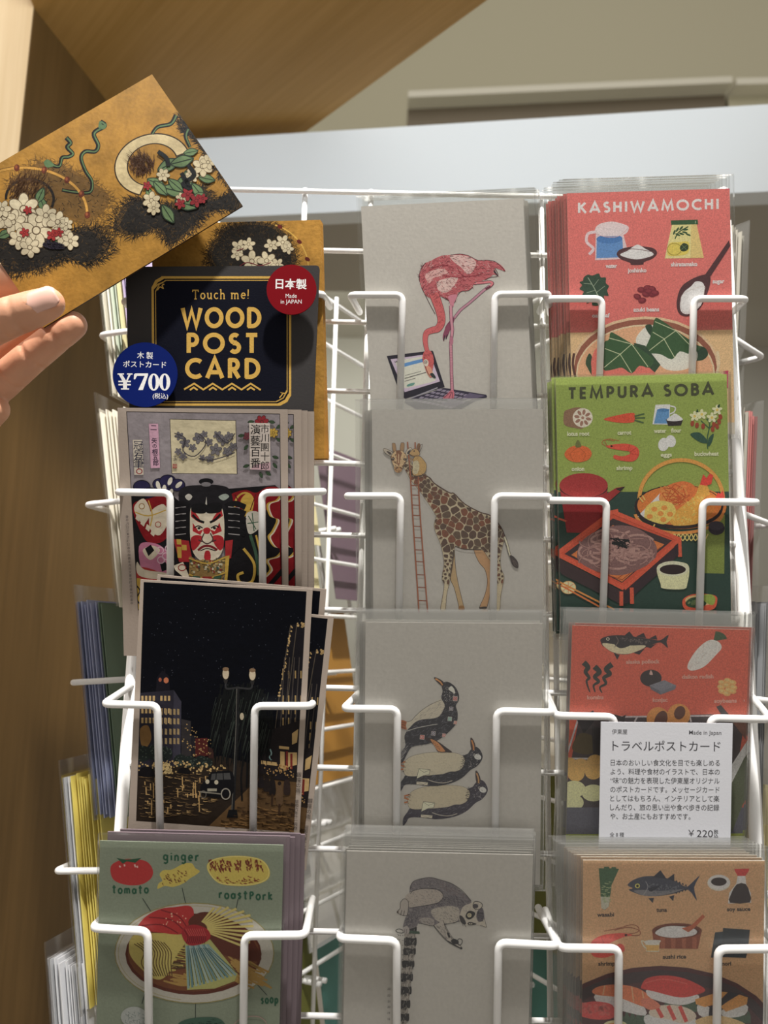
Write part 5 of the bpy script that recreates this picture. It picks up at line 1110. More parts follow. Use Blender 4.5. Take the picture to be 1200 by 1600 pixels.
# sushi platter
A.ell(640, 1150, 640, 420, (78, 40, 46)); A.ell(640, 1156, 618, 404, (62, 48, 54)); A.ell(640, 1200, 600, 390, (80, 52, 56))
def rice(L): A.blob(L, (226, 216, 204), 3)
A.polys([[(420 + i * 30, 1000), (434 + i * 30, 960), (450 + i * 30, 1000), (450 + i * 30, 1040), (420 + i * 30, 1040)] for i in range(6)], (74, 94, 78)); A.polys([[(660 + i * 28, 930), (676 + i * 28, 895), (690 + i * 28, 930), (690 + i * 28, 970), (660 + i * 28, 970)] for i in range(6)], (74, 94, 78)); A.polys([[(980 + i * 26, 990), (994 + i * 26, 962), (1006 + i * 26, 990), (1006 + i * 26, 1030), (980 + i * 26, 1030)] for i in range(5)], (74, 94, 78))
rice([(300, 880), (420, 890), (540, 930), (560, 990), (420, 960), (320, 930)]); A.blob([(284, 860), (330, 835), (430, 828), (530, 850), (600, 905), (590, 945), (540, 940), (420, 895), (310, 882)], (214, 116, 76)); A.lines([[(350, 832), (340, 882)], [(420, 830), (415, 892)], [(490, 838), (500, 918)], [(545, 862), (560, 940)]], 6, (232, 160, 120), True)
rice([(575, 850), (720, 890), (830, 880), (830, 910), (740, 935), (590, 900)]); A.blob([(540, 835), (570, 795), (660, 780), (760, 795), (850, 835), (872, 860), (830, 880), (740, 895), (600, 862), (545, 850)], (190, 62, 58)); A.line([(560, 820), (660, 800), (780, 825)], 5, (206, 92, 84), True)
rice([(835, 930), (900, 950), (895, 1000), (840, 985)]); rice([(960, 960), (1085, 930), (1080, 985), (980, 1000)])
A.poly([(820, 905), (950, 864), (990, 868), (930, 930), (870, 945), (825, 930)], (206, 142, 70)); A.poly([(950, 940), (1050, 880), (1095, 895), (1090, 930), (980, 970)], (206, 142, 70)); A.poly([(930, 930), (1000, 866), (1045, 876), (950, 945), (920, 1000), (890, 995), (895, 945)], (48, 46, 56))
rice([(570, 985), (700, 1000), (820, 1000), (800, 1080), (640, 1090), (560, 1030)]); A.blob([(580, 970), (620, 940), (720, 935), (800, 960), (825, 1000), (760, 1030), (680, 1010), (600, 995)], (224, 186, 170)); A.lines([[(620, 945), (650, 1000)], [(680, 938), (715, 1012)], [(740, 940), (775, 1022)]], 20, (196, 78, 72), True); A.blob([(540, 905), (590, 900), (640, 940), (590, 960), (550, 940)], (222, 120, 96))
A.blob([(136, 935), (160, 905), (220, 925), (300, 915), (390, 935), (395, 1000), (300, 1010), (200, 985), (150, 965)], (200, 76, 74), 4); A.dots([(160, 920), (380, 940), (380, 990), (200, 970)], 50, 10, (216, 100, 94))
A.ell(405, 1040, 62, 26, (226, 196, 150)); A.ell(405, 1042, 46, 16, (206, 150, 90)); A.blob([(820, 1020), (900, 990), (1000, 1000), (1080, 1040), (900, 1060)], (222, 170, 120)); A.ell(180, 1060, 60, 40, (170, 70, 72))
printed(c)
stack(c, 7, 'tan recipe postcard in a sleeve behind the front tuna and sushi card', 'tan recipe card stack', -0.007, 0.0019, (0.0008, 0.0012), 24)

# ---- price notice tucked in front of the red card pocket
pl = TIER[3].moved(0.0085)
c = card('price_notice', 'white paper notice with Japanese text and a 220 yen price on the red card pocket', 3, (939, 1128), (1145, 1130.5), 0.0735, M['paper'], thick=0.0004, cat='sign', plane=pl, gain=0.45)
A = c.A; A.clip = None; A.frame(840, 930, 3.333); TX = (52, 52, 56)
A.text('伊東屋', 427, 711, 25, TX, 0.0, 0.012, width=80, cjk=True); A.text('Made in Japan', 873, 715, 22, TX, 0.002, 0.012, width=168)
A.text('トラベルポストカード', 671, 786, 52, TX, 0.003, 0.006, width=562, cjk=True)
ln = ['日本のおいしい食文化を目でも楽しめる', 'よう、料理や食材のイラストで、日本の', '“味”の魅力を表現した伊東屋オリジナル', 'のポストカードです。メッセージカード', 'としてはもちろん、インテリアとして楽', 'しんだり、旅の思い出や食べ歩きの記録']
for i, s in enumerate(ln): A.text(s, 665 - i * 0.7, 873 + i * 46.5, 31, TX, 0.002, 0.004, width=568, cjk=True)
A.text('や、お土産にもおすすめです。', 378, 1151, 31, TX, 0.002, 0.004, anchor='l', width=418, cjk=True)
A.text('全 8 種', 413, 1247, 23, TX, 0.0, 0.01, width=74, cjk=True); A.text('￥', 800, 1238, 40, TX, 0.0, 0.01, width=30, cjk=True); A.text('220', 871, 1241, 38, TX, 0.0, 0.012, width=84); A.text('税', 929, 1232, 20, TX, 0.01, cjk=True); A.text('込', 929, 1252, 20, TX, 0.01, cjk=True)
printed(c, 'printed_text')

# ================================================================== left column
M['grey_board'] = mat('warm_grey_card_stock', rgb(170, 156, 144), 0.6, bump=(700, 0.1))
M['gold_wood'] = mat('gilded_wood', rgb(176, 124, 48), 0.4, bump=(300, 0.2), vary=(60, 0.25))
M['black_board'] = mat('black_board', rgb(60, 58, 58), 0.7, bump=(800, 0.1), spec=0.15)
GOLD = (186, 138, 46); SOOT = (40, 36, 32); IVORY = (214, 200, 164); LEAFG = (98, 128, 84); DLEAF = (44, 56, 42); CRIM = (140, 44, 44)
def cloud(A, pts, fuzz, sc=1.0, c=SOOT):
    """inky cloud with a feathered edge of fine brush hairs"""
    P = catmull(pts, 4); cx = sum(p[0] for p in P) / len(P); cy = sum(p[1] for p in P) / len(P)
    def hairs(n, lo, hi, ln, w, col):
        q = []
        for _ in range(n):
            x, y = random.choice(P); t = random.uniform(lo, hi); x, y = cx + (x - cx) * t + random.uniform(-9, 9) * sc, cy + (y - cy) * t + random.uniform(-9, 9) * sc
            a = math.atan2(y - cy, x - cx) + random.uniform(-1.3, 1.3); l = ln * random.uniform(0.5, 1.2) * sc
            q += ribbon([(x, y), (x + math.cos(a) * l * 0.6 - math.sin(a) * l * 0.1, y + math.sin(a) * l * 0.6 + math.cos(a) * l * 0.1), (x + math.cos(a) * l, y + math.sin(a) * l)], w * sc, 0.4 * sc)
        A._put(q, col)
    mid = tuple((g + k) // 2 for g, k in zip(c, (150, 106, 40)))
    A.blob([(cx + (x - cx) * 1.04, cy + (y - cy) * 1.04) for x, y in pts], mid)
    hairs(90 * fuzz, 0.98, 1.16, 22, 2.4, mid); hairs(70 * fuzz, 0.92, 1.1, 20, 2.6, c)
    A.blob([(cx + (x - cx) * 0.93, cy + (y - cy) * 0.93) for x, y in pts], c)
    hairs(60 * fuzz, 0.82, 1.0, 18, 3.0, c); hairs(30 * fuzz, 0.5, 1.0, 12, 1.6, mid); hairs(30 * fuzz, 0.3, 0.9, 14, 2.2, (16, 16, 18))
def bloom(A, x, y, r, c, c2, n=6, rot=0.0):
    for k in range(n):
        a = rot + 2 * math.pi * k / n; A.ell(x + 0.62 * r * math.cos(a), y + 0.62 * r * math.sin(a), r * 0.5, r * 0.36, c2, a); A.ell(x + 0.6 * r * math.cos(a), y + 0.6 * r * math.sin(a), r * 0.45, r * 0.31, c, a)
    A.ell(x, y, r * 0.28, r * 0.28, c2); A.ell(x, y, r * 0.2, r * 0.2, c)
def leafy(A, x, y, l, a, c=LEAFG, c2=DLEAF):
    e = (x + l * math.cos(a), y + l * math.sin(a)); n = (-math.sin(a), math.cos(a)); P = [(x, y)]
    for t, w in ((0.3, 0.2), (0.6, 0.24), (0.85, 0.12)): P.append((x + (e[0] - x) * t + n[0] * w * l, y + (e[1] - y) * t + n[1] * w * l))
    P.append(e)
    for t, w in ((0.85, -0.12), (0.6, -0.24), (0.3, -0.2)): P.append((x + (e[0] - x) * t + n[0] * w * l, y + (e[1] - y) * t + n[1] * w * l))
    A.blob(P, c, 3); A.outline(P, l * 0.05, c2); A.line([(x, y), e], l * 0.05, c2)

# ---- gilded wooden cards behind the sign
c = card('wooden_postcard', 'gilded wooden postcard with dark clouds behind the black sign, topmost of its stack', 1, (236, 350), (501, 343.5), 0.146, M['gold_wood'], thick=0.0012, art_ink=M['ink_gold'], gain=0.6)
A = c.A; A.gain = 1.35; A.frame(140, 320, 3)
A.poly([(250, 60), (1100, 60), (1100, 1200), (250, 1200)], (192, 140, 50))
cloud(A, [(640, 110), (740, 85), (860, 100), (930, 170), (960, 260), (900, 340), (700, 360), (590, 300), (560, 230), (600, 160)], 7, 1.0)
A.line(arc(800, 300, 226, 216, -72, 20, 20), 6, (226, 178, 72)); 
for a in (-66, -36, -12): x, y = 800 + 226 * math.cos(math.radians(a)), 300 + 216 * math.sin(math.radians(a)); A.ell(x, y, 13, 9, (110, 42, 34), 0.6)
for x, y, r in ((700, 200, 36), (745, 185, 30), (690, 232, 28), (850, 190, 30), (905, 175, 34), (930, 205, 26), (760, 265, 48), (830, 262, 42), (880, 280, 30)): bloom(A, x, y, r, IVORY, (120, 104, 80), 5, x)
A.lines([[(700, 290), (740, 270), (800, 285), (850, 270)], [(690, 215), (720, 205)]], 4, (120, 44, 50), True)
printed(c)
stack(c, 4, 'gilded wooden postcard behind the topmost gilded card in its stack', 'gilded wooden postcard stack', 0.0012, 0.0017, (0.0006, 0.0008), 31)

# ---- black sign board with two round badges
SP = TIER[1].moved(0.0092)
def disc(pl, cx, cy, r, th):
    o = [pl.at(*p) for p in ellp(cx, cy, r, r, 0, 56)]; return o, [p - pl.n * th for p in o]
def rrect(pts, r, n=6):
    out = []
    for i in range(4):
        a, b, d = pts[i - 1], pts[i], pts[(i + 1) % 4]; la, ld = math.dist(a, b), math.dist(d, b)
        p = (b[0] + (a[0] - b[0]) * r / la, b[1] + (a[1] - b[1]) * r / la); q = (b[0] + (d[0] - b[0]) * r / ld, b[1] + (d[1] - b[1]) * r / ld)
        for j in range(n + 1):
            t = j / n; out.append((p[0] * (1 - t) ** 2 + b[0] * 2 * t * (1 - t) + q[0] * t * t, p[1] * (1 - t) ** 2 + b[1] * 2 * t * (1 - t) + q[1] * t * t))
    return out
bd = rrect([(196, 417), (499.5, 414.5), (489, 665), (203, 668)], 7)
sign = thing('shop_sign', 'black sign board with gold WOOD POST CARD lettering and two round badges', 'sign', SP.at(345, 660))
m = MB(); m.prism([SP.at(*p) for p in bd], [SP.at(*p) - SP.n * 0.002 for p in bd]); m.build('board', M['black_board'], sign)
A = Art(SP, 0.9); A.frame(140, 320, 3); NAVY = (13, 15, 28); GL = (196, 156, 66)
def plaque(i):   # notched-corner rectangle
    x0, y0, x1, y1 = 290 + i, 335 + i, 945 - i, 942 - i; sx = lambda y: (y - 335) * -0.003
    P = [(x0 + 48, y0), (x1 - 6, y0), (x1, y0 + 6), (x1, y1 - 48)] + [(x1 - 6, y1 - 40), (x1 - 18, y1 - 18), (x1 - 40, y1 - 6)] + [(x1 - 52, y1), (x0 + 6, y1), (x0 + 4, y1 - 6), (x0, y0 + 52), (x0 + 6, y0 + 42), (x0 + 18, y0 + 18), (x0 + 40, y0 + 6)]
    return P
A.poly(plaque(0), GL); A.poly(plaque(11), NAVY); A.poly(plaque(17), (178, 142, 60)); A.poly(plaque(21), NAVY)
A.lines([[(318, 400), (330, 385), (345, 392), (340, 378), (350, 372)], [(300, 395), (322, 372), (345, 365)], [(890, 905), (905, 885), (898, 880), (915, 884), (925, 870)]], 5, GL, True)
A.letters('Touch me!', 482, 748, 441, 44, 5, GL, rise=-2, glyphs=SERIF)
A.letters('WOOD', 434, 800, 574, 90, 20, GL); A.letters('POST', 458, 786, 694, 90, 20, GL); A.letters('CARD', 452, 796, 812, 90, 20, GL)
A.line([(443, 865), (490, 838), (533, 866), (577, 838), (622, 866), (667, 838), (712, 866), (755, 838), (802, 868)], 8, GL); A.lines([[(470, 868), (488, 856), (506, 868)], [(560, 868), (578, 856), (596, 868)], [(650, 868), (668, 856), (686, 868)], [(738, 868), (756, 856), (774, 868)]], 8, GL)
A.build('gold_print', M['ink'], sign, colors=True)
M['badge_red'] = mat('crimson_badge_paper', rgb(124, 6, 20), 0.6, spec=0.1); M['badge_blue'] = mat('cobalt_badge_paper', rgb(5, 27, 98), 0.6, spec=0.1)
def badge(name, label, pl, cx, cy, r, gap, m_, col):
    o, b = disc(pl, cx, cy, r, 0.0012); m = MB(); m.prism(o, b); f = m.build(name, m_, sign); tag(f, label)
    o, b = disc(pl.moved(-0.0012), cx, cy, r * 0.35, gap); m = MB(); m.prism(o, b); m.build('badge_spacer', M['paper'], f, origin=sign['_o'])
    A = Art(pl, 0.62); A.frame(140, 320, 3); return f, A
RPl = SP.moved(0.0082)
f, A = badge('red_badge', 'round crimson badge reading Made in JAPAN', RPl, 455.5, 452.5, 39, 0.007, M['badge_red'], None)
WB = (236, 232, 228)
A.text('日本製', 945, 371, 44, WB, 0.022, 0.02, width=146, cjk=True); A.text('Made', 945, 426, 20, WB, 0.0, 0.0, width=52); A.text('in JAPAN', 945, 453, 20, WB, 0.0, 0.0, width=98)
o = A.build('badge_lettering', M['ink'], f, origin=sign['_o'], colors=True)
BPl = SP.moved(0.0052)
f, A = badge('blue_badge', 'round cobalt badge with the 700 yen price', BPl, 226.5, 585.5, 50.5, 0.004, M['badge_blue'], None)
A.text('木 製', 260, 706, 31, WB, 0.006, 0.03, width=74, cjk=True); A.text('ポストカード', 258, 748, 29, WB, 0.006, 0.02, width=202, cjk=True)
def Y_(A, x, y, h):
    A.poly([(x, y - h), (x + 30, y - h), (x + 30, y - h + 6), (x + 22, y - h + 6), (x + 40, y - h * 0.55), (x + 52, y - h + 6), (x + 44, y - h + 6), (x + 44, y - h), (x + 70, y - h), (x + 70, y - h + 6), (x + 62, y - h + 6), (x + 44, y - h * 0.45), (x + 44, y - 6), (x + 54, y - 6), (x + 54, y), (x + 16, y), (x + 16, y - 6), (x + 26, y - 6), (x + 26, y - h * 0.45), (x + 6, y - h + 6), (x, y - h + 6)], WB)
    A.lines([[(x + 4, y - h * 0.5), (x + 62, y - h * 0.5)], [(x + 4, y - h * 0.3), (x + 62, y - h * 0.3)]], 7, WB)
Y_(A, 131, 866, 76)
A.poly([(208, 796), (214, 790), (274, 790), (274, 798), (250, 868), (228, 868), (258, 802), (222, 802), (214, 818), (207, 818)], WB)
for x in (301, 352): A.ring(x, 831, 26, 40, 12, WB, ix=9, iy=34)
A.text('(税込)', 332, 896, 24, WB, 0.004, 0.02, width=72, cjk=True)
A.build('badge_lettering', M['ink'], f, origin=sign['_o'], colors=True)

# ---- theatre print card
c = card('woodblock_postcard', 'grey-bordered postcard of a painted theatre mask with red and black robes', 2, (183.5, 637), (449.5, 639.5), 0.149, M['grey_board'], thick=0.001, art_ink=M['ink_wood'], gain=1.15, plane=Plane(TIER[2].at(320, 640), (0, -1, -0.265)))
A = c.A; A.frame(160, 620, 3.333); BLK = (26, 25, 28); RDD = (136, 16, 26); CRE = (216, 204, 180); YLW = (196, 160, 60); VIO = (40, 36, 72); SG = (62, 92, 72)
inner = [(124, 76), (925, 88), (938, 1140), (185, 1112)]
A.poly(inner, (52, 46, 48)); clipq = [A.f0(x, y) for x, y in [(128, 80), (922, 92), (934, 1140), (188, 1110)]]
A.clip = clipq; A.poly([(100, 60), (960, 60), (960, 1200), (100, 1200)], (148, 140, 144))
A.hatch([(130, 90), (920, 95), (920, 480), (160, 480)], 160, 40, 1.5, (136, 128, 134), 1.57, 0.1)
A.poly([(350, 115), (696, 122), (704, 404), (360, 400)], (60, 54, 52)); A.poly([(353, 118), (693, 125), (700, 401), (363, 397)], (212, 200, 164))
# scrolling floral motif in the square
for x, y, r in ((400, 205, 22), (430, 240, 26), (470, 265, 20), (500, 215, 28), (530, 195, 18), (555, 235, 20), (600, 200, 22), (630, 225, 28), (660, 205, 22), (680, 260, 22), (650, 285, 24), (590, 275, 30), (560, 320, 22), (520, 318, 16), (420, 310, 20), (395, 285, 18)): bloom(A, x, y, r, (116, 112, 116), (58, 56, 66), 5, x * 0.3)
A.lines([[(375, 190), (430, 215), (420, 280), (480, 310), (540, 240), (500, 190)], [(590, 190), (650, 240), (690, 190)], [(500, 320), (560, 330), (640, 310), (690, 290)]], 5, (70, 66, 74), True); A.poly([(366, 350), (388, 350), (388, 372), (366, 372)], (160, 60, 56)); A.text('玉', 378, 320, 22, (60, 56, 60), 0, 0, cjk=True); A.text('印', 377, 361, 16, (216, 196, 170), 0, 0, cjk=True)
# title cartouches
A.poly([(158, 224), (206, 224), (215, 406), (166, 406)], (206, 196, 180)); A.poly([(242, 140), (290, 140), (300, 370), (252, 372)], (206, 160, 182))
for s, x, y, h in (('冠', 186, 252, 44), ('宕', 188, 298, 44), ('筆', 189, 346, 50)): A.text(s, x, y, h, (36, 40, 66), 0.004, 0.05, cjk=True)
A.ring(192, 388, 17, 15, 5, (150, 50, 56)); 
for s, x, y, h in (('二', 267, 160, 30), ('矢', 270, 228, 26), ('の', 272, 256, 22), ('根', 274, 286, 28), ('五', 276, 315, 24), ('郎', 278, 344, 28)): A.text(s, x, y, h, (48, 38, 60), 0.015, 0.03, cjk=True)
for x, y, r, cc in ((830, 132, 34, (150, 42, 52)), (890, 188, 24, YLW), (752, 205, 20, (120, 60, 70))): bloom(A, x, y, r, cc, (60, 50, 40), 7, x)
for x, y, a in ((790, 128, 3.0), (866, 128, 0.2), (905, 165, -0.6), (905, 215, 0.6), (740, 200, 3.0), (758, 250, 2.2), (885, 310, 0.3), (888, 345, 0.9), (765, 355, 2.8), (820, 392, 1.2), (850, 390, 0.6)): leafy(A, x, y, 34, a, (66, 88, 62), (34, 44, 36))
A.poly([(764, 136), (872, 138), (876, 384), (768, 378)], (212, 200, 190)); A.poly([(790, 356), (876, 340), (876, 384), (768, 378)], (206, 170, 178))
for i, s in enumerate('市川團十郎'): A.text(s, 846, 166 + i * 48, 42, BLK, 0.004, 0.01, cjk=True)
for i, s in enumerate('演藝百番'): A.text(s, 797, 170 + i * 58, 48, BLK, 0.004, 0.01, cjk=True)
# robes and mask (plain theatrical figure)
A.poly([(100, 520), (330, 480), (480, 620), (480, 1200), (100, 1200)], BLK); A.poly([(640, 480), (900, 460), (960, 520), (960, 1200), (640, 1200)], BLK)
for x, y, r, cc in ((205, 470, 46, VIO), (245, 500, 36, VIO), (300, 455, 40, VIO), (340, 440, 44, VIO), (390, 460, 42, VIO), (330, 500, 40, VIO)):
    A.ell(x, y, r, r * 0.8, cc); A.ring(x, y, r, r * 0.8, 4, (20, 20, 30))
for x, y in ((290, 460), (322, 480), (352, 440), (398, 458), (355, 500), (300, 490)): A.ell(x, y, 11, 22, (206, 200, 186), x * 0.01)
A.blob([(160, 560), (240, 530), (330, 520), (350, 620), (330, 740), (240, 760), (180, 660)], RDD); A.blob([(165, 575), (215, 530), (250, 600), (220, 660), (190, 640)], CRE); A.blob([(250, 600), (320, 560), (345, 640), (300, 720), (250, 690)], CRE); A.ring(205, 570, 16, 16, 4, (150, 110, 50)); A.ring(290, 665, 16, 16, 4, (170, 60, 50)); A.lines([[(170, 600), (240, 620), (330, 590)], [(240, 540), (260, 620), (240, 700)]], 6, YLW, True)
A.polys([[(180 + i * 26, 610 + i * 26), (200 + i * 26, 625 + i * 26), (190 + i * 26, 650 + i * 26), (172 + i * 26, 635 + i * 26)] for i in range(4)], CRE)
A.blob([(190, 780), (260, 760), (330, 800), (360, 900), (330, 960), (220, 940)], (196, 120, 150)); A.blob([(210, 800), (260, 775), (300, 800), (250, 850)], CRE); A.polys([[(222, 790), (252, 770), (270, 800), (240, 830)], [(300, 870), (330, 860), (340, 900), (310, 910)]], BLK)
for x, y in ((300, 800), (330, 830), (305, 850), (345, 790)): A.ring(x, y, 20, 20, 5, (226, 190, 206))
A.blob([(170, 900), (230, 890), (330, 930), (380, 980), (180, 1000)], (176, 50, 46)); A.blob([(180, 860), (220, 900), (340, 920), (300, 950), (190, 930)], CRE); A.blob([(165, 960), (215, 960), (230, 1080), (175, 1100)], YLW); A.lines([[(175, 980), (195, 1010), (180, 1050), (200, 1090)]], 7, BLK, True)
# right robe: red scallops
A.blob([(660, 520), (740, 485), (800, 500), (860, 470), (925, 480), (940, 560), (800, 600), (720, 600)], RDD); A.ring(735, 560, 50, 66, 10, YLW, 0.3); A.blob([(720, 540), (760, 500), (790, 540), (770, 620), (735, 600)], YLW); A.lines([[(690, 510), (740, 600)], [(800, 505), (770, 590)]], 5, (90, 30, 30), True)
A.blob([(750, 610), (810, 600), (830, 660), (800, 700), (760, 710)], (196, 190, 176)); A.lines([[(760, 620), (800, 690)], [(780, 605), (790, 700)], [(755, 660), (825, 650)]], 5, SG)
for dx, w in ((0, 16), (30, 10), (55, 8)): A.line([(770 + dx, 720), (800 + dx * 0.7, 820), (815 + dx * 0.4, 930)], w, (SG, YLW, CRE)[int(dx > 0) + int(dx > 40)], True)
sc_ = [(960, 520), (900, 540), (855, 560), (870, 620), (905, 640), (880, 700), (860, 730), (890, 780), (930, 790), (905, 830), (850, 850), (870, 900), (830, 960), (960, 1000)]
A.blob(sc_, YLW); A.blob([(x + 10, y + 2) for x, y in sc_], CRE); A.blob([(x + 18, y + 4) for x, y in sc_], RDD)
A.poly([(840, 1000), (960, 860), (960, 1010), (880, 1100)], BLK); A.poly([(860, 1010), (960, 900), (960, 960), (900, 1020)], RDD)
A.line([(735, 790), (790, 870), (780, 960), (720, 968), (705, 930), (735, 915)], 14, YLW, True); A.line([(690, 780), (712, 770), (705, 745), (690, 755)], 9, YLW, True)
# hair, mask face
A.blob([(405, 560), (400, 490), (440, 465), (520, 460), (600, 460), (660, 480), (680, 560), (640, 640), (450, 640)], (34, 32, 36)); A.ell(540, 442, 38, 18, BLK); A.ell(540, 456, 26, 12, (120, 116, 120)); A.blob([(430, 520), (450, 505), (468, 520), (450, 540)], (190, 186, 176)); A.blob([(605, 520), (640, 505), (660, 520), (630, 540)], (150, 160, 150))
A.poly([(380, 620), (450, 600), (460, 900), (400, 880), (370, 760)], BLK); A.poly([(630, 600), (740, 600), (720, 780), (650, 850), (630, 760)], BLK)
for y in (575, 610, 645, 680, 715): A.line([(365, y), (410, y - 20), (455, y - 4)], 28, BLK, True); A.line([(640, y - 4), (690, y - 20), (745, y)], 28, BLK, True); A.line([(380, y + 4), (435, y - 2)], 5, (150, 146, 146)); A.line([(655, y - 2), (715, y + 4)], 5, (150, 146, 146))
A.poly([(370, 740), (450, 750), (470, 860), (400, 860)], (170, 40, 44)); A.polys([[(385, 740), (410, 742), (412, 770), (388, 768)], [(412, 770), (438, 772), (440, 800), (414, 798)], [(388, 780), (412, 782), (412, 840), (392, 838)]], YLW); A.poly([(640, 750), (680, 745), (670, 840), (640, 850)], (170, 40, 44)); A.poly([(640, 830), (662, 826), (650, 960), (635, 965)], YLW)
A.poly([(370, 880), (420, 860), (455, 940), (400, 950)], CRE); A.ring(415, 890, 22, 18, 5, (150, 50, 50)); A.poly([(365, 890), (480, 990), (420, 1000), (360, 940)], BLK)
face = [(462, 575), (500, 590), (540, 598), (580, 590), (618, 572), (634, 640), (632, 760), (610, 830), (546, 865), (485, 830), (460, 760), (456, 650)]
A.blob(face, CRE, 4)
RS = (176, 34, 42)
A.polys([ [(462, 575), (500, 625), (520, 660), (495, 650), (462, 625)], [(618, 572), (580, 625), (562, 660), (585, 650), (628, 620)], [(470, 655), (500, 700), (525, 690), (510, 720), (470, 700)], [(610, 655), (585, 700), (560, 690), (575, 720), (622, 700)] ], RS)
A.blob([(462, 735), (490, 720), (520, 730), (505, 770), (475, 800), (462, 780)], RS); A.blob([(630, 735), (600, 720), (572, 730), (585, 770), (612, 800), (630, 780)], RS); A.blob([(525, 690), (545, 680), (562, 690), (555, 712), (532, 712)], RS)
A.lines([[(470, 615), (495, 640), (530, 655)], [(615, 612), (590, 638), (560, 655)]], 12, BLK, True); A.lines([[(478, 682), (500, 672), (522, 684)], [(565, 684), (590, 672), (608, 680)]], 6, BLK, True); A.ell(503, 684, 8, 6, BLK); A.ell(584, 684, 8, 6, BLK)
A.lines([[(530, 710), (518, 745), (545, 765), (575, 745), (562, 710)], [(500, 745), (520, 755)], [(592, 745), (572, 755)]], 6, (70, 50, 50), True); A.line([(498, 800), (520, 782), (545, 776), (572, 782), (598, 798)], 12, (120, 26, 34), True); A.line([(510, 802), (545, 790), (590, 802)], 5, BLK, True); A.blob([(536, 805), (558, 805), (564, 840), (548, 858), (530, 840)], RS); A.poly([(536, 560), (542, 520), (548, 610), (540, 612)], (206, 200, 190)); A.blob([(470, 600), (535, 605), (540, 560), (470, 560)], BLK); A.blob([(545, 605), (615, 598), (615, 555), (545, 560)], BLK)
A.poly([(455, 830), (500, 850), (600, 850), (640, 825), (632, 940), (600, 965), (480, 965), (450, 930)], (150, 120, 70)); rr = random.Random(3)
for i in range(90): x, y = rr.uniform(455, 635), rr.uniform(845, 915); A.ell(x, y, 7, 5, rr.choice([(96, 90, 60), (176, 150, 90), (140, 60, 50), (70, 90, 80), (196, 190, 160)]), rr.random() * 3)
A.lines([[(450, 840), (545, 868), (642, 835)], [(450, 925), (545, 945), (640, 915)]], 7, YLW, True); A.polys([[(470, 930), (510, 936), (510, 952), (470, 946)], [(580, 936), (620, 928), (620, 944), (580, 952)]], SG); A.rect(520, 936, 570, 954, (160, 50, 46)); A.lines([[(462 + i * 16, 950), (464 + i * 16, 970)] for i in range(11)], 8, YLW)
A.clip = None
for i in range(26): A.text('書年月日文東京町目番地版'[i % 12], 128 + i * 1.0, 625 + i * 18, 14, (92, 84, 84), 0, 0.05, cjk=True)
printed(c)
for i, dx in enumerate((0.0078, 0.0112, 0.0150)):
    dup(c.root, -c.pl.n * 0.0019 * (i + 1) + Vector((dx, 0, -0.0004 * i)), 'grey-bordered theatre postcard behind the front theatre card', 'theatre postcard stack')

# ---- night street card
c = card('woodblock_postcard', 'grey-bordered postcard of a dark city street at night with twin street lamps', 3, (219.5, 905.5), (488.5, 920.5), 0.1445, M['grey_board'], thick=0.001, art_ink=M['ink_wood'], gain=1.5)
A = c.A; A.frame(100, 880, 2.857)
quad = [A.f0(x, y) for x, y in [(356, 84), (1083, 126), (1026, 1200), (322, 1150)]]
A.clip = quad; NV = (6, 9, 20); LIT = (214, 178, 116)
A.poly([(300, 60), (1100, 60), (1100, 1250), (300, 1250)], NV); A.dots([(360, 100), (1070, 130), (1050, 700), (350, 700)], 160, 1.6, (92, 96, 110))
A.poly([(300, 600), (1100, 760), (1100, 1250), (300, 1250)], (40, 34, 30)) if False else None
A.poly([(300, 905), (700, 860), (1100, 960), (1100, 1250), (300, 1250)], (52, 42, 34)); A.poly([(640, 1180), (870, 960), (1060, 980), (1060, 1240), (640, 1250)], (112, 84, 52))
# left blocks
A.poly([(330, 580), (490, 566), (524, 620), (520, 900), (330, 930)], (48, 46, 58)); A.poly([(490, 566), (524, 618), (520, 900), (486, 905)], (66, 64, 78)); A.poly([(415, 510), (440, 478), (470, 505), (472, 568), (410, 572)], (28, 26, 36)); A.ell(429, 520, 7, 9, (176, 96, 70)); A.ell(456, 523, 11, 13, (206, 120, 80)); A.line([(450, 490), (450, 472)], 5, (28, 26, 36))
A.polys([[(345 + k * 17 + (60 if k > 3 else 0) * 0, y), (355 + k * 17, y), (355 + k * 17, y + h), (345 + k * 17, y + h)] for y, h in ((592, 22), (648, 22), (690, 24)) for k in range(8) if not (k == 4)], LIT)
A.polys([[(x, y), (x + 10, y + 2), (x + 10, y + 28), (x, y + 26)] for x in (430, 450, 470, 488, 505) for y in (650, 692, 738, 780)], (176, 150, 104)); A.blob([(340, 740), (375, 725), (390, 780), (370, 820), (345, 810)], (150, 112, 62))
A.poly([(524, 695), (566, 705), (566, 860), (524, 870)], (58, 54, 56)); A.poly([(566, 768), (586, 770), (586, 860), (566, 862)], (40, 38, 44)); A.poly([(586, 782), (640, 780), (645, 860), (586, 866)], (92, 38, 36)); A.poly([(645, 820), (668, 830), (668, 872), (645, 870)], (70, 44, 40)); A.dots([(526, 700), (660, 790), (660, 860), (526, 860)], 50, 3.5, (196, 160, 100))
for x, y, r in ((350, 850, 40), (400, 845, 36), (450, 850, 34), (520, 880, 30), (560, 885, 28), (610, 885, 30), (640, 890, 24)): A.ell(x, y, r, r * 0.9, (38, 46, 44)); A.dots(ellp(x, y, r, r), 20, 3, (84, 96, 86))
A.polys([[(rr.uniform(330, 700), y), (0, 0), (0, 0)] for y in ()], LIT); A.dots([(330, 890), (480, 880), (720, 900), (720, 930), (330, 945)], 110, 5, (222, 186, 120)); A.dots([(430, 890), (480, 885), (480, 940), (430, 940)], 24, 7, (236, 206, 140))
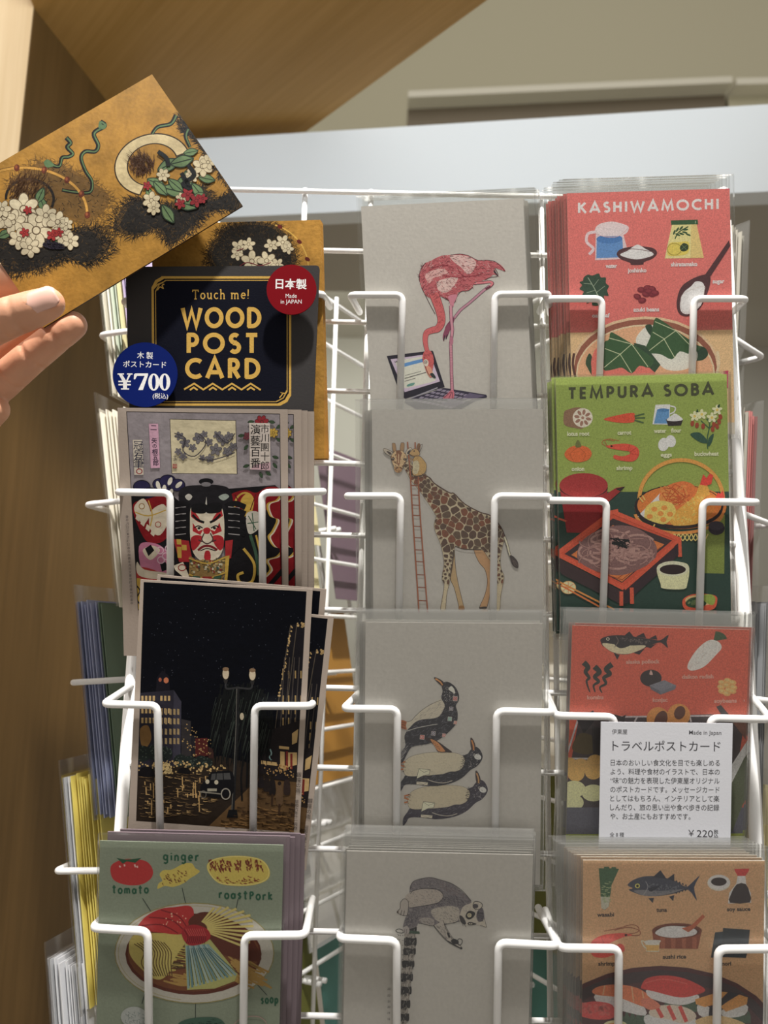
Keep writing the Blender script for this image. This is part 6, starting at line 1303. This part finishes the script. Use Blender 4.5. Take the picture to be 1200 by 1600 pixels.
# right tower
A.poly([(1090, 265), (1012, 275), (985, 420), (960, 600), (950, 760), (1090, 760)], (30, 28, 34)); A.lines([[(1012, 275), (960, 600), (940, 760)], [(1040, 268), (1000, 600)]], 4, (92, 82, 70))
A.dots([(1010, 280), (1020, 280), (966, 600), (956, 600)], 44, 4, LIT); A.dots([(1040, 268), (1080, 266), (1080, 290), (1040, 292)], 14, 5, LIT); A.polys([[(x, y), (x + 6, y), (x + 6, y + 34), (x, y + 34)] for x in (975, 1000, 1030, 1055) for y in (480, 590, 640, 690)], (176, 146, 92)); A.lines([[(985 + k * 22, 420), (965 + k * 22, 750)] for k in range(5)], 4, (84, 76, 70))
A.poly([(870, 760), (1060, 700), (1060, 960), (870, 940)], (40, 34, 36)); A.polys([[(880, 880), (950, 890), (950, 905), (880, 896)], [(960, 815), (1005, 820), (1005, 832), (960, 828)], [(1018, 760), (1046, 740), (1040, 800), (1018, 810)], [(965, 840), (985, 842), (985, 920), (965, 915)], [(1000, 845), (1040, 845), (1040, 900), (1000, 910)]], LIT); A.polys([[(990, 840), (1000, 840), (1000, 920), (990, 920)], [(1010, 850), (1020, 850), (1020, 920), (1010, 920)]], (140, 50, 44)); A.line([(920, 830), (926, 850), (918, 865), (926, 880)], 6, (160, 196, 196), True)
A.dots([(890, 900), (1030, 900), (1030, 960), (890, 940)], 50, 4, (206, 160, 96))
# willow and twin lamps
A.lines([[(x, y), (x + rr.uniform(-18, 6), y + 45), (x + rr.uniform(-44, -8), y + rr.uniform(80, 170))] for x, y in [(rr.uniform(690, 900), rr.uniform(530, 640)) for _ in range(130)]], 8, (22, 25, 26), True, 2)
A.lines([[(x, y), (x + rr.uniform(-10, 10), y + 60), (x + rr.uniform(-20, 14), y + rr.uniform(100, 190))] for x, y in [(rr.uniform(660, 930), rr.uniform(600, 760)) for _ in range(150)]], 8, (20, 22, 24), True, 2)
A.lines([[(x, y), (x - 10, y + 40), (x - 20, y + 80)] for x, y in [(rr.uniform(670, 920), rr.uniform(560, 800)) for _ in range(80)]], 3, (58, 66, 60), True, 1)
A.lines([[(776, 550), (774, 700), (764, 900), (752, 1130)]], 15, (40, 40, 42)); A.line([(771, 560), (768, 720), (760, 900), (748, 1120)], 3, (120, 118, 110))
A.lines([[(722, 530), (726, 560), (776, 556), (832, 560), (840, 535)]], 8, (60, 60, 62), True)
for x, y in ((722, 493), (841, 498)): A.ell(x, y, 17, 28, (226, 208, 176)); A.ring(x, y, 17, 28, 3, (60, 52, 44)); A.ell(x, y - 20, 14, 9, (150, 120, 90)); A.poly([(x - 10, y + 26), (x + 10, y + 26), (x + 6, y + 44), (x - 6, y + 44)], (54, 52, 52))
A.ell(794, 684, 9, 16, (216, 200, 170)); A.poly([(735, 1100), (772, 1100), (776, 1136), (726, 1136)], (30, 30, 32))
A.lines([[(800, 860), (790, 960), (795, 1060)], [(820, 850), (815, 1000)], [(835, 860), (830, 980)]], 8, (24, 24, 26))
# wet street glints
A.hatch([(330, 940), (720, 920), (640, 1120), (330, 1140)], 150, 30, 4, (116, 92, 62), 0.05, 0.05); A.hatch([(330, 940), (700, 930), (640, 1120), (330, 1140)], 60, 22, 5, (196, 160, 104), 0.05, 0.05); A.lines([[(x, y), (x + 1, y + rr.uniform(14, 40))] for x, y in [(rr.uniform(340, 640), rr.uniform(950, 1090)) for _ in range(30)]], 5, (206, 166, 104)); A.hatch([(660, 1150), (860, 1000), (1030, 1040), (1020, 1190)], 70, 30, 6, (66, 48, 32), 0.1, 0.1); A.hatch([(660, 1180), (860, 1080), (1030, 1090), (1020, 1195)], 40, 40, 6, (150, 112, 66), 0.1, 0.1)
# motor car
A.blob([(612, 990), (640, 962), (655, 935), (700, 928), (748, 930), (760, 970), (752, 1030), (700, 1046), (630, 1036), (610, 1015)], (24, 24, 28), 4); A.poly([(660, 940), (740, 936), (745, 965), (655, 968)], (84, 84, 84)); A.lines([[(680, 938), (678, 968)], [(710, 936), (712, 966)]], 4, (24, 24, 28)); A.ring(722, 1030, 22, 26, 5, (176, 170, 156)); A.ring(622, 1032, 14, 18, 4, (110, 104, 96)); A.ell(640, 975, 9, 10, (216, 206, 180)); A.ell(680, 978, 9, 10, (216, 206, 180)); A.rect(640, 1006, 682, 1018, (176, 170, 150)); A.line([(606, 1020), (700, 1030)], 6, (150, 144, 130))
A.blob([(510, 935), (520, 915), (555, 915), (562, 940)], (26, 24, 26), 3); A.blob([(335, 950), (345, 915), (385, 910), (402, 950)], (24, 22, 26), 3)
# walkers
for x, y, h, cc in ((962, 985, 90, (112, 86, 60)), (930, 960, 70, (40, 34, 34)), (905, 955, 60, (46, 38, 36)), (995, 960, 70, (60, 46, 42)), (880, 950, 50, (44, 38, 40))): A.blob([(x - 12, y + 15), (x, y), (x + 12, y + 15), (x + 14, y + h), (x - 14, y + h)], cc, 3); A.ell(x, y - 2, 8, 9, (40, 32, 30))
A.blob([(935, 960), (965, 940), (1000, 955), (985, 968)], (40, 34, 38)); A.lines([[(962, 1075), (960, 1120)], [(930, 1030), (928, 1080)]], 9, (70, 50, 36))
for i, s in enumerate('銀座之図昭和年月日作'): A.text(s, 1000 - i * 0.4, 1040 + i * 14, 12, (40, 30, 26), 0.02, cjk=True) if False else None
A.clip = None
for i, s in enumerate('銀座の雨'): A.text(s, 1049 - i * 1.5, 944 + i * 24, 20, (70, 62, 58), 0, 0.05, cjk=True)
for i, s in enumerate('昭和六年十一月作'): A.text(s, 1039 - i * 0.9, 1064 + i * 17, 15, (70, 62, 58), 0, 0.05, cjk=True)
printed(c)
dup(c.root, -c.pl.n * 0.0034 + Vector((0.0045, 0, -0.0125)), 'grey-bordered night street postcard poking out below and right of the front one', None, rot=0.055)
dup(c.root, -c.pl.n * 0.0068 + Vector((0.003, 0, 0.001)), 'grey-bordered night street postcard at the back of its stack', None, rot=0.03)

# ---- ramen card
M['sage_card'] = mat('sage_card_stock', rgb(150, 160, 142), 0.6)
M['mauve_env'] = mat('mauve_envelope_paper', rgb(120, 106, 112), 0.55)
c = card('recipe_postcard', 'sage green hand-drawn postcard of ramen with tomato and ginger in a clear sleeve', 4, (156, 1313.5), (443, 1320.5), 0.150, M['sage_card'], sleeve=M['film'], sl=(2, 4, 0.004), gain=0.98)
A = c.A; A.frame(60, 1280, 2.609); SGE = (140, 150, 130); GRL = (40, 92, 68); YL = (206, 186, 84); BRN = (112, 52, 34); TR = (186, 48, 48)
A.poly([(200, 60), (1100, 60), (1100, 1000), (200, 1000)], SGE)
A.blob([(294, 215), (300, 185), (340, 165), (385, 162), (440, 172), (466, 205), (460, 240), (420, 266), (360, 268), (310, 250)], TR); A.polys([[(318, 158), (360, 165), (420, 158), (395, 178), (360, 172), (345, 182)]], (38, 86, 60)); A.lines([[(330, 190), (335, 196)], [(350, 184), (352, 192)], [(392, 184), (396, 196)], [(402, 190), (404, 198)]], 6, (226, 190, 180))
A.blob([(486, 284), (490, 262), (505, 250), (494, 225), (510, 208), (545, 205), (590, 182), (625, 180), (640, 200), (658, 212), (640, 228), (620, 240), (590, 262), (550, 276), (515, 272)], YL, 4); A.hatch([(510, 215), (600, 195), (600, 250), (500, 265)], 34, 12, 5, (120, 66, 36), 0.6, 0.6)
A.blob([(688, 205), (700, 170), (760, 152), (840, 150), (910, 165), (942, 205), (935, 245), (880, 268), (800, 272), (730, 258)], YL)
for x in (705, 735, 765, 808, 852, 893): A.hatch([(x - 12, 165), (x + 16, 160), (x + 22, 205), (x - 4, 205)], 22, 14, 7, (138, 62, 38), 1.3, 0.3)
A.hatch([(720, 235), (910, 230), (890, 262), (740, 262)], 40, 12, 5, (138, 62, 38), 0.3, 0.5); A.outline([(692, 205), (704, 172), (760, 155), (840, 153), (908, 168), (938, 205), (930, 243), (880, 264), (800, 268), (730, 254)], 4, (226, 210, 120))
for s, x0, x1, y, h in (('ginger', 510, 654, 168, 38), ('tomato', 302, 448, 302, 34), ('roastPork', 736, 954, 322, 36), ('soop', 908, 976, 750, 34)): A.letters(s, x0, x1, y, h, 7, GRL, rise=(6 if s == 'roastPork' else 0), glyphs=HAND, jitter=2)
A.lines([[(424, 322), (474, 400)], [(586, 280), (616, 412)], [(814, 326), (794, 420)], [(866, 645), (932, 718)], [(641, 716), (640, 812)], [(440, 690), (422, 752)]], 3, (52, 62, 58))
A.ell(636, 546, 326, 206, (192, 188, 176)); A.ring(636, 546, 326, 206, 4, (150, 140, 84)); A.ring(636, 546, 312, 194, 3, (176, 166, 130), a0=100, a1=320); A.ell(632, 550, 278, 166, (96, 46, 32)); A.ell(632, 546, 268, 156, (120, 70, 40))
ns = lambda cx, cy, w, h, a, n, col, wd: A.lines([[(cx + rr.uniform(-w, w), cy + rr.uniform(-h, h)), None, None] and (lambda x, y: [(x, y), (x + 40 * math.cos(a), y + 40 * math.sin(a) + rr.uniform(-10, 10)), (x + 90 * math.cos(a), y + 90 * math.sin(a))])(cx + rr.uniform(-w, w), cy + rr.uniform(-h, h)) for _ in range(n)], wd, col, True)
ns(480, 540, 80, 70, 0.1, 60, (196, 178, 88), 9); ns(820, 600, 60, 50, 0.5, 30, (176, 140, 70), 8); ns(560, 650, 50, 20, 0.1, 18, (176, 140, 70), 7); ns(480, 540, 80, 70, 0.1, 40, (84, 62, 40), 3)
A.blob([(380, 480), (440, 465), (580, 470), (600, 500), (560, 560), (520, 640), (470, 650), (400, 590), (370, 540)], (196, 180, 96), 4); A.lines([[(390 + k * 12, 490 + abs(k - 6) * 3), (430 + k * 11, 540), (420 + k * 12, 590), (455 + k * 9, 640)] for k in range(11)], 4, (96, 72, 40), True)
A.blob([(404, 440), (440, 395), (500, 365), (560, 358), (610, 352), (632, 370), (628, 410), (590, 450), (570, 470), (480, 460), (430, 455)], TR, 4); A.lines([[(420, 435), (500, 430), (570, 465)], [(450, 400), (540, 410), (590, 450)], [(500, 370), (570, 395), (605, 440)]], 5, (130, 30, 36), True); A.dots([(440, 420), (560, 380), (610, 400), (560, 440)], 16, 3.5, (226, 180, 150))
A.blob([(610, 420), (660, 380), (740, 390), (840, 450), (900, 540), (890, 580), (720, 540), (660, 470)], (96, 46, 32), 4)
for k in range(12):
    a = -1.0 + k * 0.135; x0, y0 = 640 + 22 * math.cos(a), 445 + 14 * math.sin(a); L_ = 215 if k > 4 else 120 + 20 * k
    A.line([(x0 + 26 * math.cos(a), y0 + 16 * math.sin(a)), (x0 + L_ * math.cos(a), y0 + L_ * 0.72 * math.sin(a))], 6, (206, 190, 110), False, 10)
A.poly([(596, 500), (700, 490), (812, 630), (800, 660), (720, 690), (606, 696)], (176, 176, 104)); 
for k in range(13):
    x0 = 604 + k * 7; x1 = 612 + k * 16; A.line([(x0, 515 - k * 0.4), (x1, 690 - k * 4.5)], 9, ((136, 164, 164), (104, 138, 140), (160, 180, 172))[k % 3]); A.line([(x0 + 4, 525), (x1 + 5, 680 - k * 4.5)], 2.5, (44, 70, 66))
A.blob([(584, 470), (596, 440), (640, 430), (690, 450), (700, 485), (660, 510), (610, 512)], (166, 36, 44)); A.lines([[(594 + k * 9, 450), (610 + k * 8, 480), (604 + k * 8, 506)] for k in range(10)], 4, (112, 24, 32), True); A.lines([[(600 + k * 9, 446), (618 + k * 8, 476)] for k in range(9)], 3, (206, 80, 76), True)
A.ell(390, 806, 54, 42, (176, 180, 176)); A.hatch(ellp(390, 806, 48, 36), 30, 16, 4, (140, 150, 146), 1.0, 1.0); A.blob([(570, 835), (620, 812), (720, 808), (760, 835), (740, 860), (600, 860)], (66, 100, 84)); A.hatch([(580, 835), (720, 812), (750, 840), (620, 850)], 40, 14, 4, (36, 66, 56), 0.5, 1.0); A.outline([(800, 835), (840, 808), (900, 806), (930, 835), (900, 860), (820, 860)], 4, (176, 150, 140))
printed(c)
for i, (dx, dz_) in enumerate(((0.003, 0.0035), (0.0055, 0.002), (0.0082, 0.003), (0.0105, 0.0015))):
    k = TIER[4].moved(-0.0024 * (i + 1)); sh = Vector((dx, 0, dz_)); tl, tr, br, bl = [p - c.pl.n * 0.0024 * (i + 1) + sh for p in c.q]
    t = thing('mauve_envelope', 'mauve envelope tucked behind the sage ramen card', 'envelope', (bl + br) / 2, 'mauve envelope stack')
    m = MB(); m.prism([bl, br, tr, tl], [p - c.pl.n * 0.0011 for p in (bl, br, tr, tl)]); m.build('paper_body', M['mauve_env'], t)

# ================================================================== card in the hand
HP = Plane(yplane(0.412).at(238, 117), (0.06, -1, -0.06))
def rect_on(pl, TL, TR, h):
    tl, tr = pl.at(*TL), pl.at(*TR); ux = (tr - tl).normalized(); dn = ux.cross(pl.n)
    if (dn.z > 0): dn = -dn
    return tl, tr, tr + dn * h, tl + dn * h
tl, tr = HP.at(-75, 298), HP.at(237.5, 116); hh = (HP.at(378, 322) - tr).length
HQ = rect_on(HP, (-75, 298), (237.5, 116), hh); hc = sum(HQ, Vector()) / 4
held = thing('wooden_postcard', 'gilded wooden postcard held up in a hand, with a moon, leaves and dark clouds', 'postcard', hc)
m = MB(); n = HP.n; q = [HQ[3], HQ[2], HQ[1], HQ[0]]
m.prism(q, [p - n * 0.0013 for p in q]); m.build('card_body', mat('dark_wood_edge', rgb(66, 46, 30), 0.6), held)
A = Art(HP, 1.85); A.frame(0, 80, 3); A.clip = [project(p) for p in HQ]
A.poly([(-300, -100), (1300, -100), (1300, 1600), (-300, 1600)], (188, 136, 42))
cloud(A, [(180, 530), (300, 545), (420, 610), (500, 680), (470, 760), (380, 800), (240, 740), (120, 700), (60, 620)], 3, 1.5, (120, 88, 40))
cloud(A, [(-60, 900), (60, 880), (200, 900), (330, 850), (450, 840), (500, 920), (420, 990), (300, 970), (180, 1020), (40, 1040), (-60, 1000)], 6, 1.6)
cloud(A, [(545, 830), (580, 740), (640, 700), (700, 720), (760, 720), (860, 740), (940, 640), (1010, 700), (1130, 640), (1140, 740), (1040, 740), (960, 760), (900, 830), (800, 900), (740, 830), (640, 860)], 6, 1.5)
cloud(A, [(860, 360), (930, 420), (1010, 540), (1120, 690), (1180, 680), (1000, 400), (880, 300)], 5, 1.4)
# pale moon ring
A.ring(715, 532, 182, 146, 70, (60, 44, 24), -0.25, a0=120, a1=355, ix=116, iy=96); A.ring(715, 532, 176, 140, 70, (222, 200, 148), -0.25, a0=122, a1=352, ix=122, iy=100)
# ribbons
for P in ([(470, 330), (490, 350), (440, 385), (460, 440), (445, 470), (400, 470), (380, 500), (400, 560), (430, 610), (420, 660), (350, 660), (290, 650)], [(310, 405), (330, 430), (315, 450), (340, 480), (320, 495), (290, 500), (275, 540), (220, 525)], [(825, 300), (800, 340), (740, 355), (712, 388)], [(880, 365), (870, 400), (890, 450)]):
    A.line(P, 22, (34, 32, 28), True, 16); A.line([(x + 3, y) for x, y in P], 8, LEAFG, True, 5)
A.blob([(468, 325), (480, 345), (500, 340), (490, 365), (462, 360)], LEAFG); A.blob([(205, 520), (225, 508), (255, 535), (220, 545)], LEAFG)
# golden bough with red berries
A.line(arc(110, 760, 300, 215, -125, 4, 26), 14, (216, 160, 62)); A.line(arc(110, 760, 306, 221, -125, 4, 26), 3, (120, 84, 30))
for a in (-96, -71, -47, -25, 2): A.ell(110 + 300 * math.cos(math.radians(a)), 760 + 215 * math.sin(math.radians(a)), 13, 16, (110, 50, 30), 0.2); A.ell(107 + 300 * math.cos(math.radians(a)), 756 + 215 * math.sin(math.radians(a)), 6, 8, (160, 84, 44))
# pale blossom spray (left) and leaf spray (right)
A.ring(140, 690, 118, 96, 12, (34, 30, 26), 0.1, a0=170, a1=380); A.hatch(ellp(120, 660, 90, 66), 150, 60, 5, (84, 56, 30), -1.2, 0.5)
for x, y, a in ((185, 680, 1.2), (205, 640, 2.0), (230, 860, 0.4), (60, 840, 2.7)): leafy(A, x, y, 80, a)
for x, y, r in ((110, 740, 70), (170, 840, 78), (60, 800, 56), (20, 780, 50), (215, 770, 50), (270, 800, 48), (90, 880, 48), (140, 920, 46), (290, 860, 44), (330, 890, 40), (10, 740, 40), (310, 810, 30)): bloom(A, x, y, r, (222, 208, 172), (110, 92, 68), 6, x * 0.1)
for x, y, r in ((245, 862, 26), (275, 850, 22), (115, 850, 22), (130, 745, 20)): bloom(A, x, y, r, (170, 46, 44), (84, 22, 24), 5, x)
A.hatch([(200, 880), (290, 900), (270, 930), (200, 920)], 40, 30, 7, (48, 42, 56), 0.3, 0.3)
A.hatch(ellp(665, 545, 58, 46), 130, 44, 5, (92, 58, 32), -1.9, 0.5)
for x, y, l, a in ((740, 560, 110, -0.5), (800, 530, 110, -0.25), (690, 600, 90, 0.4), (760, 640, 120, 0.2), (820, 640, 100, -0.6), (900, 620, 90, 0.9), (930, 590, 80, 0.2), (760, 720, 100, 1.0), (820, 700, 110, 0.3), (690, 640, 80, 1.2), (870, 560, 80, 1.3), (720, 610, 90, 0.8), (900, 690, 70, -0.3), (860, 480, 70, -0.2), (790, 600, 90, 0.7)): leafy(A, x, y, l, a, (112, 140, 92), (46, 62, 44))
for x, y, r in ((950, 540, 46), (975, 520, 34), (900, 585, 30), (710, 700, 40), (720, 735, 32), (850, 690, 26), (895, 575, 24), (765, 580, 30)): bloom(A, x, y, r, (220, 204, 164), (110, 90, 64), 6, x * 0.2)
for x, y, r in ((880, 670, 30), (920, 700, 30), (845, 715, 24), (950, 690, 22), (690, 630, 20)): bloom(A, x, y, r, (160, 40, 46), (84, 22, 28), 5, x)
A.lines([[(740, 470), (780, 500), (790, 540)], [(850, 570), (890, 640), (860, 620), (910, 580), (880, 530)]], 20, (28, 30, 30), True)
A.build('printed_picture', M['ink_gold'], held, colors=True)

# ---- the hand
M['skin'] = mat('skin', rgb(216, 160, 128), 0.48, bump=(260, 0.22), vary=(45, 0.07), sss=0.12)
M['nail'] = mat('nail', rgb(230, 184, 168), 0.28, vary=(80, 0.04))
def pt(u, v, Y): return yplane(Y).at(u, v)
chains = [
    [(-330, 760, .4380, 24), (-230, 690, .4400, 22), (-150, 612, .4320, 15), (-84, 552, .4200, 13), (-22, 512, .4070, 11.8), (20, 494, .4025, 11.0), (50, 484, .4015, 10.3), (66, 478, .4015, 9.6), (76, 474, .4020, 8.8)],
    [(-250, 640, .4480, 16), (-150, 575, .4500, 11.5), (-80, 480, .4480, 10.5), (-12, 441, .4320, 10.6), (30, 438, .4275, 9.6), (60, 440, .4255, 8.2)],
    [(-250, 690, .4530, 16), (-140, 690, .4580, 11.5), (-50, 640, .4540, 11.2), (4, 597, .4440, 10.6), (44, 562, .4350, 9.9), (84, 530, .4290, 9.2), (106, 514, .4270, 8.6), (114, 508, .4270, 8.2)],
    [(-250, 660, .4530, 14), (-150, 640, .4600, 11), (-60, 598, .4570, 10), (0, 556, .4510, 9.6), (40, 526, .4440, 9.0), (66, 505, .4390, 8.0)],
    [(-260, 740, .4530, 15), (-150, 760, .4600, 10.5), (-80, 700, .4580, 10.2), (-25, 655, .4480, 9.4), (-8, 640, .4440, 8.6)],
    [(-260, 640, .4500, 18), (-270, 740, .4530, 18), (-330, 760, .4460, 23), (-450, 860, .4280, 27), (-640, 1030, .3980, 30), (-840, 1220, .3580, 34)],
]
bm = bmesh.new()
def add_ball(p, r):
    bmesh.ops.create_icosphere(bm, subdivisions=3, radius=r, matrix=Matrix.Translation(p))
for ch in chains:
    P = [(pt(u, v, Y), r / 1000) for u, v, Y, r in ch]
    for (a, ra), (b, rb) in zip(P, P[1:]):
        k = max(2, int((b - a).length / 0.0022))
        for i in range(k + 1): t = i / k; add_ball(a + (b - a) * t, ra + (rb - ra) * t)
tmp = bpy.data.meshes.new('hand_tmp'); bm.to_mesh(tmp); bm.free()
ho = bpy.data.objects.new('hand_tmp', tmp); C.objects.link(ho)
rm = ho.modifiers.new('r', 'REMESH'); rm.mode = 'VOXEL'; rm.voxel_size = 0.0013
sm = ho.modifiers.new('s', 'SMOOTH'); sm.factor = 0.5; sm.iterations = 5
bpy.context.view_layer.update()
me = bpy.data.meshes.new_from_object(ho.evaluated_get(bpy.context.evaluated_depsgraph_get()))
bpy.data.objects.remove(ho); bpy.data.meshes.remove(tmp)
me.materials.clear(); me.materials.append(M['skin'])
# knuckle creases: shallow grooves across the joints
creases = [((20, 494, 0.393), (40, 487, 0.393), 0.0005), ((-6, 505, 0.394), (30, 490, 0.394), 0.0006), ((84, 530, 0.420), (106, 514, 0.418), 0.0007), ((44, 562, 0.425), (84, 530, 0.420), 0.0008), ((8, 594, 0.434), (44, 562, 0.425), 0.0008)]
cl = [(pt(*a), (pt(*b) - pt(*a)).normalized(), d) for a, b, d in creases]
for v in me.vertices:
    for p, t, d in cl:
        s = (v.co - p).dot(t); rad = (v.co - p - t * s).length
        if abs(s) < 0.0025 and rad < 0.014: v.co -= v.normal * d * (1 - (s / 0.0025) ** 2) ** 2
for p in me.polygons: p.use_smooth = True
o0 = pt(-200, 700, 0.43)
person = bpy.data.objects.new('person', bpy.data.meshes.new('person')); bpy.data.objects.remove(person)
for v in me.vertices: v.co -= o0
person = bpy.data.objects.new('person', me); C.objects.link(person); person.location = o0; person['_o'] = tuple(o0)
tag(person, 'bare hand of a person holding up a gilded wooden postcard by its corner', 'person')
# thumb nail: a curved plate let into the end of the thumb
ax = (pt(76, 474, .402) - pt(50, 484, .4015)).normalized(); view = (CAM - pt(76, 474, .402)).normalized()
nz = (view - ax * view.dot(ax)).normalized(); nz = (nz + 0.42 * Vector((0, 0, 1))).normalized(); nz = (nz - ax * nz.dot(ax)).normalized(); sd = ax.cross(nz)
cen = pt(73, 475, .402); vs, fs = [], []; R1, R2 = 14, 10
for i in range(R1 + 1):
    for j in range(R2 + 1):
        a = -0.0085 + 0.0165 * i / R1; b = -1 + 2 * j / R2
        wv = 0.0060 * (1 - max(0, (abs(a - -0.0003) - 0.0045) / 0.0042) ** 2 * 0.55) ; th = b * 0.88
        rad = 0.0093 - max(0, a - 0.001) ** 2 * 22
        vs.append(cen + ax * a + sd * math.sin(th) * wv * 1.25 + nz * (rad * math.cos(th * 0.75) + 0.0002))
for i in range(R1):
    for j in range(R2): k = i * (R2 + 1) + j; fs.append([k, k + 1, k + R2 + 2, k + R2 + 1])
m = MB(); m.mesh(vs, fs); nl = m.build('nail', M['nail'], person, smooth=True)
sd_ = nl.modifiers.new('thickness', 'SOLIDIFY'); sd_.thickness = 0.0006; sd_.offset = 1
